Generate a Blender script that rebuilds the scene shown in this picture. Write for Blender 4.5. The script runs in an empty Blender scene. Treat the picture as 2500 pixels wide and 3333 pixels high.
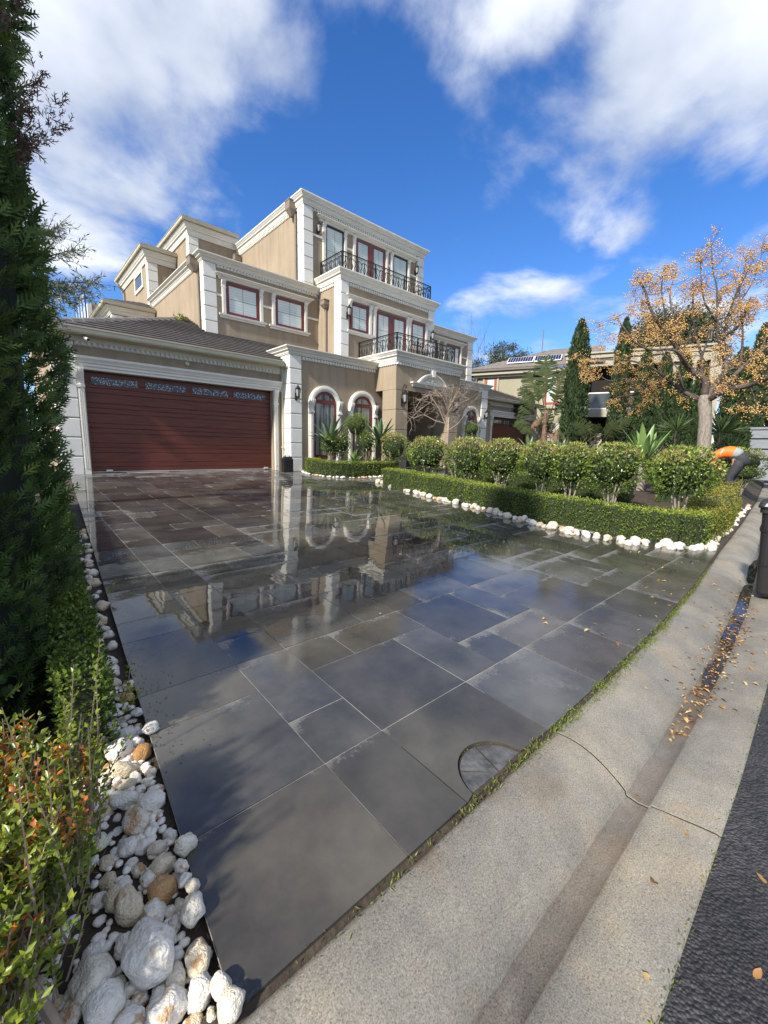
import bpy, bmesh, math, random
import numpy as np
from mathutils import Vector, Matrix
R = math.radians
sc = bpy.context.scene
COL = sc.collection

# ------------------------------------------------------------------ camera
EYE = 0.77                      # eye height above the house floor level (z = 0)
def cam_axes(yaw, pitch, roll):
    f = np.array([math.sin(yaw)*math.cos(pitch), math.cos(yaw)*math.cos(pitch), -math.sin(pitch)])
    r = np.array([math.cos(yaw), -math.sin(yaw), 0.0]); u = np.cross(r, f)
    c, s = math.cos(roll), math.sin(roll)
    return c*r + s*u, -s*r + c*u, f
cr, cu, cf = cam_axes(0.735741833, 0.152579691, 0.0204521707)
cam_d = bpy.data.cameras.new("camera"); cam = bpy.data.objects.new("camera", cam_d); COL.objects.link(cam)
m = Matrix(((cr[0], cu[0], -cf[0], 0), (cr[1], cu[1], -cf[1], 0), (cr[2], cu[2], -cf[2], EYE), (0, 0, 0, 1)))
cam.matrix_world = m
cam_d.sensor_fit = 'HORIZONTAL'; cam_d.sensor_width = 36; cam_d.lens = 36*1353.46/2500
cam_d.clip_start = 0.02; cam_d.clip_end = 3000
sc.camera = cam

# ------------------------------------------------------------------ light
SUN = Vector((-0.80, -0.13, 0.62)).normalized()
sun_d = bpy.data.lights.new("sun", 'SUN'); sun = bpy.data.objects.new("sun", sun_d); COL.objects.link(sun)
sun_d.energy = 2.3; sun_d.angle = R(2.5); sun_d.color = (1.0, 0.93, 0.82)
sun.rotation_euler = SUN.to_track_quat('Z', 'Y').to_euler()
sc.view_settings.view_transform = 'Standard'; sc.view_settings.look = 'None'
sc.view_settings.gamma = 1; sc.view_settings.use_curve_mapping = False
sc.view_settings.exposure = 1.68
sc.render.engine = 'CYCLES'
sc.cycles.max_bounces = 6; sc.cycles.diffuse_bounces = 3; sc.cycles.glossy_bounces = 3
sc.cycles.transparent_max_bounces = 8; sc.cycles.transmission_bounces = 3
sc.cycles.caustics_reflective = False; sc.cycles.caustics_refractive = False
sc.cycles.use_denoising = True
sc.cycles.sample_clamp_indirect = 6

def nn(nt, typ, **kw):
    n = nt.nodes.new(typ)
    for k, v in kw.items():
        if k.startswith('i_'):
            n.inputs[k[2:].replace('_', ' ')].default_value = v
        else:
            setattr(n, k, v)
    return n
def math_n(nt, op, a, b=None, clamp=False):
    n = nt.nodes.new('ShaderNodeMath'); n.operation = op; n.use_clamp = clamp
    for i, v in enumerate((a, b)):
        if v is None: continue
        if isinstance(v, (int, float)): n.inputs[i].default_value = v
        else: nt.links.new(v, n.inputs[i])
    return n.outputs[0]

# ------------------------------------------------------------------ world: sky with clouds by direction
w = bpy.data.worlds.new("World"); sc.world = w; w.use_nodes = True
nt = w.node_tree; nt.nodes.clear(); L = nt.links.new
out = nn(nt, 'ShaderNodeOutputWorld'); bg = nn(nt, 'ShaderNodeBackground'); bg.inputs['Strength'].default_value = 0.1
sky = nn(nt, 'ShaderNodeTexSky', sky_type='NISHITA', sun_disc=False)
sky.sun_elevation = math.asin(SUN.z); sky.sun_rotation = math.atan2(SUN.x, SUN.y)
sky.altitude = 50; sky.air_density = 1.0; sky.dust_density = 0.3; sky.ozone_density = 3.0
hs = nn(nt, 'ShaderNodeHueSaturation'); hs.inputs['Saturation'].default_value = 1.22; hs.inputs['Value'].default_value = 0.66
hs.inputs['Hue'].default_value = 0.502
tint = nn(nt, 'ShaderNodeVectorMath', operation='MULTIPLY'); L(sky.outputs[0], tint.inputs[0]); tint.inputs[1].default_value = (0.84, 0.85, 0.98)
L(tint.outputs[0], hs.inputs['Color'])
tc = nn(nt, 'ShaderNodeTexCoord')
nrm = nn(nt, 'ShaderNodeVectorMath', operation='NORMALIZE'); L(tc.outputs['Generated'], nrm.inputs[0])
sep = nn(nt, 'ShaderNodeSeparateXYZ'); L(nrm.outputs[0], sep.inputs[0])
# cloud layer seen in perspective: p = (x, y) / (z + 0.25)
zz = math_n(nt, 'MAXIMUM', math_n(nt, 'ADD', sep.outputs[2], 0.25), 0.06)
px = math_n(nt, 'DIVIDE', sep.outputs[0], zz); py = math_n(nt, 'DIVIDE', sep.outputs[1], zz)
cmb = nn(nt, 'ShaderNodeCombineXYZ'); L(px, cmb.inputs[0]); L(py, cmb.inputs[1])
n1 = nn(nt, 'ShaderNodeTexNoise', noise_dimensions='3D'); n1.inputs['Scale'].default_value = 1.7; n1.inputs['Detail'].default_value = 9
n1.inputs['Roughness'].default_value = 0.58; n1.inputs['Distortion'].default_value = 0.25; L(cmb.outputs[0], n1.inputs['Vector'])
nw = nn(nt, 'ShaderNodeTexNoise', noise_dimensions='3D'); nw.inputs['Scale'].default_value = 2.2; nw.inputs['Detail'].default_value = 4; L(cmb.outputs[0], nw.inputs['Vector'])
wv1 = nn(nt, 'ShaderNodeVectorMath', operation='SUBTRACT'); L(nw.outputs['Color'], wv1.inputs[0]); wv1.inputs[1].default_value = (.5, .5, .5)
wv2 = nn(nt, 'ShaderNodeVectorMath', operation='SCALE'); L(wv1.outputs[0], wv2.inputs[0]); wv2.inputs['Scale'].default_value = 0.26
warp = nn(nt, 'ShaderNodeVectorMath', operation='ADD'); L(nrm.outputs[0], warp.inputs[0]); L(wv2.outputs[0], warp.inputs[1])
def cdir(x, y):
    v = np.array(cr)*((x-1250)/1353.46) + np.array(cu)*(-(y-1666.5)/1353.46) + np.array(cf)
    return v/np.linalg.norm(v)
def blob(x, y, rad, wt=1.0):
    d = cdir(x, y)
    dt = nn(nt, 'ShaderNodeVectorMath', operation='DISTANCE'); L(warp.outputs[0], dt.inputs[0]); dt.inputs[1].default_value = tuple(d)
    q = math_n(nt, 'DIVIDE', dt.outputs['Value'], rad)
    return math_n(nt, 'MULTIPLY', math_n(nt, 'EXPONENT', math_n(nt, 'MULTIPLY', math_n(nt, 'MULTIPLY', q, q), -1.6)), wt)
CLOUDS = [(300, 200, .36, 1), (620, 170, .27, 1), (250, 520, .28, 1), (820, 260, .22, .9), (480, 500, .20, .9), (0, 300, .34, 1), (960, 330, .16, .7), (400, 680, .15, .85), (40, 700, .2, .9),
          (2150, 100, .26, 1), (2450, 180, .26, 1), (2050, 330, .24, .95), (1780, 330, .22, .8), (2250, 440, .20, .9), (1560, 360, .18, .68), (1950, 520, .18, .78), (2090, 690, .14, .66), (2600, 40, .22, 1), (2440, 450, .18, .75),
          (1420, 0, .24, .72), (1150, -100, .24, .7), (1750, 60, .24, .74),
          (1720, 1080, .17, .60), (1950, 1010, .17, .70), (2120, 1080, .16, .72), (2180, 880, .14, .62), (1600, 1050, .11, .62), (2330, 1130, .17, .7), (2480, 900, .14, .6)]
dens = None
for c in CLOUDS:
    b = blob(*c)
    dens = b if dens is None else math_n(nt, 'MAXIMUM', dens, b)
dens = math_n(nt, 'MINIMUM', dens, 1.15)
# cloud continues over the unseen sky, cover raised there to whiten the light
n2 = nn(nt, 'ShaderNodeTexNoise', noise_dimensions='3D'); n2.inputs['Scale'].default_value = 0.9; n2.inputs['Detail'].default_value = 2
L(cmb.outputs[0], n2.inputs['Vector'])
fwd = nn(nt, 'ShaderNodeVectorMath', operation='DOT_PRODUCT'); L(nrm.outputs[0], fwd.inputs[0]); fwd.inputs[1].default_value = tuple(cdir(1250, 900))
away = math_n(nt, 'MULTIPLY', math_n(nt, 'SUBTRACT', 0.62, fwd.outputs['Value'], True), 5.0, True)
gen = math_n(nt, 'MULTIPLY', math_n(nt, 'SUBTRACT', n2.outputs['Fac'], 0.30, True), math_n(nt, 'MULTIPLY', away, 4.5))
dens = math_n(nt, 'MAXIMUM', dens, gen)
edge = math_n(nt, 'MULTIPLY', math_n(nt, 'SUBTRACT', n1.outputs['Fac'], 0.5), 2.5)
dsum = math_n(nt, 'ADD', math_n(nt, 'MULTIPLY', dens, 1.0), edge)
mr = nn(nt, 'ShaderNodeMapRange', interpolation_type='SMOOTHSTEP'); mr.inputs['From Min'].default_value = 0.40; mr.inputs['From Max'].default_value = 0.92
L(dsum, mr.inputs['Value'])
up = nn(nt, 'ShaderNodeMapRange', interpolation_type='SMOOTHSTEP'); up.inputs['From Min'].default_value = 0.0; up.inputs['From Max'].default_value = 0.12
L(sep.outputs[2], up.inputs['Value'])
cov = math_n(nt, 'MULTIPLY', mr.outputs[0], math_n(nt, 'MULTIPLY', up.outputs[0], 0.93))
n3 = nn(nt, 'ShaderNodeTexNoise', noise_dimensions='3D'); n3.inputs['Scale'].default_value = 1.7; n3.inputs['Detail'].default_value = 5
n3.inputs['Roughness'].default_value = 0.5; L(cmb.outputs[0], n3.inputs['Vector'])
crp = nn(nt, 'ShaderNodeValToRGB'); L(n3.outputs['Fac'], crp.inputs[0])
e = crp.color_ramp.elements; e[0].position = 0.40; e[0].color = (1.7, 1.95, 2.5, 1); e[1].position = 0.60; e[1].color = (3.4, 3.55, 3.8, 1)
mx = nn(nt, 'ShaderNodeMix', data_type='RGBA'); L(cov, mx.inputs[0]); L(hs.outputs[0], mx.inputs[6]); L(crp.outputs[0], mx.inputs[7])
L(mx.outputs[2], bg.inputs['Color']); L(bg.outputs[0], out.inputs[0])

# ------------------------------------------------------------------ object helpers
def tag(o, label=None, cat=None, group=None, kind=None):
    if label: o['label'] = label
    if cat: o['category'] = cat
    if group: o['group'] = group
    if kind: o['kind'] = kind
    return o
def thing(name, label, cat, loc=(0, 0, 0), rotz=0, group=None):
    o = bpy.data.objects.new(name, None); COL.objects.link(o); o.empty_display_size = 0.2
    o.location = loc; o.rotation_euler = (0, 0, rotz)
    return tag(o, label, cat, group)
def wloc(o):
    v = Vector((0, 0, 0))
    while o is not None:
        v += o.location; o = o.parent
    return v
def link(name, me, mat=None, parent=None, loc=None):
    o = bpy.data.objects.new(name, me); COL.objects.link(o)
    if mat is not None and len(me.materials) == 0:
        for mm in (mat if isinstance(mat, (list, tuple)) else [mat]): me.materials.append(mm)
    if parent is not None: o.parent = parent
    if loc is not None: o.location = loc
    return o
def copy_tree(o, parent=None):
    c = o.copy(); COL.objects.link(c)
    if parent is not None: c.parent = parent
    for ch in o.children: copy_tree(ch, c)
    return c

class MB:
    """collects simple solids in world (or local) coordinates and links them as ONE mesh object"""
    def __init__(s): s.v = []; s.f = []; s.mi = []; s.cur = 0
    def add(s, vs, fs):
        b = len(s.v); s.v.extend([tuple(p) for p in vs]); s.f.extend([tuple(i+b for i in f) for f in fs]); s.mi.extend([s.cur]*len(fs))
        return s
    def box(s, x0, x1, y0, y1, z0, z1):
        if x0 > x1: x0, x1 = x1, x0
        if y0 > y1: y0, y1 = y1, y0
        if z0 > z1: z0, z1 = z1, z0
        return s.add([(x0,y0,z0),(x1,y0,z0),(x1,y1,z0),(x0,y1,z0),(x0,y0,z1),(x1,y0,z1),(x1,y1,z1),(x0,y1,z1)],
                     [(0,3,2,1),(4,5,6,7),(0,1,5,4),(1,2,6,5),(2,3,7,6),(3,0,4,7)])
    def bbox(s, x0, x1, y0, y1, z0, z1, c=0.01):
        """box with chamfered front (-y) and side edges"""
        return s.add([(x0+c,y0,z0+c),(x1-c,y0,z0+c),(x1-c,y0,z1-c),(x0+c,y0,z1-c),
                      (x0,y0+c,z0),(x1,y0+c,z0),(x1,y0+c,z1),(x0,y0+c,z1),
                      (x0,y1,z0),(x1,y1,z0),(x1,y1,z1),(x0,y1,z1)],
                     [(0,1,2,3),(0,4,5,1),(1,5,6,2),(2,6,7,3),(3,7,4,0),(4,8,9,5),(5,9,10,6),(6,10,11,7),(7,11,8,4),(8,11,10,9)])
    def prism(s, poly, z0, z1):
        n = len(poly)
        vs = [(p[0], p[1], z0) for p in poly] + [(p[0], p[1], z1) for p in poly]
        return s.add(vs, [tuple(range(n-1, -1, -1)), tuple(range(n, 2*n))] + [(i, (i+1) % n, n+(i+1) % n, n+i) for i in range(n)])
    def extr_y(s, poly, y0, y1):
        """poly in (x, z), counter-clockwise seen from -y; extruded from y0 (front) to y1"""
        n = len(poly)
        vs = [(p[0], y0, p[1]) for p in poly] + [(p[0], y1, p[1]) for p in poly]
        return s.add(vs, [tuple(range(n)), tuple(range(2*n-1, n-1, -1))] + [((i+1) % n, i, n+i, n+(i+1) % n) for i in range(n)])
    def extr_x(s, poly, x0, x1):
        """poly in (y, z)"""
        n = len(poly)
        vs = [(x0, p[0], p[1]) for p in poly] + [(x1, p[0], p[1]) for p in poly]
        return s.add(vs, [tuple(range(n-1, -1, -1)), tuple(range(n, 2*n))] + [(i, (i+1) % n, n+(i+1) % n, n+i) for i in range(n)])
    def tube(s, pts, rad, n=6, cap=True):
        pts = [Vector(p) for p in pts]; k = len(pts)
        if isinstance(rad, (int, float)): rad = [rad]*k
        t = (pts[1]-pts[0]).normalized(); up = Vector((0, 0, 1)) if abs(t.z) < 0.9 else Vector((1, 0, 0))
        a = t.cross(up).normalized(); vs = []
        for i, p in enumerate(pts):
            t2 = (pts[min(i+1, k-1)] - pts[max(i-1, 0)])
            if t2.length > 1e-9: t2.normalize()
            else: t2 = t
            a = (a - t2*a.dot(t2)); a = a.normalized() if a.length > 1e-6 else t2.orthogonal().normalized()
            b = t2.cross(a)
            for j in range(n):
                q = 2*math.pi*j/n
                vs.append(p + (a*math.cos(q) + b*math.sin(q))*rad[i])
        fs = [(i*n+j, i*n+(j+1) % n, (i+1)*n+(j+1) % n, (i+1)*n+j) for i in range(k-1) for j in range(n)]
        if cap: fs += [tuple(range(n-1, -1, -1)), tuple((k-1)*n+j for j in range(n))]
        return s.add(vs, fs)
    def lathe(s, prof, cx=0, cy=0, cz=0, n=12, rot=0.0):
        vs = []
        for r_, z in prof:
            for j in range(n):
                q = 2*math.pi*j/n + rot
                vs.append((cx+r_*math.cos(q), cy+r_*math.sin(q), cz+z))
        k = len(prof)
        fs = [(i*n+j, i*n+(j+1) % n, (i+1)*n+(j+1) % n, (i+1)*n+j) for i in range(k-1) for j in range(n)]
        fs += [tuple(range(n-1, -1, -1)), tuple((k-1)*n+j for j in range(n))]
        return s.add(vs, fs)
    def sweep(s, path, prof, ends=True):
        """profile (out, z) swept along an XY path with mitred corners; outward is to the right of travel"""
        P = [Vector((p[0], p[1])) for p in path]; k = len(P); n = len(prof); vs = []
        for i in range(k):
            d0 = (P[i]-P[i-1]).normalized() if i > 0 else None
            d1 = (P[i+1]-P[i]).normalized() if i < k-1 else None
            if d0 is None: d0 = d1
            if d1 is None: d1 = d0
            n0 = Vector((d0.y, -d0.x)); n1_ = Vector((d1.y, -d1.x))
            mi = (n0+n1_); mi = mi/max(1e-6, mi.dot(n0)) if mi.length > 1e-6 else n0
            for o_, z in prof: vs.append((P[i].x+mi.x*o_, P[i].y+mi.y*o_, z))
        fs = [(i*n+j, i*n+(j+1) % n, (i+1)*n+(j+1) % n, (i+1)*n+j) for i in range(k-1) for j in range(n)]
        fs = [tuple(reversed(f)) for f in fs]
        if ends: fs += [tuple(range(n)), tuple(range(k*n-1, (k-1)*n-1, -1))]
        return s.add(vs, fs)
    def build(s, name, mat, parent=None, smooth=False, world=True, loc=None):
        me = bpy.data.meshes.new(name)
        off = wloc(parent) if (parent is not None and world) else Vector((0, 0, 0))
        if loc is not None: off = off + Vector(loc)
        me.from_pydata([(p[0]-off.x, p[1]-off.y, p[2]-off.z) for p in s.v], [], s.f)
        if isinstance(mat, (list, tuple)):
            for mm in mat: me.materials.append(mm)
            me.polygons.foreach_set('material_index', s.mi)
        else: me.materials.append(mat)
        if smooth: me.polygons.foreach_set('use_smooth', [True]*len(me.polygons))
        me.update()
        bmx = bmesh.new(); bmx.from_mesh(me); bmesh.ops.recalc_face_normals(bmx, faces=bmx.faces); bmx.to_mesh(me); bmx.free()
        o = link(name, me, None, parent)
        if loc is not None: o.location = loc
        return o

def npmesh(name, V, F, rnd=None, smooth=False):
    """fast mesh from numpy arrays: V (n,3), F (m,k)"""
    V = np.asarray(V, dtype=np.float32); F = np.asarray(F, dtype=np.int32)
    me = bpy.data.meshes.new(name); me.vertices.add(len(V)); me.vertices.foreach_set('co', V.ravel())
    mm, k = F.shape
    me.loops.add(mm*k); me.loops.foreach_set('vertex_index', F.ravel())
    me.polygons.add(mm); me.polygons.foreach_set('loop_start', np.arange(mm, dtype=np.int32)*k)
    try: me.polygons.foreach_set('loop_total', np.full(mm, k, dtype=np.int32))
    except Exception: pass
    if smooth: me.polygons.foreach_set('use_smooth', np.ones(mm, dtype=bool))
    me.update(calc_edges=True); me.validate()
    if rnd is not None:
        at = me.attributes.new('rnd', 'FLOAT', 'POINT'); at.data.foreach_set('value', np.asarray(rnd, dtype=np.float32))
    return me

rng = np.random.default_rng(7)
def unit(v): return v/np.maximum(1e-9, np.linalg.norm(v, axis=-1, keepdims=True))
def leaf_arrays(P, A, N, ln, wd, rnd=None, fold=0.25):
    """P base points, A axis directions, N rough normals, ln lengths, wd widths: diamond leaves folded on the midrib"""
    n = len(P); A = unit(A); S = unit(np.cross(A, N) + 1e-6); Nn = np.cross(S, A)
    ln = np.broadcast_to(np.asarray(ln, float), (n,))[:, None]; wd = np.broadcast_to(np.asarray(wd, float), (n,))[:, None]
    mid = P + A*ln*0.45
    v = np.stack([P, mid + S*wd*0.5 + Nn*wd*fold, P + A*ln, mid - S*wd*0.5 + Nn*wd*fold], axis=1).reshape(-1, 3)
    b = np.arange(n)[:, None]*4
    F = np.concatenate([b+np.array([0, 2, 1]), b+np.array([0, 3, 2])], axis=0)
    r = rng.random(n) if rnd is None else rnd
    return v, F, np.repeat(r, 4)
def rdirs(n): return unit(rng.normal(size=(n, 3)))

# ------------------------------------------------------------------ materials
MATS = {}
def mat_new(name):
    mt = bpy.data.materials.new(name); mt.use_nodes = True; t = mt.node_tree; b = t.nodes['Principled BSDF']; MATS[name] = mt
    return mt, t, b
def setin(b, k, v):
    if k in b.inputs: b.inputs[k].default_value = v
def simple(name, col, rough=0.6, metal=0.0, spec=0.5, col2=None, scale=6.0, bump=0.0, bscale=40.0, coat=0.0, detail=4, var=0.0, stretch=None, island=False):
    mt, t, b = mat_new(name); l = t.links.new
    setin(b, 'Roughness', rough); setin(b, 'Metallic', metal); setin(b, 'Specular IOR Level', spec); setin(b, 'Coat Weight', coat); setin(b, 'Coat Roughness', 0.05)
    c4 = (*col, 1)
    if col2 is None and not var: setin(b, 'Base Color', c4)
    tcn = nn(t, 'ShaderNodeTexCoord'); src = tcn.outputs['Object']
    if stretch:
        mp = nn(t, 'ShaderNodeMapping'); l(src, mp.inputs[0]); mp.inputs['Scale'].default_value = stretch; src = mp.outputs[0]
    cur = None
    if col2 is not None:
        nz = nn(t, 'ShaderNodeTexNoise'); nz.inputs['Scale'].default_value = scale; nz.inputs['Detail'].default_value = detail; nz.inputs['Roughness'].default_value = 0.6
        l(src, nz.inputs['Vector']); cr_ = nn(t, 'ShaderNodeValToRGB'); l(nz.outputs['Fac'], cr_.inputs[0])
        cr_.color_ramp.elements[0].position = 0.32; cr_.color_ramp.elements[0].color = c4
        cr_.color_ramp.elements[1].position = 0.68; cr_.color_ramp.elements[1].color = (*col2, 1); cur = cr_.outputs[0]
    if var:
        oi = nn(t, 'ShaderNodeObjectInfo'); h = nn(t, 'ShaderNodeHueSaturation')
        h.inputs['Color'].default_value = c4
        if cur is not None: l(cur, h.inputs['Color'])
        l(math_n(t, 'ADD', 1-var/2, math_n(t, 'MULTIPLY', oi.outputs['Random'], var)), h.inputs['Value']); cur = h.outputs[0]
    if cur is not None: l(cur, b.inputs['Base Color'])
    if bump:
        n_ = nn(t, 'ShaderNodeTexNoise'); n_.inputs['Scale'].default_value = bscale; n_.inputs['Detail'].default_value = 5
        l(tcn.outputs['Object'], n_.inputs['Vector']); bp = nn(t, 'ShaderNodeBump'); bp.inputs['Strength'].default_value = bump; bp.inputs['Distance'].default_value = 0.01
        l(n_.outputs['Fac'], bp.inputs['Height']); l(bp.outputs[0], b.inputs['Normal'])
    return mt
def leaf_mat(name, cols, rough=0.45, trans=0.25, spec=0.4):
    mt, t, b = mat_new(name); l = t.links.new
    at = nn(t, 'ShaderNodeAttribute', attribute_name='rnd'); cr_ = nn(t, 'ShaderNodeValToRGB'); l(at.outputs['Fac'], cr_.inputs[0])
    el = cr_.color_ramp.elements
    el[0].position = cols[0][0]; el[0].color = (*cols[0][1], 1); el[1].position = cols[-1][0]; el[1].color = (*cols[-1][1], 1)
    for p_, c_ in cols[1:-1]:
        q = el.new(p_); q.color = (*c_, 1)
    l(cr_.outputs[0], b.inputs['Base Color']); setin(b, 'Roughness', rough); setin(b, 'Specular IOR Level', spec)
    if trans:
        tr = nn(t, 'ShaderNodeBsdfTranslucent'); mxs = nn(t, 'ShaderNodeMixShader'); mxs.inputs[0].default_value = trans
        hs_ = nn(t, 'ShaderNodeHueSaturation'); hs_.inputs['Value'].default_value = 1.3; l(cr_.outputs[0], hs_.inputs['Color']); l(hs_.outputs[0], tr.inputs['Color'])
        l(b.outputs[0], mxs.inputs[1]); l(tr.outputs[0], mxs.inputs[2]); l(mxs.outputs[0], t.nodes['Material Output'].inputs['Surface'])
    return mt

def stucco():
    mt, t, b = mat_new('tan_render'); l = t.links.new
    tcn = nn(t, 'ShaderNodeTexCoord')
    a = nn(t, 'ShaderNodeTexNoise'); a.inputs['Scale'].default_value = 0.9; a.inputs['Detail'].default_value = 6; a.inputs['Roughness'].default_value = 0.65; l(tcn.outputs['Object'], a.inputs['Vector'])
    mp = nn(t, 'ShaderNodeMapping'); mp.inputs['Scale'].default_value = (3.5, 3.5, 0.35); l(tcn.outputs['Object'], mp.inputs[0])
    st = nn(t, 'ShaderNodeTexNoise'); st.inputs['Scale'].default_value = 1.6; st.inputs['Detail'].default_value = 5; l(mp.outputs[0], st.inputs['Vector'])
    cr_ = nn(t, 'ShaderNodeValToRGB'); l(a.outputs['Fac'], cr_.inputs[0])
    cr_.color_ramp.elements[0].position = 0.3; cr_.color_ramp.elements[0].color = (0.30, 0.243, 0.172, 1)
    cr_.color_ramp.elements[1].position = 0.72; cr_.color_ramp.elements[1].color = (0.365, 0.298, 0.215, 1)
    c2 = nn(t, 'ShaderNodeValToRGB'); l(st.outputs['Fac'], c2.inputs[0])
    c2.color_ramp.elements[0].position = 0.34; c2.color_ramp.elements[0].color = (0.87, 0.86, 0.84, 1)
    c2.color_ramp.elements[1].position = 0.56; c2.color_ramp.elements[1].color = (1, 1, 1, 1)
    mu = nn(t, 'ShaderNodeMix', data_type='RGBA', blend_type='MULTIPLY'); mu.inputs[0].default_value = 1
    l(cr_.outputs[0], mu.inputs[6]); l(c2.outputs[0], mu.inputs[7]); l(mu.outputs[2], b.inputs['Base Color'])
    setin(b, 'Roughness', 0.88); setin(b, 'Specular IOR Level', 0.25)
    f = nn(t, 'ShaderNodeTexNoise'); f.inputs['Scale'].default_value = 160; f.inputs['Detail'].default_value = 3; l(tcn.outputs['Object'], f.inputs['Vector'])
    bp = nn(t, 'ShaderNodeBump'); bp.inputs['Strength'].default_value = 0.35; bp.inputs['Distance'].default_value = 0.006; l(f.outputs['Fac'], bp.inputs['Height']); l(bp.outputs[0], b.inputs['Normal'])
    return mt
M_TAN = stucco()
M_WHITE = simple('white_moulding', (0.68, 0.66, 0.595), 0.7, col2=(0.76, 0.74, 0.675), scale=2.2, bump=0.12, bscale=60)
M_GROOVE = simple('quoin_groove', (0.26, 0.25, 0.23), 0.9)
M_QUOIN = simple('white_quoin', (0.67, 0.665, 0.62), 0.75, col2=(0.76, 0.75, 0.70), scale=1.5, bump=0.2, bscale=70, var=0.05)
M_CREAM = simple('cream_gutter', (0.50, 0.46, 0.34), 0.5, col2=(0.57, 0.53, 0.41), scale=3)
M_BROWN = simple('brown_pipe', (0.19, 0.155, 0.12), 0.6, col2=(0.23, 0.19, 0.15), scale=4)
M_RED = simple('oxblood_frame', (0.115, 0.018, 0.016), 0.38, col2=(0.15, 0.026, 0.022), scale=3)
M_TILE = simple('grey_roof_tile', (0.13, 0.117, 0.105), 0.75, col2=(0.21, 0.19, 0.172), scale=7, bump=0.4, bscale=30, var=0.2)
M_IRON = simple('black_iron', (0.012, 0.012, 0.013), 0.42, metal=0.3)
M_RAILGREY = simple('iron_scroll', (0.018, 0.018, 0.018), 0.5, metal=0.2)
M_LANT = simple('lantern_glass', (0.30, 0.31, 0.31), 0.12, spec=0.8)
M_DARK = simple('dark_void', (0.012, 0.011, 0.010), 0.9)
M_SOIL = simple('dark_soil', (0.030, 0.022, 0.015), 0.9, col2=(0.06, 0.045, 0.03), scale=14, bump=0.9, bscale=50)
M_SHADEWALL = M_TAN
M_BARK = simple('grey_bark', (0.16, 0.135, 0.11), 0.9, col2=(0.30, 0.27, 0.23), scale=9, bump=1.0, bscale=18, stretch=(3, 3, 0.7))
M_BARKD = simple('dark_bark', (0.06, 0.045, 0.038), 0.9, col2=(0.13, 0.10, 0.085), scale=9, bump=0.8, bscale=25)
M_TWIG = simple('pale_twig', (0.22, 0.17, 0.13), 0.85, col2=(0.32, 0.26, 0.21), scale=12)
M_PALEBARK = simple('pale_stem', (0.34, 0.30, 0.25), 0.85, col2=(0.22, 0.19, 0.16), scale=14)
M_BLACKPL = simple('black_plastic', (0.016, 0.016, 0.017), 0.38)
M_OLIVEWALL = simple('olive_render', (0.29, 0.275, 0.195), 0.85, col2=(0.34, 0.32, 0.235), scale=0.8, bump=0.15, bscale=100)
M_OLIVETRIM = simple('olive_trim', (0.33, 0.31, 0.24), 0.8, col2=(0.39, 0.365, 0.29), scale=1.0)
M_REDORANGE = simple('red_timber', (0.25, 0.055, 0.03), 0.5, col2=(0.30, 0.075, 0.04), scale=3)

def glass_blind(name='blind_glass'):
    mt, t, b = mat_new(name); l = t.links.new
    tcn = nn(t, 'ShaderNodeTexCoord'); sx = nn(t, 'ShaderNodeSeparateXYZ'); l(tcn.outputs['Object'], sx.inputs[0])
    s_ = math_n(t, 'SINE', math_n(t, 'MULTIPLY', sx.outputs[2], 70.0))
    cr_ = nn(t, 'ShaderNodeValToRGB'); l(math_n(t, 'ADD', math_n(t, 'MULTIPLY', s_, 0.5), 0.5), cr_.inputs[0])
    cr_.color_ramp.elements[0].color = (0.46, 0.53, 0.50, 1); cr_.color_ramp.elements[1].color = (0.55, 0.62, 0.585, 1)
    l(cr_.outputs[0], b.inputs['Base Color']); setin(b, 'Roughness', 0.06); setin(b, 'Specular IOR Level', 0.9)
    n_ = nn(t, 'ShaderNodeTexNoise'); n_.inputs['Scale'].default_value = 1.2; l(tcn.outputs['Object'], n_.inputs['Vector'])
    bp = nn(t, 'ShaderNodeBump'); bp.inputs['Strength'].default_value = 0.12; bp.inputs['Distance'].default_value = 0.05; l(n_.outputs['Fac'], bp.inputs['Height']); l(bp.outputs[0], b.inputs['Normal'])
    return mt
M_BLIND = glass_blind()
def curtain():
    mt, t, b = mat_new('curtain_glass'); l = t.links.new
    tcn = nn(t, 'ShaderNodeTexCoord'); mp = nn(t, 'ShaderNodeMapping'); mp.inputs['Scale'].default_value = (14, 1, 0.6); l(tcn.outputs['Object'], mp.inputs[0])
    n_ = nn(t, 'ShaderNodeTexNoise'); n_.inputs['Scale'].default_value = 1.0; n_.inputs['Detail'].default_value = 2; l(mp.outputs[0], n_.inputs['Vector'])
    cr_ = nn(t, 'ShaderNodeValToRGB'); l(n_.outputs['Fac'], cr_.inputs[0])
    cr_.color_ramp.elements[0].position = 0.38; cr_.color_ramp.elements[0].color = (0.055, 0.06, 0.055, 1); cr_.color_ramp.elements[1].position = 0.6; cr_.color_ramp.elements[1].color = (0.30, 0.32, 0.29, 1)
    l(cr_.outputs[0], b.inputs['Base Color']); setin(b, 'Roughness', 0.06); setin(b, 'Specular IOR Level', 0.8)
    return mt
M_CURT = curtain()
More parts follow.
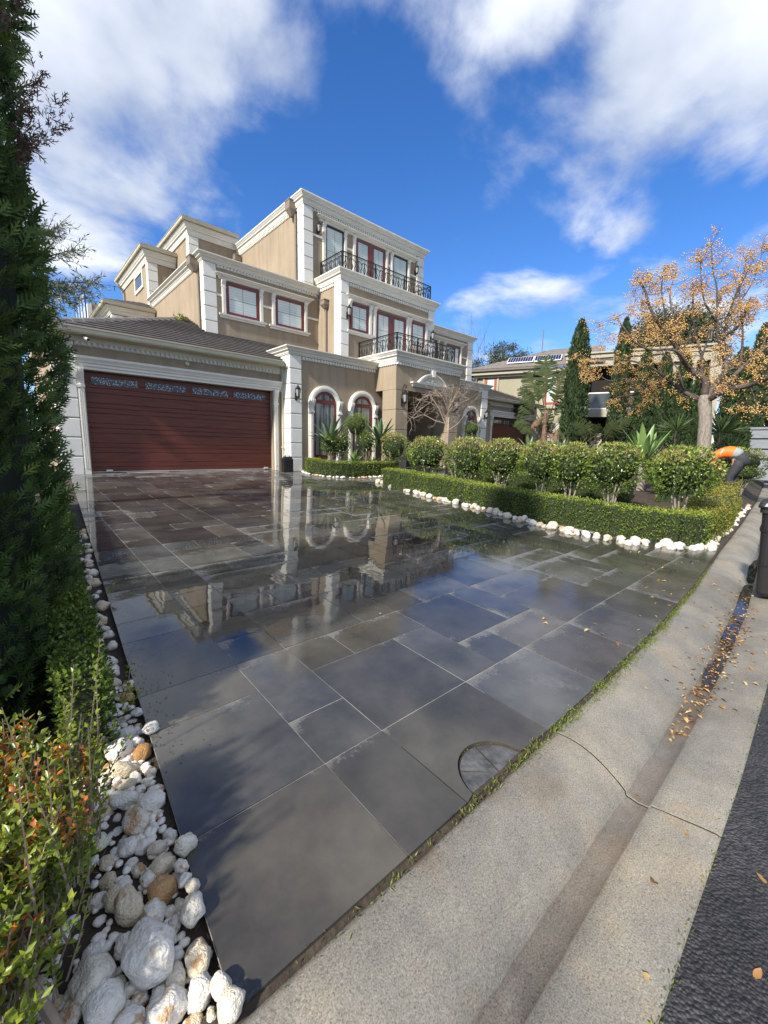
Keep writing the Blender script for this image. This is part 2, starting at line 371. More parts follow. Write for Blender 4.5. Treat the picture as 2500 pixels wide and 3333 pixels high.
def wood_panel():
    mt, t, b = mat_new('red_timber_panel'); l = t.links.new
    tcn = nn(t, 'ShaderNodeTexCoord'); mp = nn(t, 'ShaderNodeMapping'); mp.inputs['Scale'].default_value = (0.8, 8, 22); l(tcn.outputs['Object'], mp.inputs[0])
    n_ = nn(t, 'ShaderNodeTexNoise'); n_.inputs['Scale'].default_value = 2.2; n_.inputs['Detail'].default_value = 6; n_.inputs['Distortion'].default_value = 0.4; l(mp.outputs[0], n_.inputs['Vector'])
    cr_ = nn(t, 'ShaderNodeValToRGB'); l(n_.outputs['Fac'], cr_.inputs[0])
    cr_.color_ramp.elements[0].position = 0.3; cr_.color_ramp.elements[0].color = (0.078, 0.019, 0.012, 1); cr_.color_ramp.elements[1].position = 0.7; cr_.color_ramp.elements[1].color = (0.155, 0.042, 0.026, 1)
    l(cr_.outputs[0], b.inputs['Base Color']); setin(b, 'Roughness', 0.42); setin(b, 'Specular IOR Level', 0.4)
    bp = nn(t, 'ShaderNodeBump'); bp.inputs['Strength'].default_value = 0.08; l(n_.outputs['Fac'], bp.inputs['Height']); l(bp.outputs[0], b.inputs['Normal'])
    return mt
M_DOOR = wood_panel()
def mosaic():
    mt, t, b = mat_new('lead_pattern_glass'); l = t.links.new
    tcn = nn(t, 'ShaderNodeTexCoord'); vo = nn(t, 'ShaderNodeTexVoronoi', feature='F1'); vo.inputs['Scale'].default_value = 27; l(tcn.outputs['Object'], vo.inputs['Vector'])
    cr_ = nn(t, 'ShaderNodeValToRGB'); l(vo.outputs['Distance'], cr_.inputs[0])
    cr_.color_ramp.elements[0].position = 0.30; cr_.color_ramp.elements[0].color = (0.42, 0.46, 0.55, 1); cr_.color_ramp.elements[1].position = 0.42; cr_.color_ramp.elements[1].color = (0.018, 0.026, 0.05, 1)
    l(cr_.outputs[0], b.inputs['Base Color']); setin(b, 'Roughness', 0.15)
    return mt
M_MOSAIC = mosaic()

def wet_stone():
    mt, t, b = mat_new('wet_bluestone'); l = t.links.new
    tcn = nn(t, 'ShaderNodeTexCoord'); oi = nn(t, 'ShaderNodeObjectInfo'); geo = nn(t, 'ShaderNodeNewGeometry')
    sx = nn(t, 'ShaderNodeSeparateXYZ'); l(tcn.outputs['Object'], sx.inputs[0])
    sepw = nn(t, 'ShaderNodeSeparateXYZ'); l(geo.outputs['Position'], sepw.inputs[0])
    # stone colour: cool blue-grey, each slab a little different, cloudy mineral variation
    a = nn(t, 'ShaderNodeTexNoise'); a.inputs['Scale'].default_value = 2.2; a.inputs['Detail'].default_value = 7; a.inputs['Roughness'].default_value = 0.62; l(geo.outputs['Position'], a.inputs['Vector'])
    cr_ = nn(t, 'ShaderNodeValToRGB'); l(a.outputs['Fac'], cr_.inputs[0])
    cr_.color_ramp.elements[0].position = 0.33; cr_.color_ramp.elements[0].color = (0.034, 0.033, 0.030, 1); cr_.color_ramp.elements[1].position = 0.7; cr_.color_ramp.elements[1].color = (0.088, 0.084, 0.074, 1)
    h = nn(t, 'ShaderNodeHueSaturation'); l(cr_.outputs[0], h.inputs['Color'])
    l(math_n(t, 'ADD', 0.65, math_n(t, 'MULTIPLY', oi.outputs['Random'], 0.75)), h.inputs['Value'])
    hm = nn(t, 'ShaderNodeMath', operation='FRACT'); l(math_n(t, 'MULTIPLY', oi.outputs['Random'], 7.31), hm.inputs[0])
    rc = nn(t, 'ShaderNodeValToRGB'); l(hm.outputs[0], rc.inputs[0]); rc.color_ramp.elements[0].color = (.94, .99, 1.08, 1); rc.color_ramp.elements[1].color = (1.12, 1.05, .92, 1)
    hmx = nn(t, 'ShaderNodeMix', data_type='RGBA', blend_type='MULTIPLY'); hmx.inputs[0].default_value = 1; l(h.outputs[0], hmx.inputs[6]); l(rc.outputs[0], hmx.inputs[7])
    # drying film: along the back and left edge of each slab, broken by noise
    n2_ = nn(t, 'ShaderNodeTexNoise'); n2_.inputs['Scale'].default_value = 3.1; n2_.inputs['Detail'].default_value = 8; n2_.inputs['Roughness'].default_value = 0.68; l(geo.outputs['Position'], n2_.inputs['Vector'])
    n2b = nn(t, 'ShaderNodeTexNoise'); n2b.inputs['Scale'].default_value = 0.75; n2b.inputs['Detail'].default_value = 3; l(geo.outputs['Position'], n2b.inputs['Vector'])
    n4_ = nn(t, 'ShaderNodeTexNoise'); n4_.inputs['Scale'].default_value = 55; n4_.inputs['Detail'].default_value = 3; l(geo.outputs['Position'], n4_.inputs['Vector'])
    eb = math_n(t, 'SUBTRACT', 1.0, math_n(t, 'MULTIPLY', math_n(t, 'MULTIPLY', sx.outputs[1], -1.0), 9.0), True)
    el_ = math_n(t, 'SUBTRACT', 1.0, math_n(t, 'MULTIPLY', sx.outputs[0], 7.0), True)
    dry = math_n(t, 'ADD', math_n(t, 'MULTIPLY', eb, 0.30), math_n(t, 'MULTIPLY', el_, 0.20))
    dry = math_n(t, 'ADD', dry, math_n(t, 'MULTIPLY', math_n(t, 'SUBTRACT', n2_.outputs['Fac'], 0.5), 1.1))
    dry = math_n(t, 'ADD', dry, math_n(t, 'MULTIPLY', math_n(t, 'SUBTRACT', n4_.outputs['Fac'], 0.5), 0.35))
    dry = math_n(t, 'ADD', dry, math_n(t, 'MULTIPLY', math_n(t, 'SUBTRACT', n2b.outputs['Fac'], 0.5), 0.95))
    dry = math_n(t, 'ADD', dry, math_n(t, 'MULTIPLY', math_n(t, 'SUBTRACT', oi.outputs['Random'], 0.5), 0.12))
    mrd = nn(t, 'ShaderNodeMapRange', interpolation_type='SMOOTHSTEP'); mrd.inputs['From Min'].default_value = 0.20; mrd.inputs['From Max'].default_value = 0.50; l(dry, mrd.inputs['Value'])
    mxc = nn(t, 'ShaderNodeMix', data_type='RGBA'); l(math_n(t, 'MULTIPLY', mrd.outputs[0], 0.8), mxc.inputs[0]); l(hmx.outputs[2], mxc.inputs[6]); mxc.inputs[7].default_value = (0.165, 0.165, 0.155, 1)
    l(mxc.outputs[2], b.inputs['Base Color'])
    # thin film near the street is less deep: rougher towards the kerb
    near = nn(t, 'ShaderNodeMapRange'); near.inputs['From Min'].default_value = 0.8; near.inputs['From Max'].default_value = 3.2; near.inputs['To Min'].default_value = 0.24; near.inputs['To Max'].default_value = 0.014; l(sepw.outputs[1], near.inputs['Value'])
    rg = math_n(t, 'MULTIPLY', near.outputs[0], math_n(t, 'ADD', 0.45, math_n(t, 'MULTIPLY', n2b.outputs['Fac'], 1.1)))
    rg = math_n(t, 'ADD', rg, math_n(t, 'MULTIPLY', mrd.outputs[0], 0.38))
    l(rg, b.inputs['Roughness']); setin(b, 'IOR', 1.62); setin(b, 'Specular IOR Level', 0.5)
    # surface: low ripples of the water film plus fine cleft
    r1 = nn(t, 'ShaderNodeTexNoise'); r1.inputs['Scale'].default_value = 4.5; r1.inputs['Detail'].default_value = 2; l(geo.outputs['Position'], r1.inputs['Vector'])
    hh = math_n(t, 'ADD', math_n(t, 'MULTIPLY', r1.outputs['Fac'], 0.55), math_n(t, 'MULTIPLY', math_n(t, 'MULTIPLY', n4_.outputs['Fac'], 0.05), math_n(t, 'ADD', 0.35, mrd.outputs[0])))
    bp = nn(t, 'ShaderNodeBump'); bp.inputs['Strength'].default_value = 0.30; bp.inputs['Distance'].default_value = 0.006; l(hh, bp.inputs['Height']); l(bp.outputs[0], b.inputs['Normal'])
    return mt
M_SLAB = wet_stone()
M_GROUT = simple('pale_grout', (0.36, 0.35, 0.32), 0.7, col2=(0.17, 0.165, 0.15), scale=5)
M_ROUGHSLAB = simple('dry_bluestone', (0.04, 0.041, 0.043), 0.6, col2=(0.12, 0.12, 0.118), scale=16, bump=0.6, bscale=45, detail=6)

def concrete():
    mt, t, b = mat_new('kerb_concrete'); l = t.links.new
    tcn = nn(t, 'ShaderNodeTexCoord'); geo = nn(t, 'ShaderNodeNewGeometry')
    f = nn(t, 'ShaderNodeTexNoise'); f.inputs['Scale'].default_value = 190; f.inputs['Detail'].default_value = 4; f.inputs['Roughness'].default_value = 0.7; l(geo.outputs['Position'], f.inputs['Vector'])
    cr_ = nn(t, 'ShaderNodeValToRGB'); l(f.outputs['Fac'], cr_.inputs[0])
    el = cr_.color_ramp.elements; el[0].position = 0.30; el[0].color = (0.065, 0.054, 0.040, 1); el[1].position = 0.70; el[1].color = (0.325, 0.31, 0.275, 1)
    q = el.new(0.46); q.color = (0.18, 0.17, 0.15, 1); q = el.new(0.58); q.color = (0.23, 0.22, 0.195, 1)
    a = nn(t, 'ShaderNodeTexNoise'); a.inputs['Scale'].default_value = 1.9; a.inputs['Detail'].default_value = 6; a.inputs['Roughness'].default_value = 0.7; l(geo.outputs['Position'], a.inputs['Vector'])
    c2 = nn(t, 'ShaderNodeValToRGB'); l(a.outputs['Fac'], c2.inputs[0])
    e2 = c2.color_ramp.elements; e2[0].position = 0.30; e2[0].color = (0.72, 0.76, 0.78, 1); e2[1].position = 0.72; e2[1].color = (1.22, 1.12, 0.96, 1); q = e2.new(0.52); q.color = (0.98, 0.97, 0.93, 1)
    mu = nn(t, 'ShaderNodeMix', data_type='RGBA', blend_type='MULTIPLY'); mu.inputs[0].default_value = 1; l(cr_.outputs[0], mu.inputs[6]); l(c2.outputs[0], mu.inputs[7])
    mo = nn(t, 'ShaderNodeTexNoise'); mo.inputs['Scale'].default_value = 0.8; mo.inputs['Detail'].default_value = 9; mo.inputs['Roughness'].default_value = 0.72; l(geo.outputs['Position'], mo.inputs['Vector'])
    c3 = nn(t, 'ShaderNodeValToRGB'); l(mo.outputs['Fac'], c3.inputs[0]); c3.color_ramp.elements[0].position = .36; c3.color_ramp.elements[0].color = (.78, .77, .76, 1); c3.color_ramp.elements[1].position = .62; c3.color_ramp.elements[1].color = (1.38, 1.36, 1.32, 1)
    mu0 = mu; mu = nn(t, 'ShaderNodeMix', data_type='RGBA', blend_type='MULTIPLY'); mu.inputs[0].default_value = 1; l(mu0.outputs[2], mu.inputs[6]); l(c3.outputs[0], mu.inputs[7])
    # rusty stain and wet dark run of the channel: attribute 'wet' is painted by position across the kerb profile
    at = nn(t, 'ShaderNodeAttribute', attribute_name='wet')
    nz = nn(t, 'ShaderNodeTexNoise'); nz.inputs['Scale'].default_value = 5; nz.inputs['Detail'].default_value = 5; l(geo.outputs['Position'], nz.inputs['Vector'])
    wv = math_n(t, 'ADD', at.outputs['Fac'], math_n(t, 'MULTIPLY', math_n(t, 'SUBTRACT', nz.outputs['Fac'], 0.5), 1.1))
    wm = nn(t, 'ShaderNodeMapRange', interpolation_type='SMOOTHSTEP'); wm.inputs['From Min'].default_value = 0.45; wm.inputs['From Max'].default_value = 0.75; l(wv, wm.inputs['Value'])
    m2 = nn(t, 'ShaderNodeMix', data_type='RGBA', blend_type='MULTIPLY'); l(wm.outputs[0], m2.inputs[0]); l(mu.outputs[2], m2.inputs[6]); m2.inputs[7].default_value = (0.68, 0.63, 0.59, 1)
    st = nn(t, 'ShaderNodeMapRange', interpolation_type='SMOOTHSTEP'); st.inputs['From Min'].default_value = 0.54; st.inputs['From Max'].default_value = 0.70; l(nz.outputs['Fac'], st.inputs['Value'])
    m3 = nn(t, 'ShaderNodeMix', data_type='RGBA', blend_type='MULTIPLY'); l(math_n(t, 'MULTIPLY', st.outputs[0], 0.35), m3.inputs[0]); l(m2.outputs[2], m3.inputs[6]); m3.inputs[7].default_value = (1.15, 0.86, 0.58, 1)
    l(m3.outputs[2], b.inputs['Base Color'])
    l(math_n(t, 'SUBTRACT', 0.74, math_n(t, 'MULTIPLY', wm.outputs[0], 0.42)), b.inputs['Roughness'])
    bp = nn(t, 'ShaderNodeBump'); bp.inputs['Strength'].default_value = 0.5; bp.inputs['Distance'].default_value = 0.003; l(f.outputs['Fac'], bp.inputs['Height']); l(bp.outputs[0], b.inputs['Normal'])
    return mt
M_CONC = concrete()
def asphalt():
    mt, t, b = mat_new('asphalt'); l = t.links.new
    geo = nn(t, 'ShaderNodeNewGeometry')
    f = nn(t, 'ShaderNodeTexVoronoi', feature='F1'); f.inputs['Scale'].default_value = 85; l(geo.outputs['Position'], f.inputs['Vector'])
    f2 = nn(t, 'ShaderNodeTexNoise'); f2.inputs['Scale'].default_value = 28; f2.inputs['Detail'].default_value = 6; f2.inputs['Roughness'].default_value = 0.7; l(geo.outputs['Position'], f2.inputs['Vector'])
    cr_ = nn(t, 'ShaderNodeValToRGB'); l(f2.outputs['Fac'], cr_.inputs[0]); cr_.color_ramp.elements[0].position = 0.35; cr_.color_ramp.elements[0].color = (0.015, 0.015, 0.016, 1)
    cr_.color_ramp.elements[1].position = 0.72; cr_.color_ramp.elements[1].color = (0.062, 0.060, 0.060, 1)
    pa = nn(t, 'ShaderNodeTexNoise'); pa.inputs['Scale'].default_value = 1.6; pa.inputs['Detail'].default_value = 8; pa.inputs['Roughness'].default_value = .7; l(geo.outputs['Position'], pa.inputs['Vector'])
    pr = nn(t, 'ShaderNodeValToRGB'); l(pa.outputs['Fac'], pr.inputs[0]); pr.color_ramp.elements[0].position = .38; pr.color_ramp.elements[0].color = (.62, .62, .64, 1); pr.color_ramp.elements[1].position = .62; pr.color_ramp.elements[1].color = (1.35, 1.32, 1.28, 1)
    pm = nn(t, 'ShaderNodeMix', data_type='RGBA', blend_type='MULTIPLY'); pm.inputs[0].default_value = 1; l(cr_.outputs[0], pm.inputs[6]); l(pr.outputs[0], pm.inputs[7])
    l(pm.outputs[2], b.inputs['Base Color']); l(math_n(t, 'SUBTRACT', .85, math_n(t, 'MULTIPLY', pa.outputs['Fac'], .6)), b.inputs['Roughness'])
    hh = math_n(t, 'ADD', math_n(t, 'MULTIPLY', f.outputs['Distance'], -1.2), f2.outputs['Fac'])
    bp = nn(t, 'ShaderNodeBump'); bp.inputs['Strength'].default_value = 0.9; bp.inputs['Distance'].default_value = 0.008; l(hh, bp.inputs['Height']); l(bp.outputs[0], b.inputs['Normal'])
    return mt
M_ASPH = asphalt()
def rock(name, c1, c2, c3, p3=0.66):
    mt, t, b = mat_new(name); l = t.links.new
    tcn = nn(t, 'ShaderNodeTexCoord'); oi = nn(t, 'ShaderNodeObjectInfo')
    ad = nn(t, 'ShaderNodeVectorMath', operation='ADD'); l(tcn.outputs['Object'], ad.inputs[0])
    cb = nn(t, 'ShaderNodeCombineXYZ'); l(math_n(t, 'MULTIPLY', oi.outputs['Random'], 50.0), cb.inputs[0]); l(cb.outputs[0], ad.inputs[1])
    n_ = nn(t, 'ShaderNodeTexNoise'); n_.inputs['Scale'].default_value = 2.6; n_.inputs['Detail'].default_value = 6; n_.inputs['Roughness'].default_value = 0.6; l(ad.outputs[0], n_.inputs['Vector'])
    cr_ = nn(t, 'ShaderNodeValToRGB'); l(n_.outputs['Fac'], cr_.inputs[0]); el = cr_.color_ramp.elements
    el[0].position = 0.22; el[0].color = (*c3, 1); el[1].position = 0.52; el[1].color = (*c1, 1); q = el.new(0.34); q.color = (*c2, 1)
    n2_ = nn(t, 'ShaderNodeTexNoise'); n2_.inputs['Scale'].default_value = 1.1; n2_.inputs['Detail'].default_value = 3; l(ad.outputs[0], n2_.inputs['Vector'])
    mr_ = nn(t, 'ShaderNodeMapRange', interpolation_type='SMOOTHSTEP'); mr_.inputs['From Min'].default_value = p3-0.06; mr_.inputs['From Max'].default_value = p3+0.05
    l(math_n(t, 'ADD', n2_.outputs['Fac'], math_n(t, 'MULTIPLY', math_n(t, 'SUBTRACT', oi.outputs['Random'], 0.5), 0.22)), mr_.inputs['Value'])
    mx_ = nn(t, 'ShaderNodeMix', data_type='RGBA'); l(math_n(t, 'MULTIPLY', mr_.outputs[0], 0.75), mx_.inputs[0]); l(cr_.outputs[0], mx_.inputs[6]); mx_.inputs[7].default_value = (0.46, 0.25, 0.085, 1)
    fr_ = nn(t, 'ShaderNodeMath', operation='FRACT'); l(math_n(t, 'MULTIPLY', oi.outputs['Random'], 5.7), fr_.inputs[0])
    tr_ = nn(t, 'ShaderNodeValToRGB'); l(fr_.outputs[0], tr_.inputs[0]); tr_.color_ramp.elements[0].color = (1.0, 1.0, 1.0, 1); tr_.color_ramp.elements[1].color = (.80, .70, .52, 1); tr_.color_ramp.elements[0].position = .35
    mt_ = nn(t, 'ShaderNodeMix', data_type='RGBA', blend_type='MULTIPLY'); mt_.inputs[0].default_value = 1; l(mx_.outputs[2], mt_.inputs[6]); l(tr_.outputs[0], mt_.inputs[7])
    l(mt_.outputs[2], b.inputs['Base Color']); setin(b, 'Roughness', 0.62)
    bn = nn(t, 'ShaderNodeTexNoise'); bn.inputs['Scale'].default_value = 5.5; bn.inputs['Detail'].default_value = 6; l(ad.outputs[0], bn.inputs['Vector'])
    bp = nn(t, 'ShaderNodeBump'); bp.inputs['Strength'].default_value = 0.45; bp.inputs['Distance'].default_value = 0.10; l(bn.outputs['Fac'], bp.inputs['Height']); l(bp.outputs[0], b.inputs['Normal'])
    return mt
M_ROCK = rock('white_quartz', (0.78, 0.75, 0.68), (0.70, 0.65, 0.55), (0.42, 0.35, 0.25))
M_ROCKO = rock('rusty_quartz', (0.55, 0.42, 0.28), (0.42, 0.22, 0.08), (0.20, 0.09, 0.03), 0.42)
M_WATER, _t, _b = mat_new('gutter_water'); setin(_b, 'Base Color', (0.035, 0.03, 0.026, 1)); setin(_b, 'Roughness', 0.02); setin(_b, 'IOR', 1.33)

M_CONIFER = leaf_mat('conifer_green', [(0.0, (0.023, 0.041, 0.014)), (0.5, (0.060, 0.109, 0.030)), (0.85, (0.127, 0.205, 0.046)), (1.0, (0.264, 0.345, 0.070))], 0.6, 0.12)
M_PENCIL = leaf_mat('pencil_pine_green', [(0.0, (0.014, 0.031, 0.012)), (0.6, (0.038, 0.074, 0.024)), (1.0, (0.090, 0.138, 0.042))], 0.6, 0.15)
M_DRYTWIG = leaf_mat('dead_needles', [(0.0, (0.10, 0.055, 0.045)), (1.0, (0.24, 0.15, 0.12))], 0.7, 0.15)
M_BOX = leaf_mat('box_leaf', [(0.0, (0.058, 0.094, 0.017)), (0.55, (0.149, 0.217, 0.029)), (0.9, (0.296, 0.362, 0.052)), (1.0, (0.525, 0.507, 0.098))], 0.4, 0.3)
M_BOXY = leaf_mat('box_leaf_yellowing', [(0.0, (0.055, 0.100, 0.015)), (0.4, (0.155, 0.220, 0.026)), (0.72, (0.300, 0.340, 0.042)), (0.84, (0.42, 0.33, 0.05)), (0.90, (0.52, 0.17, 0.03)), (1.0, (0.58, 0.19, 0.04))], 0.35, 0.35)
M_BOXYT = leaf_mat('box_leaf_bronzed', [(0.0, (0.070, 0.098, 0.015)), (0.5, (0.187, 0.210, 0.029)), (1.0, (0.374, 0.300, 0.059))], 0.45, 0.3)
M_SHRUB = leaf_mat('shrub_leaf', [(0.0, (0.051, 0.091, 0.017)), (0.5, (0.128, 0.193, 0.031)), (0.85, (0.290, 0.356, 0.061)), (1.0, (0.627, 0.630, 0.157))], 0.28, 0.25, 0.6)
M_NEWTIP = leaf_mat('pinkish_shoot', [(0.0, (0.208, 0.163, 0.075)), (0.6, (0.390, 0.237, 0.125)), (1.0, (0.546, 0.338, 0.200))], 0.5, 0.3)
M_BALL = leaf_mat('topiary_leaf', [(0.0, (0.053, 0.093, 0.013)), (0.6, (0.150, 0.216, 0.025)), (1.0, (0.330, 0.374, 0.050))], 0.4, 0.3)
M_AGAVE = simple('agave_green', (0.115, 0.20, 0.055), 0.45, col2=(0.19, 0.29, 0.09), scale=2.5)
M_AGAVEB = simple('agave_bluish', (0.105, 0.165, 0.085), 0.5, col2=(0.16, 0.23, 0.12), scale=2.5)
M_OLIVE = leaf_mat('olive_leaf', [(0.0, (0.06, 0.09, 0.05)), (0.6, (0.14, 0.18, 0.11)), (1.0, (0.27, 0.31, 0.22))], 0.5, 0.25)
M_GUM = leaf_mat('eucalypt_leaf', [(0.0, (0.025, 0.036, 0.018)), (1.0, (0.085, 0.105, 0.05))], 0.55, 0.2)
M_BERRY = leaf_mat('yellow_berry', [(0.0, (0.42, 0.20, 0.06)), (0.5, (0.68, 0.41, 0.13)), (1.0, (0.84, 0.62, 0.27))], 0.45, 0.1)
M_BANANA = simple('strelitzia_leaf', (0.022, 0.036, 0.011), 0.75, spec=.2, col2=(0.05, 0.066, 0.022), scale=3)
M_DEADLEAF = simple('dead_leaf', (0.09, 0.05, 0.03), 0.8, col2=(0.20, 0.13, 0.08), scale=8)
M_YUCCA = simple('cordyline_leaf', (0.035, 0.07, 0.02), 0.45, col2=(0.08, 0.12, 0.03), scale=3)
M_LITTER = leaf_mat('fallen_leaf', [(0.0, (0.10, 0.045, 0.018)), (0.35, (0.26, 0.12, 0.04)), (0.7, (0.46, 0.28, 0.10)), (1.0, (0.60, 0.46, 0.22))], 0.6, 0.15)
M_MOSS = leaf_mat('moss', [(0.0, (0.06, 0.09, 0.012)), (1.0, (0.22, 0.27, 0.04))], 0.8, 0.2)

# ================================================================== setting: ground, street, driveway
KX = [-30, 2.5, 4, 5.5, 7.85, 11.5, 17.6, 30, 60]; KY = [.86, .86, .89, .96, 1.14, 1.37, 1.82, 2.9, 6.2]
def kerb_y(x): return float(np.interp(x, KX, KY))
TAN = math.tan(R(3.2))
def plane_z(y): return TAN*(min(y, 12.7)-12.7)
def bed_left(y): return 0.30 + 0.068*(y-0.86)
def sstep(a, b, x):
    t_ = min(1, max(0, (x-a)/(b-a))); return t_*t_*(3-2*t_)
def garden_z(x, y):
    base = plane_z(y) - 0.02
    if x > 7.2:
        hi = max(base, -0.12 + 0.01*(x-12))
        base = base + (hi-base)*sstep(8.6, 11.6, x)*sstep(0.0, 0.8, y-kerb_y(x))
    if 8.75 < y < 10.15 and x < 13: base = min(base, plane_z(y)-0.05)
    return base

mb = MB(); N = 40; mb.add([(600*math.cos(2*math.pi*i/N), 600*math.sin(2*math.pi*i/N), -0.9) for i in range(N)], [tuple(range(N))])
M_GRASSY = simple('distant_ground', (0.05, 0.06, 0.025), 0.9, col2=(0.09, 0.085, 0.04), scale=0.2)
g = mb.build('ground', M_GRASSY); tag(g, kind='structure')

def strip_grid(name, mat_, x0, x1, nx, rows, zf, rnd_attr=None):
    xs = np.linspace(x0, x1, nx); V = []
    for x in xs:
        for (o_, _z) in rows(x): V.append((x, o_, zf(x, o_, _z)))
    k = len(rows(x0)); F = [(i*k+j, (i+1)*k+j, (i+1)*k+j+1, i*k+j+1) for i in range(nx-1) for j in range(k-1)]
    me = npmesh(name, V, F, smooth=True)
    return me
# road
def road_rows(x):
    k = kerb_y(x); return [(k-0.69, -.752), (k-0.74, -.746), (k-0.85, -.733), (k-1.3, -.725), (k-2.5, -.70), (k-4.5, -.68), (k-8.0, -.75)]
me = strip_grid('road', M_ASPH, -25, 60, 400, road_rows, lambda x, y, z: z)
o = link('road', me, M_ASPH); tag(o, kind='structure')

# kerb and gutter in poured sections
KP = [(0.0, -.74), (0.0, -.676), (-.02, -.667), (-.08, -.664), (-.14, -.670), (-.20, -.688), (-.26, -.718), (-.31, -.750), (-.345, -.776), (-.352, -.797), (-.40, -.803),
      (-.442, -.797), (-.452, -.782), (-.50, -.772), (-.54, -.765), (-.61, -.752), (-.68, -.742), (-.695, -.745), (-.70, -.80)]
joints = [-7.2, -4.8, -2.5, -0.3, 2.0, 4.72, 6.62, 8.6, 10.7, 12.9, 15.2, 17.5, 20, 23, 26, 30]
kerb = bpy.data.objects.new('kerb', None); COL.objects.link(kerb); tag(kerb, kind='structure')
def soft(x, s): return 0.5*math.sin(x*3.1+s)+0.3*math.sin(x*7.7+2*s)+0.2*math.sin(x*17.3+s)
for a, b_ in zip(joints[:-1], joints[1:]):
    a += 0.008; b_ -= 0.008; n = max(6, int((b_-a)/0.07)); V = []; Wt = []; F = []
    k = len(KP)
    for i in range(n+1):
        x = a+(b_-a)*i/n
        for j, (oy, z) in enumerate(KP):
            V.append((x + 0.05*math.sin(2.2*oy)*0, kerb_y(x)-0.012+oy + (0.004*soft(x, 1) if j < 2 else 0), z+0.0012*soft(x*1.3, j)))
            wv = 0.0
            if -.445 <= oy <= -.350: wv = .80
            elif oy < -.445: wv = 0.28
            elif oy < -.33: wv = 0.3
            elif oy > -.05: wv = 0.45
            Wt.append(wv)
    F = [(i*k+j, (i+1)*k+j, (i+1)*k+j+1, i*k+j+1) for i in range(n) for j in range(k-1)]
    for e0 in (0, n):      # end faces drop into the joint gap
        b0 = len(V); V += [(V[e0*k+j][0], V[e0*k+j][1], -.83) for j in range(k)]; V += [V[e0*k+j] for j in range(k)]; Wt += [0]*(2*k); F += [(b0+k+j, b0+k+j+1, b0+j+1, b0+j) for j in range(k-1)]
    me = npmesh('kerb_section', V, F, smooth=True)
    at = me.attributes.new('wet', 'FLOAT', 'POINT'); at.data.foreach_set('value', np.array(Wt, dtype=np.float32))
    bmx = bmesh.new(); bmx.from_mesh(me); bmx.verts.ensure_lookup_table()
    bmesh.ops.recalc_face_normals(bmx, faces=bmx.faces)
    bmx.to_mesh(me); bmx.free()
    link('kerb_section', me, M_CONC, kerb)
for xj in joints[1:-1]:
    V = []
    for (oy, z) in KP[1:-1]: V += [(xj-.0085, kerb_y(xj)-.012+oy, z-.007), (xj+.0085, kerb_y(xj)-.012+oy, z-.007)]
    me = npmesh('joint_shade_strip', V, [(2*i, 2*i+1, 2*i+3, 2*i+2) for i in range(len(KP)-3)]); link('joint_shade_strip', me, M_DARK, kerb)  # dark strip stands in for the shade inside each joint gap
# dark soil bed below the joints and edges
mb = MB()
xs = np.linspace(-8, 30, 120)
V = []; 
for x in xs: V += [(x, kerb_y(x)+0.06, -.674), (x, kerb_y(x)-0.008, -.674), (x, kerb_y(x)-0.03, -.83), (x, kerb_y(x)-0.74, -.83)]
me = npmesh('kerb_bed', V, [(4*i+j, 4*i+j+1, 4*i+j+5, 4*i+j+4) for i in range(len(xs)-1) for j in range(3)])
o = link('kerb_bed', me, M_SOIL); tag(o, kind='structure')

# gutter puddles lying in the channel
for (xa, xb, wd, zz_) in ((3.35, 4.05, .055, .0), (4.2, 4.95, .075, .001), (5.0, 6.62, .085, .002), (6.75, 8.3, .06, .001), (9.0, 12.0, .05, 0)):
    n = 30; V = []
    for i in range(n+1):
        x = xa+(xb-xa)*i/n; c = kerb_y(x)-0.418; ww = wd*(math.sin(math.pi*min(1, max(0.02, i/n)))**0.35)*(1+0.25*soft(x*2, 4))
        V += [(x, c+ww*0.75, -.7925+zz_), (x, c-ww, -.7925+zz_)]
    me = npmesh('gutter_puddle', V, [(2*i, 2*i+1, 2*i+3, 2*i+2) for i in range(n)]); o = link('gutter_puddle', me, M_WATER); tag(o, kind='structure')

# garden soil, right of the driveway and on the left
def heightfield(name, xs, yfun, ny, zf, mat_):
    V = []
    for x in xs:
        y0, y1 = yfun(x)
        for j in range(ny+1):
            y = y0+(y1-y0)*(j/ny)**1.3; V.append((x, y, zf(x, y)+0.012*soft(x*4+y*5, y)))
    k = ny+1; F = [(i*k+j, (i+1)*k+j, (i+1)*k+j+1, i*k+j+1) for i in range(len(xs)-1) for j in range(ny)]
    me = npmesh(name, V, F, smooth=True); o = link(name, me, mat_); tag(o, kind='structure'); return o
heightfield('garden_bed', np.linspace(7.0, 34, 110), lambda x: (kerb_y(x)+0.0, 13.0 if x > 7.6 else 9.0), 46, garden_z, M_SOIL)
heightfield('garden_bed', np.linspace(6.75, 12, 22), lambda x: (9.9, 12.3), 10, lambda x, y: plane_z(y)-0.03, M_SOIL)
def left_z(x, y): return plane_z(y)-0.035
V = []; ys = np.linspace(0.87, 13, 60)
for y in ys:
    for t_ in np.linspace(0, 1, 9): V.append((-9+(bed_left(y)+0.02+9)*t_**0.5, y, left_z(0, y)+0.008*soft(y*6, t_*9)))
me = npmesh('left_bed', V, [(i*9+j, i*9+j+1, (i+1)*9+j+1, (i+1)*9+j) for i in range(59) for j in range(8)], smooth=True)
o = link('garden_bed', me, M_SOIL); tag(o, kind='structure')
me = npmesh('yard', [(-40, 12.9, -.06), (60, 12.9, -.06), (60, 60, -.06), (-40, 60, -.06)], [(0, 1, 2, 3)]); o = link('yard_ground', me, M_GRASSY); tag(o, kind='structure')

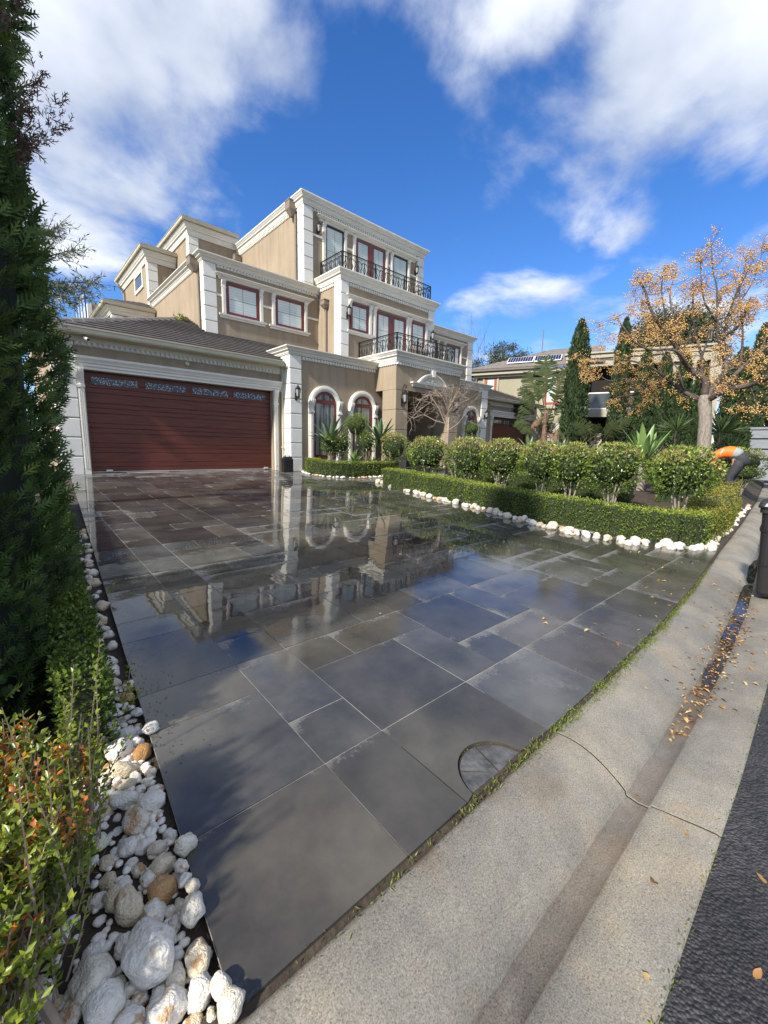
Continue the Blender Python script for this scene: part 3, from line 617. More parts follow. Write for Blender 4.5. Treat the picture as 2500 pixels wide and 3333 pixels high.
# driveway: bluestone slabs in a repeating ashlar pattern of 6 x 3 modules
drv = bpy.data.objects.new('driveway', None); COL.objects.link(drv); tag(drv, kind='structure')
GX0, GX, GY0, GY = 0.94, 0.343, 1.40, 0.328
gxs = [t_/24 for t_ in range(25)]; gys = list(np.linspace(0.872, 1.4, 5))+list(np.linspace(1.45, 12.74, 48)); gv = []
for y in gys:
    xl_ = bed_left(y)+0.008; xr_ = 7.85 if not (8.8 < y < 10.2) else 12.9
    for q in gxs:
        x = xl_+(xr_-xl_)*q; yy = max(y, kerb_y(x)+0.014); gv.append((x, yy, plane_z(yy)-0.0035-(.02 if 1.0 < x < 2.05 and yy < 1.15 else 0)))
ng = len(gxs)
me = npmesh('mortar_joint', gv, [(i*ng+j, i*ng+j+1, (i+1)*ng+j+1, (i+1)*ng+j) for i in range(len(gys)-1) for j in range(ng-1)])
link('mortar_joint', me, M_GROUT, drv)
PAT = [(0, 0, 2, 2), (0, 2, 1, 1), (1, 2, 2, 1), (2, 0, 1, 2), (3, 0, 1, 1), (3, 1, 2, 2), (4, 0, 2, 1), (5, 1, 1, 2)]
rs = random.Random(5)
cand = []
def xr_at(y): return float(np.interp(y, [1.0, 1.4, 1.9, 2.6, 3.1, 4.4, 5.3, 7.1, 9.2], [7.9, 7.6, 7.3, 7.0, 6.95, 7.1, 7.3, 7.6, 7.95]))
for bnd in range(0, 12):
    for rep in range(0, 7):
        for (pi, pj, wi, hj) in PAT:
            i0 = 1+rep*6+pi; x0 = GX0+GX*i0; x1 = x0+GX*wi; y0 = GY0+GY*(bnd*3+pj); y1 = y0+GY*hj
            cand.append([x0, x1, y0, y1])
    yb_ = GY0+GY*bnd*3
    cand += [[GX0, GX0+GX, yb_, yb_+GY], [GX0, GX0+GX, yb_+GY, yb_+3*GY], [-.5, GX0, yb_, yb_+2*GY], [-.5, GX0, yb_+2*GY, yb_+3*GY]]
for i in range(-2, 23, 2):       # cut row along the kerb
    i0, i1 = (i, i+2)
    cand.append([GX0+GX*(i0+1), GX0+GX*(i1+1), -1, GY0])
# first kerb-row slabs: one unit column then the wide corner slab
cand = [c for c in cand if not (c[2] == -1 and c[0] < GX0+0.5*GX)]
cand.append([GX0, GX0+GX, -1, GY0]); cand.append([-0.5, GX0, -1, GY0])
slabs = []
J = 0.0032
for (x0, x1, y0, y1) in cand:
    if x1 < 0.3: continue
    krow = y0 < 0
    if not krow and x0 < GX0-0.01 and x1 <= GX0+0.01: x0 = x0
    ymid = (max(y0, .9)+y1)/2; xm = (x0+x1)/2
    if y0 > 12.62: continue
    y1 = min(y1, 12.74)
    in_main = xm < xr_at(ymid)+0.15 and ymid < 12.7 and not (ymid > 10.2 and xm > 7.15)
    in_path = 8.75 < ymid < 10.1 and xm < 12.8
    if not (in_main or in_path): continue
    def ylo(x): return kerb_y(x)+0.012 if krow else y0+J
    def xlo(y): return max(x0+J, bed_left(y)+0.01)
    pts = [(xlo(ylo(x0)), ylo(x0)), (x1-J, ylo(x1)), (x1-J, y1-J), (xlo(y1), y1-J)]
    if pts[1][0]-pts[0][0] < 0.05 and pts[2][0]-pts[3][0] < 0.05: continue
    if pts[1][0] <= pts[0][0] or pts[2][0] <= pts[3][0]: continue
    slabs.append((math.hypot(xm, ymid), pts, krow, x0))
slabs.sort(key=lambda s_: s_[0])
# cover plate of old stones set into the slab by the kerb
CCX, CCY, CCR = 1.53, 0.868, 0.195
far = MB(); nsl = 0
for d_, pts, krow, x0 in slabs:
    ox, oy = pts[3]
    tx, ty, tz = rs.uniform(-.0022, .0022), rs.uniform(-.0022, .0022), rs.uniform(-.0012, .0008)
    poly = list(pts)
    if krow and abs(x0-(GX0+GX)) < 0.02:    # notch for the cover
        arc = [(CCX+CCR*math.cos(q), CCY+CCR*1.0*math.sin(q)) for q in np.linspace(math.pi-0.08, 0.08, 18)]
        poly = [pts[0]]+arc+[pts[1], pts[2], pts[3]]
    cxm = sum(p[0] for p in poly)/len(poly); cym = sum(p[1] for p in poly)/len(poly)
    def top(p): return plane_z(p[1])+tz+tx*(p[0]-cxm)+ty*(p[1]-cym)
    n = len(poly)
    if nsl < 285:
        oz = plane_z(oy)
        vs = [(p[0]-ox, p[1]-oy, top(p)-oz) for p in poly]+[(p[0]-ox, p[1]-oy, top(p)-0.03-oz) for p in poly]
        fs = [tuple(range(n))]+[((i+1) % n, i, n+i, n+(i+1) % n) for i in range(n)]
        me = bpy.data.meshes.new('slab'); me.from_pydata(vs, [], fs); me.materials.append(M_SLAB); me.update()
        o = bpy.data.objects.new('slab', me); COL.objects.link(o); o.parent = drv; o.location = (ox, oy, oz); nsl += 1
    else:
        vs = [(p[0], p[1], top(p)) for p in poly]+[(p[0], p[1], top(p)-0.03) for p in poly]
        far.add(vs, [tuple(range(n))]+[((i+1) % n, i, n+i, n+(i+1) % n) for i in range(n)])
if far.v:
    o = far.build('far_slabs', M_SLAB, drv); o['kind'] = 'stuff'
# the broken round cover: four rough stone pieces
cuts = [math.pi-0.08, 2.35, 1.28, 0.08]
mb = MB(); mb.prism([(CCX+(CCR-.002)*math.cos(q), max(CCY, CCY+(CCR-.002)*math.sin(q))) for q in np.linspace(-.02, math.pi+.02, 20)], -.69, -.669); mb.build('cover_bed', M_SOIL, drv)
pieces = [(cuts[0], cuts[1]), (cuts[1], cuts[2]), (cuts[2], cuts[3])]
for a, b_ in pieces:
    pts = [(CCX+0.01*math.cos((a+b_)/2), CCY+0.014)]+[(CCX+(CCR-0.012)*math.cos(q), CCY+(CCR-0.012)*math.sin(q)) for q in np.linspace(a-0.035, b_+0.035, 8)]
    pts = [(p[0], max(p[1], CCY+0.012)) for p in pts]
    mb = MB(); mb.prism(list(reversed(pts)), -.69, plane_z(CCY)-0.003+rs.uniform(-.004, .002)); mb.build('stone_piece', M_ROUGHSLAB, drv)

# ================================================================== the house
HY = 12.12
house = thing('house', 'three storey tan rendered house with white quoins, cornices, balconies and red garage doors', 'house', (12.2, 12.0, 0))
def part(mb_, name, mt, smooth=False, parent=None, label=None):
    o = mb_.build(name, mt, parent or house, smooth)
    if label: o['label'] = label
    return o
def wallbox(x0, x1, y0, y1, z0, z1): part(MB().box(x0, x1, y0, y1, z0, z1), 'wall', M_TAN)
# entry wing with the porch recess left open
wallbox(6.88, 10.98, 12.15, 16.5, -0.3, 3.66); wallbox(13.5, 17.57, 12.15, 16.5, -0.3, 3.655)
wallbox(10.98, 13.5, 13.95, 16.5, -0.3, 3.65); wallbox(10.985, 13.495, 12.156, 13.95, 2.86, 3.648)
# garages
wallbox(0.98, 1.56, 12.6, 20, -0.3, 3.20); wallbox(6.49, 6.89, 12.6, 13.2, -0.3, 3.20); wallbox(1.56, 6.49, 12.604, 13.4, 2.49, 3.198)
wallbox(17.55, 18.78, 12.6, 13.2, -0.3, 3.2); wallbox(22.42, 23.22, 12.6, 20, -0.3, 3.2); wallbox(18.78, 22.42, 12.604, 13.4, 2.49, 3.198)
# upper storeys
wallbox(5.34, 9.80, 14.97, 21.3, 3.0, 6.78); wallbox(14.9, 19.96, 14.97, 21.3, 3.0, 6.78)
wallbox(9.78, 14.9, 13.42, 20.0, 3.2, 6.97)
wallbox(9.12, 15.68, 14.92, 21.0, 6.7, 9.85)
# rear left stepped blocks
wallbox(6.88, 9.3, 20.92, 27, 5.5, 10.3); wallbox(5.66, 7.0, 22.96, 28.5, 5.5, 9.4); wallbox(3.75, 5.5, 21.07, 26.5, 3.0, 6.2)
# porch box and rusticated columns
part(MB().box(10.46, 14.04, 11.06, 12.2, 2.85, 3.83), 'porch_wall', M_TAN)
for cx0, cx1 in ((10.47, 11.09), (13.40, 14.03)):
    for a, b_ in ((-0.3, .735), (.75, 1.435), (1.45, 2.145), (2.16, 2.845)):
        part(MB().bbox(cx0, cx1, 11.065, 11.77, a, b_, .012), 'column_block', M_TAN)
    part(MB().box(cx0+.02, cx1-.02, 11.09, 11.75, -.3, 2.86), 'column_core', M_TAN)
part(MB().box(10.3, 14.2, 10.95, 14.0, -.16, -.005), 'porch_floor', M_ROUGHSLAB)
part(MB().box(11.0, 13.48, 12.2, 13.94, 2.80, 2.855), 'porch_ceiling', M_WHITE)
fd = MB().box(11.5, 13.0, 13.90, 13.94, 0, 2.4); fdo = part(fd, 'front_door', M_RED)
for xx in (11.62, 12.3): part(MB().box(xx, xx+.58, 13.885, 13.905, .3, 2.2), 'pane', M_CURT, parent=fdo)

# ---- cornices
def crown(z0, z1, pr):
    h = z1-z0
    return [(-.02, z0), (.035, z0), (.045, z0+.12*h), (.06, z0+.16*h), (.33*pr, z0+.32*h), (.36*pr, z0+.36*h), (.36*pr+.01, z0+.46*h), (.62*pr, z0+.50*h), (.64*pr, z0+.62*h),
            (.72*pr, z0+.66*h), (.88*pr, z0+.80*h), (.93*pr, z0+.84*h), (pr, z0+.87*h), (pr, z1), (-.02, z1)]
def cornice(path, z0, z1, pr=.20, mt=None): return part(MB().sweep(path, crown(z0, z1, pr)), 'cornice', mt or M_WHITE)
def dentils(x0, x1, y, z0, z1, axis='x', d=.055, sgn=-1, pitch=.115):
    mb_ = MB(); 
    if axis == 'x':
        mb_.box(x0, x1, y, y+sgn*.018, z0, z1)
        n = int((x1-x0)/pitch)
        for i in range(n): 
            a = x0+.02+i*pitch; mb_.box(a, a+pitch*.55, y+sgn*.018, y+sgn*d, z0+.012, z1+.004)
    else:
        mb_.box(x0, x0+sgn*.018, y[0], y[1], z0, z1)
        n = int((y[1]-y[0])/pitch)
        for i in range(n):
            a = y[0]+.02+i*pitch; mb_.box(x0+sgn*.018, x0+sgn*d, a, a+pitch*.55, z0+.012, z1+.004)
    part(mb_, 'dentil_course', M_WHITE)
cornice([(6.85, 13.4), (6.85, 12.13), (10.47, 12.13)], 3.62, 3.85)
cornice([(14.03, 12.13), (17.6, 12.13), (17.6, 13.4)], 3.62, 3.85)
cornice([(10.46, 13.3), (10.46, 11.055), (14.04, 11.055), (14.04, 13.3)], 3.80, 4.13, .21)
cornice([(5.32, 21.25), (5.32, 14.95), (9.78, 14.95)], 6.72, 6.94, .22)
cornice([(14.88, 14.95), (19.98, 14.95), (19.98, 21.25)], 6.72, 6.94, .22)
cornice([(9.75, 15.0), (9.75, 13.4), (14.92, 13.4), (14.92, 15.0)], 6.90, 7.25, .21)
cornice([(9.09, 21.1), (9.09, 14.89), (15.70, 14.89), (15.70, 21.1)], 9.77, 10.13, .21)
part(MB().box(9.08, 15.69, 14.88, 21.0, 9.85, 10.12), 'flat_roof', M_TILE)
part(MB().box(9.76, 14.9, 13.4, 15.0, 6.97, 7.20), 'balcony_floor', M_WHITE)
part(MB().box(10.47, 14.03, 11.07, 13.5, 3.83, 4.10), 'balcony_floor', M_WHITE)
part(MB().box(5.34, 19.96, 14.97, 21.25, 6.7, 6.86), 'flat_roof', M_TILE)
dentils(7.30, 10.44, 12.15, 3.51, 3.60); dentils(14.06, 17.10, 12.15, 3.51, 3.60)
dentils(10.46, 14.04, 11.06, 3.69, 3.78); dentils(10.46, None, (11.06, 12.12), 3.69, 3.78, 'y')
dentils(5.76, 9.75, 14.97, 6.63, 6.71); dentils(14.95, 19.5, 14.97, 6.63, 6.71); dentils(5.34, None, (15.3, 21.2), 6.63, 6.71, 'y')
dentils(10.14, 14.55, 13.42, 6.78, 6.87); dentils(9.78, None, (13.85, 14.95), 6.78, 6.87, 'y')
dentils(9.54, 15.24, 14.92, 9.68, 9.76); dentils(9.12, None, (15.36, 20.85), 9.68, 9.76, 'y')
dentils(1.42, 6.80, 12.6, 3.04, 3.13); dentils(18.55, 23.0, 12.6, 3.04, 3.13)
part(MB().box(.97, 6.86, 12.565, 12.6, 3.135, 3.26), 'frieze_board', M_WHITE); part(MB().box(17.6, 23.22, 12.565, 12.6, 3.135, 3.26), 'frieze_board', M_WHITE)

# ---- quoins
def quoin(x0, x1, y0, y1, zs):
    for a, b_ in zip(zs[:-1], zs[1:]): part(MB().bbox(x0, x1, y0, y1, a+.010, b_-.010, .016), 'quoin_block', M_QUOIN)
    part(MB().box(x0+.022, x1-.022, y0+.022, y1, zs[0], zs[-1]), 'quoin_core', M_GROOVE)
def zs_(top_, bot, pitch, first):
    z = [top_, first]; 
    while z[-1]-pitch > bot+.05: z.append(z[-1]-pitch)
    z.append(bot); return sorted(z)
quoin(6.84, 7.27, 12.10, 12.66, zs_(3.62, -.05, .465, 3.20)); quoin(17.12, 17.6, 12.10, 12.66, zs_(3.62, -.05, .465, 3.20))
quoin(.96, 1.40, 12.55, 13.0, zs_(3.13, -.1, .46, 2.72)); quoin(23.0, 23.25, 12.55, 13.0, zs_(3.13, -.1, .46, 2.72))
quoin(5.30, 5.73, 14.92, 15.22, zs_(6.72, 3.9, .455, 6.25)); quoin(19.52, 20.0, 14.92, 15.22, zs_(6.72, 3.9, .455, 6.25))
quoin(9.73, 10.11, 13.37, 13.80, zs_(6.90, 3.8, .455, 6.45)); quoin(14.56, 14.94, 13.37, 13.80, zs_(6.90, 3.8, .455, 6.45))
quoin(9.07, 9.50, 14.87, 15.30, zs_(9.77, 6.9, .46, 9.35)); quoin(15.26, 15.72, 14.87, 15.30, zs_(9.77, 6.9, .46, 9.35))
quoin(6.84, 7.28, 20.88, 21.2, zs_(9.95, 6.0, .46, 9.6)); quoin(5.62, 6.06, 22.92, 23.2, zs_(9.1, 6.0, .46, 8.75)); quoin(3.71, 4.14, 21.03, 21.3, zs_(6.0, 4.0, .46, 5.6))

# ---- garage doors
def garage_door(x0, x1, wins):
    gd = part(MB().box(x0-.02, x1+.02, 12.775, 12.80, -.02, 2.52), 'garage_door', M_DOOR)
    z = 2.47; pat = [.245, .12, .125]; k = 0
    while z > 0.06:
        h_ = pat[k % 3]; a = max(.035, z-h_); part(MB().bbox(x0, x1, 12.752, 12.776, a+.003, z-.003, .006), 'door_board', M_DOOR, parent=gd); z -= h_; k += 1
    for a, b_ in wins:
        part(MB().box(a-.03, b_+.03, 12.742, 12.752, 2.165, 2.385), 'window_frame', M_DOOR, parent=gd)
        part(MB().box(a, b_, 12.737, 12.7425, 2.19, 2.36), 'window_pane', M_MOSAIC if x0 < 10 else M_CURT, parent=gd)
    part(MB().box(x0, x1, 12.735, 12.775, 0.012, .032), 'bottom_seal', simple('pale_strip_%d' % int(x0), (.5, .48, .45), .5), parent=gd)
    for a in (x0+.32, x1-.28): part(MB().box(a, a+.14, 12.715, 12.74, .035, .075), 'latch_plate', M_QUOIN, parent=gd)
    return gd
garage_door(1.56, 6.49, ((1.72, 2.72), (2.91, 3.91), (4.09, 5.10), (5.29, 6.29)))
garage_door(18.78, 22.42, ((18.95, 19.91), (20.12, 21.05), (21.27, 22.2)))
def corbel(x0, x1, y, z0, z1, d=.14, name='corbel', parent=None):
    h = z1-z0
    prof = [(y, z1), (y-d, z1), (y-d*1.03, z1-.10*h), (y-d*.95, z1-.25*h), (y-d*.72, z1-.42*h), (y-d*.45, z1-.62*h), (y-d*.38, z1-.80*h), (y-d*.48, z0+.13*h), (y-d*.52, z0+.06*h), (y-d*.38, z0), (y, z0)]
    mb_ = MB().extr_x(prof, x0, x1); mb_.box(x0-.012, x1+.012, y, y-d*.55, z0+.02*h, z0+.15*h)
    w3 = (x1-x0)/3
    prof2 = [(p[0]-.008, p[1]-.0) if p[0] < y-.01 else p for p in prof]
    mb_.extr_x(prof2, x0+w3*1.1, x0+w3*1.9)
    return part(mb_, name, M_WHITE, parent=parent)
def lintel(x0, x1, z0, z1, y, pr=.13):
    h = z1-z0; prof = [(-.01, z0), (.03, z0), (.03, z0+.22*h), (.055, z0+.25*h), (.055, z0+.47*h), (.08, z0+.5*h), (.09, z0+.62*h), (pr*.92, z0+.78*h), (pr, z0+.82*h), (pr, z1), (-.01, z1)]
    return part(MB().sweep([(x0, y), (x1, y)], prof), 'door_lintel', M_WHITE)
lintel(1.40, 6.78, 2.505, 2.80, 12.598); lintel(18.60, 23.05, 2.505, 2.80, 12.598)
for xa in (1.405, 6.52, 18.64, 22.86):
    corbel(xa, xa+.14, 12.598, 2.06, 2.53, .12)
    mb_ = MB().box(xa+.005, xa+.135, 12.55, 12.6, -.1, 2.08)
    for q in (.025, .06, .095): mb_.box(xa+q, xa+q+.02, 12.538, 12.55, .12, 2.0)
    part(mb_, 'door_pilaster', M_WHITE)

# ---- windows
def pane_grid(x0, x1, z0, z1, y, nx, nz, parent, mt):
    dx = (x1-x0)/nx; dz = (z1-z0)/nz
    for i in range(nx):
        for j in range(nz):
            part(MB().box(x0+i*dx+.007, x0+(i+1)*dx-.007, y, y+.006, z0+j*dz+.007, z0+(j+1)*dz-.007), 'pane', mt, parent=parent)
    part(MB().box(x0, x1, y+.007, y+.012, z0, z1), 'glazing_bar', M_DARK, parent=parent)
def win(x0, x1, z0, z1, y, nx=2, nz=2, fw=.10, mt=None, fm=None, name='window', pd=house):
    fm = fm or M_RED
    mb_ = MB()
    mb_.box(x0, x1, y-.035, y+.02, z0, z0+fw); mb_.box(x0, x1, y-.035, y+.02, z1-fw, z1)
    mb_.box(x0, x0+fw, y-.034, y+.02, z0+fw, z1-fw); mb_.box(x1-fw, x1, y-.034, y+.02, z0+fw, z1-fw)
    f = part(mb_, name, fm, parent=pd)
    pane_grid(x0+fw, x1-fw, z0+fw, z1-fw, y-.014, nx, nz, f, mt or M_BLIND)
    return f
def dbl_door(x0, x1, z0, z1, y):
    fw = .11; mb_ = MB(); xm = (x0+x1)/2
    mb_.box(x0, x1, y-.035, y+.02, z1-fw, z1); mb_.box(x0, x0+fw, y-.034, y+.02, z0, z1-fw); mb_.box(x1-fw, x1, y-.034, y+.02, z0, z1-fw)
    mb_.box(xm-.16, xm+.16, y-.036, y+.02, z0, z1-fw); mb_.box(x0+fw, x1-fw, y-.03, y+.02, z0, z0+.2)
    f = part(mb_, 'balcony_door', M_RED)
    for a, b_ in ((x0+fw, xm-.16), (xm+.16, x1-fw)): pane_grid(a, b_, z0+.2, z1-fw, y-.014, 2, 3, f, M_BLIND)
    mb_ = MB().box(xm-.05, xm-.03, y-.08, y-.036, z0+.95, z0+1.1); part(mb_, 'door_handle', M_IRON, parent=f)
def casing(x0, w_, z0, z1, y):
    mb_ = MB().box(x0, x0+w_, y-.06, y+.01, z0, z1)
    for q in (.2, .55): mb_.box(x0+w_*q, x0+w_*(q+.22), y-.072, y-.06, z0+.06, z1-.2)
    part(mb_, 'window_casing', M_WHITE); corbel(x0-.005, x0+w_+.005, y, z1-.24, z1, .12)
def hood(x0, x1, z0, z1, y, pr=.16):
    part(MB().sweep([(x0, y+.02), (x0, y), (x1, y), (x1, y+.02)], crown(z0, z1, pr)), 'window_hood', M_WHITE)
def sill(x0, x1, z1, y, h=.13):
    part(MB().sweep([(x0, y+.02), (x0, y), (x1, y), (x1, y+.02)], [(-.02, z1-h), (.04, z1-h), (.05, z1-h*.6), (.09, z1-h*.45), (.10, z1), (-.02, z1)]), 'window_sill', M_WHITE)
def band(x0, x1, z, y, h=.075): part(MB().box(x0, x1, y-.025, y+.01, z-h/2, z+h/2), 'string_course', M_WHITE)
Y2, YC, Y3 = 14.97, 13.42, 14.92
win(6.05, 7.25, 5.20, 6.26, Y2); win(7.89, 9.10, 5.20, 6.26, Y2); win(15.75, 16.95, 5.20, 6.26, Y2); win(17.65, 18.86, 5.20, 6.26, Y2)
for a, b_ in ((6.05, 7.25), (7.89, 9.10), (15.75, 16.95), (17.65, 18.86)):
    casing(a-.145, .13, 5.18, 6.29, Y2); casing(b_+.015, .13, 5.18, 6.29, Y2); sill(a-.17, b_+.17, 5.20, Y2)
hood(5.86, 9.32, 6.30, 6.46, Y2, .17); hood(15.56, 19.12, 6.30, 6.46, Y2, .17)
for a, b_ in ((5.74, 5.905), (7.40, 7.745), (9.25, 9.77), (14.95, 15.6), (17.1, 17.5), (19.01, 19.5)): band(a, b_, 5.78, Y2)
win(10.20, 11.09, 5.20, 6.22, YC); dbl_door(11.50, 13.16, 4.13, 6.20, YC); win(13.49, 14.36, 5.20, 6.22, YC)
casing(11.11, .15, 5.18, 6.28, YC); casing(11.33, .15, 4.13, 6.28, YC); casing(13.18, .13, 4.13, 6.28, YC); casing(13.34, .13, 5.18, 6.28, YC); casing(14.38, .15, 5.18, 6.28, YC)
corbel(10.10, 10.21, YC-.04, 6.0, 6.28, .12)
sill(10.14, 11.28, 5.20, YC); sill(13.34, 14.5, 5.20, YC); hood(10.14, 14.62, 6.28, 6.44, YC, .17)
band(11.265, 11.325, 5.72, YC)
win(10.10, 10.96, 7.6, 9.38, Y3, 2, 2, fm=M_IRON, fw=.05); dbl_door(11.60, 13.24, 7.25, 9.40, Y3); win(13.73, 14.62, 7.6, 9.38, Y3, 2, 2, fm=M_IRON, fw=.05)
for xa in (9.95, 10.98, 11.44, 13.27, 13.57, 14.66): casing(xa, .14, 7.25, 9.43, Y3)
hood(9.84, 15.08, 9.42, 9.60, Y3, .17)
for a, b_ in ((9.51, 9.94), (11.13, 11.43), (13.42, 13.56), (14.81, 15.25)): band(a, b_, 8.85, Y3)

def arch_pts(cx, zc, r, n=18): return [(cx+r*math.cos(q), zc+r*math.sin(q)) for q in np.linspace(0, math.pi, n+1)]
def arch_window(cx, zt=2.80, Ro=.65, Ri=.465, zb=.0, y=12.15):
    zc = zt-Ro
    mb_ = MB(); 
    def ring(r0, r1, d, zbot):
        o_ = [(cx+r1, zbot)]+arch_pts(cx, zc, r1)+[(cx-r1, zbot)]; i_ = [(cx+r0, zbot)]+arch_pts(cx, zc, r0)+[(cx-r0, zbot)]
        n = len(o_); vs = [(p[0], y-d, p[1]) for p in o_]+[(p[0], y-d, p[1]) for p in i_]+[(p[0], y+.01, p[1]) for p in o_]+[(p[0], y+.01, p[1]) for p in i_]
        fs = []
        for k in range(n-1):
            fs += [(k, k+1, n+k+1, n+k), (k, 2*n+k, 2*n+k+1, k+1), (n+k, n+k+1, 3*n+k+1, 3*n+k)]
        mb_.add(vs, fs)
    ring(Ri, Ro, .055, zb); ring(Ri+.03, Ro-.03, .075, zb); ring(Ri+.07, Ro-.05, .09, zb)
    part(mb_, 'arch_casing', M_WHITE)
    # red frame ring, transom, curtain panes
    mb_ = MB(); ring(Ri-.085, Ri+.005, .035, zb+.4); mb_.box(cx-Ri, cx+Ri, y-.036, y, 2.21, 2.33); mb_.box(cx-Ri, cx+Ri, y-.034, y, zb+.4, zb+.5)
    f = part(mb_, 'arched_window', M_RED)
    top_ = [(cx+Ri-.08, 2.33)]+[p for p in arch_pts(cx, zc, Ri-.08) if p[1] > 2.33]+[(cx-Ri+.08, 2.33)]
    part(MB().extr_y([(p[0], p[1]) for p in top_], y-.012, y-.002), 'pane', M_CURT, parent=f)
    part(MB().box(cx-Ri+.08, cx+Ri-.08, y-.013, y-.003, zb+.5, 2.21), 'pane', M_CURT, parent=f)
    for s_ in (-1, 1):
        xa = cx+s_*(Ro-.085); corbel(xa-.075, xa+.075, y-.05, 1.87, 2.32, .15)
for cx in (8.185, 9.82, 14.66, 16.36): arch_window(cx)
for xx, zz_ in ((7.97, 2.98), (8.42, 2.98), (9.33, 2.95), (9.8, 2.95)): part(MB().box(xx, xx+.008, 12.146, 12.149, zz_, zz_+.1), 'render_stain', M_BROWN)

# ---- pediment over the porch
pc, pz = 12.28, 3.03
ped = part(MB().sweep([(11.32, 11.07), (11.32, 11.055), (13.24, 11.055), (13.24, 11.07)], [(-.01, pz), (.05, pz), (.06, pz+.03), (.09, pz+.05), (.10, pz+.08), (.14, pz+.10), (.15, pz+.15), (-.01, pz+.15)]), 'pediment', M_WHITE)
Rp = 1.02; hz = pz+.15-(Rp*Rp-.80**2)**.5
def arcp(r, n=22):
    q0 = math.asin(min(1, max(0, (pz+.15-hz)/r))); return [(pc+r*math.cos(q), hz+r*math.sin(q)) for q in np.linspace(q0, math.pi-q0, n)]
def arch_band(r0, r1, d):
    a = arcp(r1); b_ = arcp(r0); n = len(a); y = 11.058
    vs = [(p[0], y-d, p[1]) for p in a]+[(p[0], y-d, p[1]) for p in b_]+[(p[0], y, p[1]) for p in a]+[(p[0], y, p[1]) for p in b_]; fs = []
    for k in range(n-1): fs += [(k, k+1, n+k+1, n+k), (k, 2*n+k, 2*n+k+1, k+1), (n+k, n+k+1, 3*n+k+1, 3*n+k)]
    return vs, fs
mb_ = MB(); mb_.add(*arch_band(Rp-.05, Rp, .15)); mb_.add(*arch_band(Rp-.10, Rp-.05, .11)); mb_.add(*arch_band(Rp-.15, Rp-.10, .07)); part(mb_, 'arch_moulding', M_WHITE, parent=ped)
part(MB().extr_y(arcp(Rp-.14), 11.035, 11.058), 'tympanum', M_WHITE, parent=ped)
part(MB().extr_y([(pc-.07, pz+.42), (pc+.07, pz+.42), (pc+.10, pz+.66), (pc-.10, pz+.66)], 10.88, 11.05), 'keystone', M_WHITE, parent=ped)
mb_ = MB()
def spiral(cx, cz, r, turns, q0, s_, n=20): return [(cx+s_*r*(1-.8*k/n)*math.cos(q0+turns*2*math.pi*k/n), 11.02, cz+r*(1-.8*k/n)*math.sin(q0+turns*2*math.pi*k/n)) for k in range(n+1)]
for s_ in (-1, 1):
    for (dx, dz, r, q0) in ((.22, .12, .09, 3.6), (.42, .07, .075, 2.6), (.58, .045, .05, 2.2), (.13, .27, .06, 4.0), (.33, .2, .055, 3.1)):
        mb_.tube(spiral(pc+s_*dx, pz+.15+dz, r, 1.2, q0, s_), [.022-.012*k/20 for k in range(21)], 5)
    mb_.tube([(pc+s_*.05, 11.02, pz+.2), (pc+s_*.25, 11.01, pz+.24), (pc+s_*.45, 11.02, pz+.17), (pc+s_*.66, 11.02, pz+.18)], [.02, .025, .02, .008], 5)
part(mb_, 'scroll_ornament', M_WHITE, True, parent=ped)
mb_ = MB(); mb_.lathe([(.001, 0.06), (.05, .05), (.075, .02), (.08, -.02), (.06, -.06), (.001, -.07)], pc, 11.02, pz+.30, 12); part(mb_, 'shell_ornament', M_WHITE, True, parent=ped)

# ---- roofs
def roof_tiles(xl, xr, y0, z0, slope, rows, pitch, parentname='roof', org=house):
    base = None
    for k in range(rows):
        ya = y0+k*pitch; yb = ya+pitch+.03; za = z0+slope*(ya-y0); zb = z0+slope*(yb-y0)
        a0, a1, b0, b1 = xl(ya), xr(ya), xl(yb), xr(yb)
        if a1-a0 < .05: break
        vs = [(a0, ya, za+.058), (a1, ya, za+.058), (b1, yb, zb+.010), (b0, yb, zb+.010), (a0, ya, za+.036), (a1, ya, za+.036), (b1, yb, zb-.02), (b0, yb, zb-.02)]
        m_ = MB().add(vs, [(0, 1, 2, 3), (4, 7, 6, 5), (0, 4, 5, 1), (1, 5, 6, 2), (3, 2, 6, 7), (0, 3, 7, 4)])
        if base is None: base = part(m_, 'roof', M_TILE)
        else: part(m_, 'tile_course', M_TILE, parent=base)
    n_ = 24; yy = [y0+.01+(k*pitch-.02)*i/n_ for i in range(n_+1)]; sv = []
    for y in yy: sv += [(xl(y)+.02, y, z0+slope*(y-y0)-.006), (max(xl(y)+.02, xr(y)-.01), y, z0+slope*(y-y0)-.006)]
    part(MB().add(sv, [(2*i, 2*i+1, 2*i+3, 2*i+2) for i in range(n_)]), 'roof_underlay', M_DARK, parent=base)
    return base
SL = .424
def side_face(vs): return MB().add(vs, [tuple(range(len(vs)))])
gr = roof_tiles(lambda y: .86+(y-12.28) if y < 16.7 else 5.3, lambda y: (6.72 if y < 12.45 else (6.86 if y < 13.3 else 9.7)) if y < 14.94 else 5.33, 12.28, 3.36, SL, 18, .245)
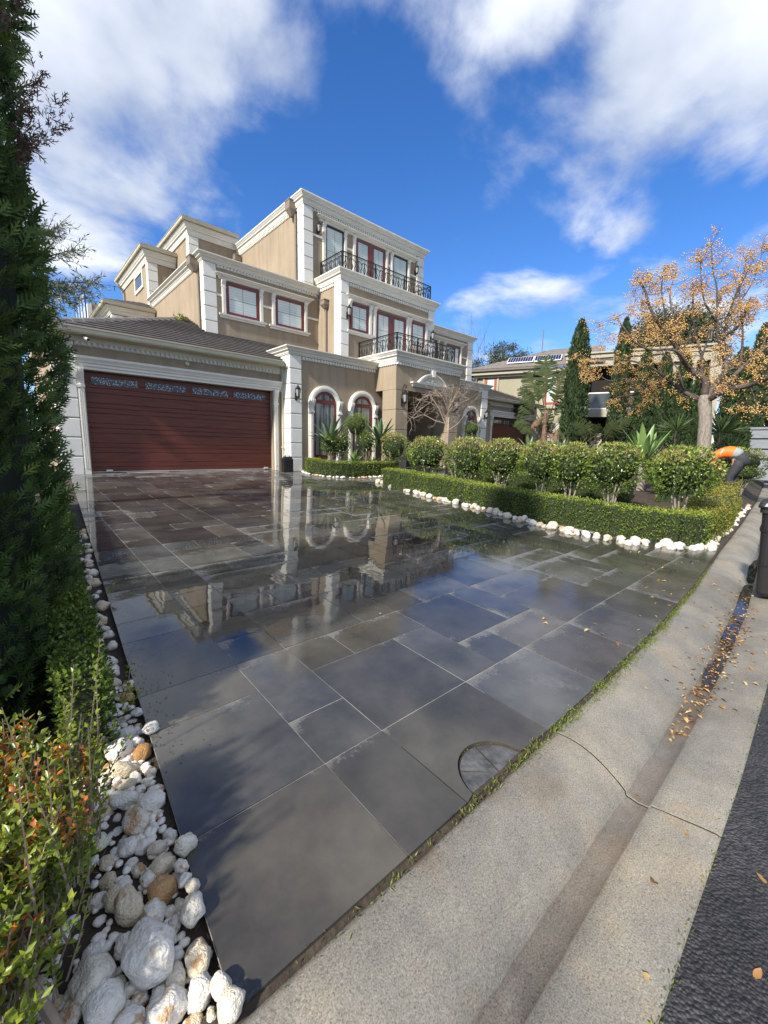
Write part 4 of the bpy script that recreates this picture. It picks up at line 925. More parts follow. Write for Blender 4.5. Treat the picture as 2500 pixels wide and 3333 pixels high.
# under-sheet, left slope and back of the garage roof
part(MB().add([(.86, 12.28, 3.345), (5.3, 16.72, 3.345+SL*4.44), (5.3, 24, 5.228), (.86, 24, 3.345)], [(0, 1, 2, 3)]), 'roof_slope', M_TILE, parent=gr)
for k in range(17):
    t0 = k*.262; t1 = t0+.285
    pts = []
    c0 = Vector((.86+t0, 12.28+t0, 3.40+SL*t0)); c1 = Vector((.86+t1, 12.28+t1, 3.385+SL*t1))
    n_ = Vector((1, -1, 0)).normalized(); mb_ = MB()
    ring = []
    for c, r_ in ((c0, .12), (c1, .105)):
        for s_, h_ in ((-1, -.035), (-.5, .03), (0, .055), (.5, .03), (1, -.035)): ring.append(c+n_*(s_*r_)+Vector((0, 0, h_)))
    mb_.add(ring, [(j, j+1, 5+j+1, 5+j) for j in range(4)]+[(0, 1, 2, 3, 4)])
    part(mb_, 'ridge_tile', M_TILE, parent=gr)
g2r = roof_tiles(lambda y: 17.75 if y < 14.9 else 20.02, lambda y: 23.42-(y-12.28), 12.28, 3.36, SL, 14, .245)
part(MB().add([(23.42, 12.28, 3.345), (20.0, 15.7, 3.345+SL*3.42), (20.0, 24, 4.8), (23.42, 24, 3.345)], [(0, 3, 2, 1)]), 'roof_slope', M_TILE, parent=g2r)
# gutters
GP = lambda z: [(-.02, z-.13), (.03, z-.135), (.05, z-.10), (.055, z-.03), (.075, z-.015), (.075, z), (.045, z), (.04, z-.03), (-.02, z-.03)]
def gutter(path, z): part(MB().sweep(path, GP(z)), 'gutter', M_CREAM)
gutter([(.84, 20), (.84, 12.26), (6.72, 12.26)], 3.385); gutter([(17.68, 12.26), (23.44, 12.26), (23.44, 20)], 3.385)
part(MB().box(.87, 6.80, 12.27, 12.58, 3.255, 3.27), 'soffit', M_CREAM); part(MB().box(17.7, 23.4, 12.27, 12.58, 3.255, 3.27), 'soffit', M_CREAM)
part(MB().box(.87, .98, 12.58, 20, 3.255, 3.27), 'soffit', M_CREAM)
def block_top(x0, x1, y0, y1, z, zc, ov=.30):
    """eave with cream gutter, white cornice under it, shallow tiled hip roof"""
    gutter([(x0-ov, y1), (x0-ov, y0-ov), (x1, y0-ov)], z)
    part(MB().box(x0-ov+.02, x1, y0-ov+.02, y1, z-.14, z-.12), 'soffit', M_CREAM)
    part(MB().sweep([(x0, y1), (x0, y0), (x1, y0)], crown(zc, z-.15, ov-.06)), 'cornice', M_WHITE)
    a = x0-ov; b_ = y0-ov
    w_ = min(x1-a+2.5, 6)/2; 
    f = roof_tiles(lambda y: a+(y-b_), lambda y: x1, b_, z-.005, .36, 9, .26)
    part(MB().add([(a, b_, z-.01), (a+2.4, b_+2.4, z+.85), (a+2.4, y1, z+.85), (a, y1, z-.01)], [(0, 1, 2, 3)]), 'roof_slope', M_TILE, parent=f)
block_top(6.86, 9.05, 20.90, 27, 10.53, 9.95); block_top(5.64, 6.86, 22.94, 28.5, 9.68, 9.10); block_top(3.73, 5.30, 21.05, 26.5, 6.43, 6.02)
# small openings in the left walls of the rear blocks
def side_window(x, y0, y1, z0, z1):
    mb_ = MB(); c = .12
    mb_.box(x-.05, x+.01, y0-c, y1+c, z0-c, z0); mb_.box(x-.05, x+.01, y0-c, y1+c, z1, z1+c); mb_.box(x-.049, x+.01, y0-c, y0, z0, z1); mb_.box(x-.049, x+.01, y1, y1+c, z0, z1)
    f = part(mb_, 'window', M_WHITE); part(MB().box(x-.012, x+.005, y0, y1, z0, z1), 'pane', simple('shaded_glass_%d' % int(y0*10), (.10, .105, .105), .1), parent=f)
side_window(5.65, 24.0, 25.4, 8.35, 8.95); side_window(3.74, 21.9, 22.8, 5.1, 5.75)

# ---- rain heads and downpipes
def rainhead(x, y, z, w_=.2, d=.16, h=.30):
    h_ = part(MB().add([(x-d, y-w_/2, z), (x, y-w_/2, z), (x, y+w_/2, z), (x-d, y+w_/2, z), (x-d*1.0, y-w_/2, z-h*.55), (x, y-w_/2, z-h*.55), (x, y+w_/2, z-h*.55), (x-d*1.0, y+w_/2, z-h*.55),
        (x-d*.55, y-w_*.25, z-h), (x, y-w_*.25, z-h), (x, y+w_*.25, z-h), (x-d*.55, y+w_*.25, z-h)],
        [(0, 1, 2, 3), (0, 4, 5, 1), (1, 5, 6, 2), (2, 6, 7, 3), (3, 7, 4, 0), (4, 8, 9, 5), (5, 9, 10, 6), (6, 10, 11, 7), (7, 11, 8, 4), (8, 11, 10, 9)]), 'rain_head', M_BROWN)
    part(MB().box(x-d-.015, x, y-w_/2-.015, y+w_/2+.015, z-.002, z+.03), 'head_rim', M_BROWN, parent=h_)
    return h_
rainhead(5.31, 15.42, 6.88, .34, .30, .42); part(MB().box(5.26, 5.34, 15.30, 15.40, 3.8, 6.5), 'downpipe', M_BROWN)
rainhead(9.08, 15.55, 10.0, .34, .30, .5); part(MB().box(9.02, 9.10, 15.36, 15.46, 6.9, 9.55), 'downpipe', M_BROWN)
rainhead(9.77, 14.35, 6.35, .30, .22, .28); part(MB().box(9.70, 9.77, 14.30, 14.39, 3.8, 6.1), 'downpipe', M_BROWN)
rainhead(9.07, 20.6, 9.6, .34, .30, .4); part(MB().box(9.0, 9.08, 20.5, 20.6, 6.9, 9.3), 'downpipe', M_BROWN)
part(MB().tube([(5.34, 28.3, 9.5), (5.36, 27.9, 9.2), (5.6, 27.9, 8.9), (5.6, 27.9, 6.5)], .045, 6), 'downpipe', M_BROWN)
part(MB().box(6.78, 6.86, 12.50, 12.58, .05, 3.3), 'downpipe', M_CREAM)
part(MB().tube([(6.74, 12.52, .72), (6.74, 12.46, .74), (6.70, 12.44, .74)], .012, 6), 'garden_tap', M_QUOIN)

# ---- lanterns
def lantern(x, y, z, sc_=1.0, big=False, first=[None]):
    """base point: wall point at the bracket; lantern hangs/stands in front"""
    if first[0] is None or big:
        mb_ = MB(); r = .085
        mb_.box(-.035, .035, -.012, 0, -.11, .11)
        mb_.tube([(0, 0, -.05), (0, -.07, -.10), (0, -.125, -.06), (0, -.125, -.0)], .011, 6)
        mb_.tube([(0, 0, .06), (0, -.05, .10), (0, -.10, .07)], .009, 6)
        c = -.125
        mb_.lathe([(.045, -.045), (.052, -.03), (.06, -.02), (.06, .0)], 0, c, 0, 6)
        mb_.lathe([(.098, .20), (.102, .215), (.085, .235), (.045, .275), (.03, .285), (.036, .30), (.02, .315), (.008, .33), (.014, .345), (.002, .37)], 0, c, 0, 6)
        for k in range(6):
            q = 2*math.pi*k/6; mb_.tube([(.056*math.cos(q), c+.056*math.sin(q), 0), (.092*math.cos(q), c+.092*math.sin(q), .20)], .006, 4)
        if big:
            mb_.tube([(0, -.0, .16), (0, -.03, .40), (0, -.10, .50), (0, -.18, .45), (0, -.16, .38), (0, -.12, .40)], .010, 6)
            mb_.tube([(0, -.125, .36), (0, -.125, .44), (0, -.09, .47)], .008, 6)
        o = mb_.build('wall_lantern', M_IRON, None)
        gl = MB().lathe([(.050, .002), (.086, .198)], 0, c, 0, 6).build('lantern_glass', M_LANT, o)
        o.parent = house
        if not big: first[0] = o
    else:
        src = first[0]; o = src.copy(); COL.objects.link(o); gl = src.children[0].copy(); COL.objects.link(gl); gl.parent = o
    o.location = Vector((x, y, z))-house.location; o.scale = (sc_,)*3
    return o
lantern(1.20, 12.545, 2.30, 1.0); lantern(7.05, 12.095, 2.34, 1.05); lantern(17.38, 12.095, 2.34, 1.05); lantern(23.1, 12.545, 2.30, 1.0)
lantern(10.78, 11.06, 2.42, 1.25, True); lantern(13.72, 11.06, 2.42, 1.25, True)
lantern(10.02, 13.365, 5.68, 1.1); lantern(14.72, 13.365, 5.68, 1.1); lantern(9.72, 14.91, 8.99, 1.0); lantern(15.18, 14.91, 8.99, 1.0)

# ---- wrought iron balcony railings
def s_scroll(w_, h_):
    """one lyre shaped scroll panel, local x 0..w_, z 0..h_"""
    mb_ = MB(); n = 10
    def curl(cx, cz, r, q0, turn, s_): return [(cx+s_*r*(1-.62*k/n)*math.cos(q0+turn*k/n), 0, cz+r*(1-.62*k/n)*math.sin(q0+turn*k/n)) for k in range(n+1)]
    for s_ in (-1, 1):
        m_ = w_/2; 
        up_ = curl(m_+s_*w_*.22, h_*.80, w_*.20, math.pi, -4.2, s_)
        dn = curl(m_+s_*w_*.24, h_*.20, w_*.20, math.pi, 4.2, s_)
        body = [(m_+s_*w_*.02, 0, h_*.80), (m_+s_*w_*.04, 0, h_*.64), (m_+s_*w_*.20, 0, h_*.5), (m_+s_*w_*.06, 0, h_*.36), (m_+s_*w_*.04, 0, h_*.20)]
        mb_.tube(list(reversed(up_))+body[1:-1]+dn, .016, 4)
    mb_.tube([(w_/2, 0, 0), (w_/2, 0, h_)], .011, 4); mb_.tube([(0, 0, 0), (0, 0, h_)], .010, 4)
    mb_.tube([(w_*.03, 0, h_*.5), (w_*.14, 0, h_*.62), (w_*.12, 0, h_*.76), (w_*.03, 0, h_*.8)], .012, 4); mb_.tube([(w_*.97, 0, h_*.5), (w_*.86, 0, h_*.38), (w_*.88, 0, h_*.24), (w_*.97, 0, h_*.2)], .012, 4)
    mb_.lathe([(.001, -.035), (.022, 0), (.001, .035)], w_/2, 0, h_*.5, 6)
    return mb_
SCR = {}
def railing(path, z0, h_):
    xs_ = [p[0] for p in path]; ys_ = [p[1] for p in path]
    mb_ = MB()
    for a, b_ in zip(path[:-1], path[1:]):
        mb_.tube([(a[0], a[1], z0+h_), (b_[0], b_[1], z0+h_)], .020, 6); mb_.tube([(a[0], a[1], z0+.05), (b_[0], b_[1], z0+.05)], .012, 4); mb_.tube([(a[0], a[1], z0+h_-.05), (b_[0], b_[1], z0+h_-.05)], .009, 4)
    for p in path: mb_.box(p[0]-.022, p[0]+.022, p[1]-.022, p[1]+.022, z0-.05, z0+h_)
    p0, p1 = path[1], path[2]
    for t_ in (1/3, 2/3): 
        xx = p0[0]+(p1[0]-p0[0])*t_; mb_.box(xx-.016, xx+.016, p0[1]-.016, p0[1]+.016, z0-.05, z0+h_)
    rl = part(mb_, 'balcony_railing', M_IRON)
    for a, b_ in zip(path[:-1], path[1:]):
        a = Vector((*a, z0+.05)); b_ = Vector((*b_, z0+.05)); L_ = (b_-a).length; n = max(1, round(L_/.30)); w_ = L_/n; key = (round(w_, 3), h_)
        if key not in SCR:
            o = s_scroll(w_, h_-.10).build('scroll', M_RAILGREY, None, True); SCR[key] = o.data; bpy.data.objects.remove(o)
        for k in range(n):
            o = bpy.data.objects.new('scroll', SCR[key]); COL.objects.link(o); o.parent = rl; d = (b_-a).normalized()
            o.location = a+d*(w_*k)-wloc(rl); o.rotation_euler = (0, 0, math.atan2(d.y, d.x))
railing([(9.87, 14.9), (9.87, 13.5), (14.75, 13.5), (14.75, 14.9)], 7.16, .78)
railing([(10.64, 13.38), (10.64, 11.25), (13.86, 11.25), (13.86, 13.38)], 4.04, .78)

# ---- camera, alarm and spot lights on the wall
mb_ = MB(); mb_.tube([(1.62, 12.45, 3.22), (1.60, 12.30, 3.17), (1.64, 12.16, 3.12)], .034, 8); sec = part(mb_, 'security_camera', M_QUOIN, True)
part(MB().tube([(1.64, 12.16, 3.12), (1.645, 12.145, 3.115)], .028, 8), 'camera_lens', M_IRON, parent=sec); part(MB().tube([(1.62, 12.45, 3.22), (1.58, 12.55, 3.20)], .015, 6), 'camera_mount', M_QUOIN, parent=sec)
for xx in (3.94, 20.38):
    part(MB().lathe([(.001, -.03), (.05, -.02), (.062, 0), (.062, .02)], 0, 0, 0, 14).build('tmp', M_CREAM) and MB().box(xx-.001, xx+.001, 12.59, 12.6, 2.95, 2.97), 'light_mount', M_CREAM)
for o in [o for o in bpy.data.objects if o.name.startswith('tmp')]: 
    o.name = 'round_light'; o.data.name = 'round_light'; o.parent = house
    o.rotation_euler = (R(-90), 0, 0)
rl_ = [o for o in bpy.data.objects if o.name.startswith('round_light')]
for o, xx in zip(rl_, (3.94, 20.38)): o.location = Vector((xx, 12.575, 2.96))-house.location
# downpipe brackets and a slim tan parapet far behind on the left
tw = thing('rear_building', 'small tan block with a white corner behind the garage roof at far left', 'outbuilding', (5.0, 32, 0))
MB().box(4.45, 6.5, 31.0, 34, 0, 8.85).build('wall', M_TAN, tw); MB().box(4.28, 4.5, 30.97, 34, 0, 8.8).build('corner_trim', M_QUOIN, tw)
# blue framed glass screen on the left terrace
scr = thing('glass_screen', 'tall blue-framed glass screen rising behind the garage roof at far left', 'screen', (2.9, 22.8, 3.3))
xs0 = 2.93
fr = MB(); ya, yb, zb_, zt_ = 21.6, 24.7, 5.0, 6.92
for y in np.linspace(ya, yb, 5): fr.box(xs0-.025, xs0+.025, y-.025, y+.025, 3.3, zt_)
fr.box(xs0-.03, xs0+.03, ya, yb, zt_-.03, zt_+.03)
M_BLUEF = simple('blue_steel', (0.03, 0.07, 0.25), 0.4); fr.build('frame', M_BLUEF, scr)
M_GLS, t_, b_g = mat_new('screen_glass'); setin(b_g, 'Base Color', (.75, .9, .95, 1)); setin(b_g, 'Roughness', .02); setin(b_g, 'Transmission Weight', 0.0); setin(b_g, 'Alpha', .35)
MB().box(xs0-.004, xs0+.004, ya, yb, 4.6, zt_-.04).build('pane', M_GLS, scr)

# black canister by the quoin
cn = thing('storage_canister', 'black plastic canister with a moulded handle standing against the white quoin', 'canister', (6.58, 11.85, 0))
MB().add([(6.42, 11.78, plane_z(11.8)), (6.74, 11.78, plane_z(11.8)), (6.74, 11.95, plane_z(11.9)), (6.42, 11.95, plane_z(11.9)), (6.42, 11.78, .36), (6.74, 11.78, .36), (6.74, 11.95, .36), (6.42, 11.95, .36),
          (6.48, 11.81, .45), (6.69, 11.81, .45), (6.69, 11.92, .45), (6.48, 11.92, .45)],
         [(0, 3, 2, 1), (0, 1, 5, 4), (1, 2, 6, 5), (2, 3, 7, 6), (3, 0, 4, 7), (4, 5, 9, 8), (5, 6, 10, 9), (6, 7, 11, 10), (7, 4, 8, 11), (8, 9, 10, 11)]).build('body', M_BLACKPL, cn)
MB().tube([(6.51, 11.865, .44), (6.52, 11.865, .49), (6.65, 11.865, .49), (6.66, 11.865, .44)], .014, 6).build('handle', M_BLACKPL, cn)
for xx in (6.5, 6.58, 6.66): MB().box(xx-.012, xx+.012, 11.772, 11.781, .02, .33).build('rib', M_BLACKPL, cn)

# ================================================================== planting
def foliage_obj(name, chunks, mt, parent):
    V = []; F = []; Rr = []; b = 0; off = np.array(wloc(parent)) if parent is not None else np.zeros(3)
    for v, f, r in chunks: V.append(v-off); F.append(f+b); Rr.append(r); b += len(v)
    me = npmesh(name, np.concatenate(V), np.concatenate(F), np.concatenate(Rr))
    return link(name, me, mt, parent)

# ---- sprays: feathery flat twigs made of many small blades
def sprays(P, A, L_, blades=9, bw=.006, rnd=None, droop=0.0, spread=.75):
    n = len(P); A = unit(A); Nn = rdirs(n); S = unit(np.cross(A, Nn)); r = rng.random(n) if rnd is None else rnd
    Ls = L_*(0.7+0.6*rng.random(n))
    out_ = []
    v = leaf_arrays(P, A, Nn, Ls, bw*1.6, r); out_.append(v)
    for k in range(1, blades):
        t_ = k/blades; sd = 1 if k % 2 else -1
        base = P+A*(Ls*t_*0.85)[:, None]
        d = unit(A*(1-spread*.35)+S*sd*spread+np.cross(A, S)*(rng.random(n)-.5)[:, None]*.5)
        out_.append(leaf_arrays(base, d, np.cross(d, A), Ls*(0.55-0.35*t_), bw, np.clip(r+.12*(t_-.3), 0, 1)))
    return out_
def merge(ch):
    b = 0; V = []; F = []; Rr = []
    for v, f, r in ch: V.append(v); F.append(f+b); Rr.append(r); b += len(v)
    return np.concatenate(V), np.concatenate(F), np.concatenate(Rr)

# ---- big conifer at the left edge
con = thing('conifer', 'tall dark green conifer column filling the left edge beside the driveway', 'conifer', (-.68, 3.0, -.6))
def con_r(z): return np.interp(z, [-.7, -.2, .5, 1.5, 3, 4.5, 6.0, 7.2], [.90, .90, .86, .88, .88, .81, .5, .08])
def lump(th, z, s=0): return 1+.055*np.sin(3*th+2.1*z+s)+.04*np.sin(7*th-4.3*z+2*s)+.035*np.sin(2*z*3.3+th*5)
n = 25000
th = rng.random(n)*2*np.pi; z = -.65+7.7*rng.random(n)**1.15
keep = (np.cos(th+1.2) > -.45) | (rng.random(n) < .45); th = th[keep]; z = z[keep]; n = len(th)
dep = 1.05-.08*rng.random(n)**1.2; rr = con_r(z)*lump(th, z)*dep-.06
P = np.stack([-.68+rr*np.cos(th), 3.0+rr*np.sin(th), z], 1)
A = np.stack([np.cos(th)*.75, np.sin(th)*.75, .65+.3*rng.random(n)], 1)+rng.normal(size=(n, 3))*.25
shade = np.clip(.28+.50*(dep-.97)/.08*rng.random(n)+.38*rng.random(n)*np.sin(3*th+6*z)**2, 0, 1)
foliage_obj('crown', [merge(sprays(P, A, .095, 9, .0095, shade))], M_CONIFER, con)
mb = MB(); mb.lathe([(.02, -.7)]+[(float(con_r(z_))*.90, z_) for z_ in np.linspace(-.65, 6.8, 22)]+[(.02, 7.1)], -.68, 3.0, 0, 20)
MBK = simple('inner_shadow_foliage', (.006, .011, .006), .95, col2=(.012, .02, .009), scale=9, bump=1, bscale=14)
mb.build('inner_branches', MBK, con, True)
MB().tube([(-.68, 3.0, -.75), (-.68, 3.0, 2), (-.68, 3.0, 6)], [.10, .08, .03], 8).build('trunk', M_BARKD, con)
# browned dead branch poking out high up
P = []; A = []
for (a, b_) in (((.14, 2.66, 2.02), (.33, 2.63, 2.33)), ((.16, 2.66, 2.05), (.27, 2.64, 2.46)), ((.14, 2.66, 2.1), (.235, 2.64, 2.36)), ((.2, 2.65, 2.07), (.335, 2.63, 2.24)), ((.13, 2.66, 1.98), (.25, 2.64, 2.16)), ((.12, 2.66, 1.9), (.19, 2.65, 2.06)), ((.13, 2.68, 2.5), (.22, 2.66, 2.66)), ((.12, 2.68, 2.75), (.17, 2.67, 2.9))):
    a = np.array(a); b_ = np.array(b_)
    for k in range(34):
        t_ = rng.random(); P.append(a+(b_-a)*t_+rng.normal(size=3)*.012); A.append((b_-a)/np.linalg.norm(b_-a)+rng.normal(size=3)*.55)
foliage_obj('dead_branch', [merge(sprays(np.array(P), np.array(A), .05, 5, .0045))], M_DRYTWIG, con)

# ---- clipped hedges
def hedge(name, label, path, wdt, hgt, zf, mt=M_BOX, lsize=.021, dens=2300, group=None, rag=.03, cat='hedge', mt2=None, taper=0.0):
    x0, y0 = path[0]
    root = thing(name, label, cat, (x0, y0, zf(x0, y0)), 0, group)
    P = []; Nn = []; coreV = []
    pp = [np.array(p, float) for p in path]; pts = []
    for i in range(len(pp)-1):
        p0, p1, p2, p3 = pp[max(0, i-1)], pp[i], pp[i+1], pp[min(len(pp)-1, i+2)]
        for k in range(5):
            q = k/5; pts.append(.5*(2*p1+(p2-p0)*q+(2*p0-5*p1+4*p2-p3)*q*q+(3*p1-p0-3*p2+p3)*q**3))
    pts.append(pp[-1])
    for a, b_ in zip(pts[:-1], pts[1:]):
        L_ = np.linalg.norm(b_-a); d = (b_-a)/L_; s_ = np.array([d[1], -d[0]])
        for side in (-1, 0, 1):
            area = L_*(hgt if side else wdt); n = int(area*dens)
            u = rng.random(n)*(L_+.09)-.045
            if side: w_ = side*(wdt/2)*np.ones(n); h_ = rng.random(n)**.9*hgt
            else: w_ = (rng.random(n)-.5)*wdt; h_ = hgt*np.ones(n)
            jit = np.abs(rng.normal(size=n))*rag*1.0
            wav = .018*np.sin(u*7+side)+.012*np.sin(u*17)
            if side: w_ = w_-side*jit+side*wav; 
            else: h_ = h_-jit*.9+wav+(rng.random(n) < .05)*rng.random(n)*.05
            w_ = w_*(1-taper*(1-h_/hgt))
            X = a[0]+d[0]*u+s_[0]*w_; Y = a[1]+d[1]*u+s_[1]*w_
            base = np.array([zf(x, y) for x, y in zip(X[::25], Y[::25])]); base = np.repeat(base, 25)[:n] if n >= 25 else np.full(n, zf(a[0], a[1]))
            P.append(np.stack([X, Y, base+h_], 1)); nrm_ = np.zeros((n, 3)); 
            if side: nrm_[:, 0] = s_[0]*side; nrm_[:, 1] = s_[1]*side; nrm_[:, 2] = .35
            else: nrm_[:, 2] = 1
            Nn.append(nrm_)
    for e_, sg in ((0, -1), (-1, 1)):      # end faces
        a = pts[e_]; d = (pts[1]-pts[0]) if e_ == 0 else (pts[-1]-pts[-2]); d = d/np.linalg.norm(d); s_ = np.array([d[1], -d[0]])
        n = int(wdt*hgt*dens); w_ = (rng.random(n)-.5)*wdt; h_ = rng.random(n)*hgt; j_ = np.abs(rng.normal(size=n))*rag
        X = a[0]+s_[0]*w_-sg*d[0]*j_; Y = a[1]+s_[1]*w_-sg*d[1]*j_
        P.append(np.stack([X, Y, zf(a[0], a[1])+h_], 1)); nrm_ = np.zeros((n, 3)); nrm_[:, 0] = d[0]*sg; nrm_[:, 1] = d[1]*sg; nrm_[:, 2] = .3; Nn.append(nrm_)
    P = np.concatenate(P); Nn = np.concatenate(Nn); n = len(P)
    A = unit(Nn*.75+rng.normal(size=(n, 3))*.75+np.array([0, 0, .25]))
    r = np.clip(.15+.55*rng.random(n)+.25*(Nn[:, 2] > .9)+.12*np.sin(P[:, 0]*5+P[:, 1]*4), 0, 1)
    Lf = lsize*(.7+.6*rng.random(n))
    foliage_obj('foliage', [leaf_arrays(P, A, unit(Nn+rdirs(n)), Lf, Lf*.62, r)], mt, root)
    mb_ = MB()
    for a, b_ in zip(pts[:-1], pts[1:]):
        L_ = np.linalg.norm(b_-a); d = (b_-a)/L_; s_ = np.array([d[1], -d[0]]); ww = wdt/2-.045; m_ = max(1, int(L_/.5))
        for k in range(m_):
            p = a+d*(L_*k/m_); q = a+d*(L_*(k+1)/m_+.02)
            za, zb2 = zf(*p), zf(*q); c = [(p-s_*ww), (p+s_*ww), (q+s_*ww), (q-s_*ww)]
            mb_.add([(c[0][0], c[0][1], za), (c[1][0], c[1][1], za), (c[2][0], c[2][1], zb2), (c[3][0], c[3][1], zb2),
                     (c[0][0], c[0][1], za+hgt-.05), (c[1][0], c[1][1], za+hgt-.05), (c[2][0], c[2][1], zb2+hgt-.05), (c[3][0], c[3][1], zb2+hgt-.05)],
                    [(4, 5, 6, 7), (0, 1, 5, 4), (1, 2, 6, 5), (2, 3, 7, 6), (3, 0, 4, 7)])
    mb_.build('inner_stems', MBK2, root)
    return root
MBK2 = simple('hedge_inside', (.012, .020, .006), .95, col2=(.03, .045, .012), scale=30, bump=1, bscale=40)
gz = garden_z
hedge('box_hedge', 'low clipped box hedge running along the right side of the slab driveway', [(7.72, 8.35), (7.58, 6.2), (7.45, 4.2), (7.5, 2.9), (7.78, 1.72), (8.25, 1.60)], .52, .49, gz, lsize=.026, dens=2600)
hedge('box_hedge', 'bronzed box hedge corner strip running along the street kerb behind white stones', [(8.2, 1.60), (9.3, 1.60), (10.6, 1.68)], .58, .48, gz, mt=M_BOXYT, lsize=.026, dens=2300)
hedge('box_hedge', 'lower bronzed box hedge stretch at the feet of the bending worker', [(10.6, 1.68), (12.0, 1.80), (13.6, 1.95)], .52, .30, gz, mt=M_BOXYT, lsize=.026, dens=2300)
hedge('box_hedge', 'far street-side stretch of box hedge beyond the bending worker', [(14.2, 2.2), (17, 2.6), (21, 3.2)], .6, .35, gz, mt=M_BOXYT, lsize=.04, dens=700)
hedge('box_hedge', 'inner box hedge behind the row of rounded shrubs', [(10.3, 8.4), (10.3, 5.6), (10.3, 3.2)], .45, .42, gz, lsize=.03, dens=1300)
hedge('box_hedge', 'short inner hedge strip crossing toward the agaves near the worker', [(10.5, 2.55), (12.2, 2.75)], .4, .32, gz, lsize=.03, dens=1500)
hedge('box_hedge', 'back box hedge further right in front of the second garage', [(12.3, 9.7), (12.6, 7.2), (13.2, 5.2)], .5, .5, gz, lsize=.035, dens=900)
hedge('box_hedge', 'dark box hedge crossing behind the worker at right', [(16.2, 1.9+1.1), (18.2, 2.7)], .7, .5, lambda x, y: gz(x, y)+.05, lsize=.04, dens=900)
def bz(x, y): return plane_z(y)-.02
hedge('box_hedge', 'curved low box hedge under the arched windows bordered by white pebbles', [(7.42, 11.75), (7.18, 11.1), (7.4, 10.62), (8.1, 10.32), (9.0, 10.3), (9.9, 10.45)], .42, .47, bz, lsize=.03, dens=1900)

# ---- straggly low hedge at the near left, green to orange
def left_hedge():
    root = thing('straggly_hedge', 'straggly green and orange box hedge at lower left behind white stones', 'hedge', (.05, 1.4, -.62))
    P = []; A = []; r = []; stems = MB()
    def twig(x, y, z0, h_, lean, nl, tone, ls):
        base = np.array([x, y, z0]); tip = base+np.array([lean[0], lean[1], h_])
        if h_ > .14: stems.tube([tuple(base), tuple(base*.5+tip*.5+rng.normal(size=3)*.006), tuple(tip)], [.0035, .0026, .0012], 3, False)
        for k in range(nl):
            t_ = .22+.78*(k+rng.random()*.5)/nl; p = base+(tip-base)*t_; d = (tip-base)/np.linalg.norm(tip-base)
            for sd in (0, 1):
                q = k*1.57+sd*math.pi+rng.random()*.6; e_ = np.array([math.cos(q), math.sin(q), 0.0])
                P.append(p); A.append(d*.65+e_*.9+rng.normal(size=3)*.15); r.append((tone+.15*rng.random(), ls*(.75+.5*rng.random())))
    # near straggly part
    for _ in range(1650):
        y = .93+rng.random()**1.1*.80; xr_ = float(np.interp(y, [.93, 1.2, 1.4, 1.6], [-.13, .0, .09, .14]))
        x = xr_-rng.random()**.8*.62
        top_ = np.interp(y, [.9, 1.2, 1.6, 2.1], [.30, .40, .46, .50])*(.85 if x > xr_-.06 else 1)
        z0 = plane_z(y)+rng.random()*top_*.85; h_ = min(.20, max(.05, top_-(z0-plane_z(y))))*(.8+.5*rng.random())
        orange = rng.random() < .22
        tone = .86 if orange else .12+.55*rng.random()*(.6+.4*rng.random())+(.12 if z0-plane_z(y) > .3 else 0)
        twig(x, y, z0, h_, (rng.normal()*.04+.015, rng.normal()*.03), int(6+rng.random()*4), min(tone, .92), .024)
    # tall shoots
    for (x, y, h_) in ((.03, 1.22, .56), (.06, 1.35, .52), (.10, 1.45, .55), (-.04, 1.18, .60), (.0, 1.3, .62), (.12, 1.6, .6), (-.08, 1.3, .6), (.09, 1.52, .62), (.05, 1.62, .66), (.0, 1.5, .66), (.15, 1.9, .6)):
        twig(x, y, plane_z(y)+.2, h_-.2, (rng.normal()*.03, rng.normal()*.02), 12, .45, .023)
    # sprigs leaning over the slabs
    for (x, y, h_, lx) in ((.33, 2.32, .22, .05), (.30, 2.22, .12, .10), (.30, 2.30, .10, .08), (.50, 3.9, .10, .06)):
        twig(x, y, plane_z(y)+.02, h_, (lx, .01), 9, .62, .026)
    nn_ = len(P); P_ = np.array(P); A_ = unit(np.array(A)); r_ = np.array([q[0] for q in r]); l_ = np.array([q[1] for q in r])
    foliage_obj('foliage', [leaf_arrays(P_, A_, rdirs(nn_), l_, l_*.52, np.clip(r_, 0, 1))], M_BOXY, root)
    # pale bare lower stems
    for _ in range(40):
        y = .95+rng.random()*.6; x = float(np.interp(y, [.95, 1.2, 1.6, 2.5], [-.16, -.08, .03, .1]))-.25*rng.random(); z0 = plane_z(y)-.03
        stems.tube([(x, y, z0), (x+rng.normal()*.03, y+rng.normal()*.03, z0+.18), (x+rng.normal()*.06, y+rng.normal()*.05, z0+.38)], [.007, .005, .003], 4, False)
    stems.tube([(-.02, 1.10, -.66), (-.06, 1.12, -.50), (-.12, 1.15, -.36), (-.10, 1.2, -.2)], [.014, .012, .009, .005], 6)
    stems.build('stems', M_TWIG, root)
    return root
left_hedge()
hedge('box_hedge', 'green box hedge running from the conifer foot up the left driveway edge', [(.15, 2.05), (.17, 2.6), (.21, 3.5), (.30, 5.0), (.42, 6.8), (.52, 8.3)], .19, .42, lambda x, y: plane_z(y)-.02, mt=M_BOXY2 if 'M_BOXY2' in globals() else leaf_mat('box_leaf_bright', [(0.0, (0.035, 0.062, 0.010)), (0.5, (0.10, 0.16, 0.022)), (0.9, (0.20, 0.27, 0.045)), (1.0, (0.32, 0.34, 0.08))], 0.38, 0.3), lsize=.022, dens=5200, rag=.05)

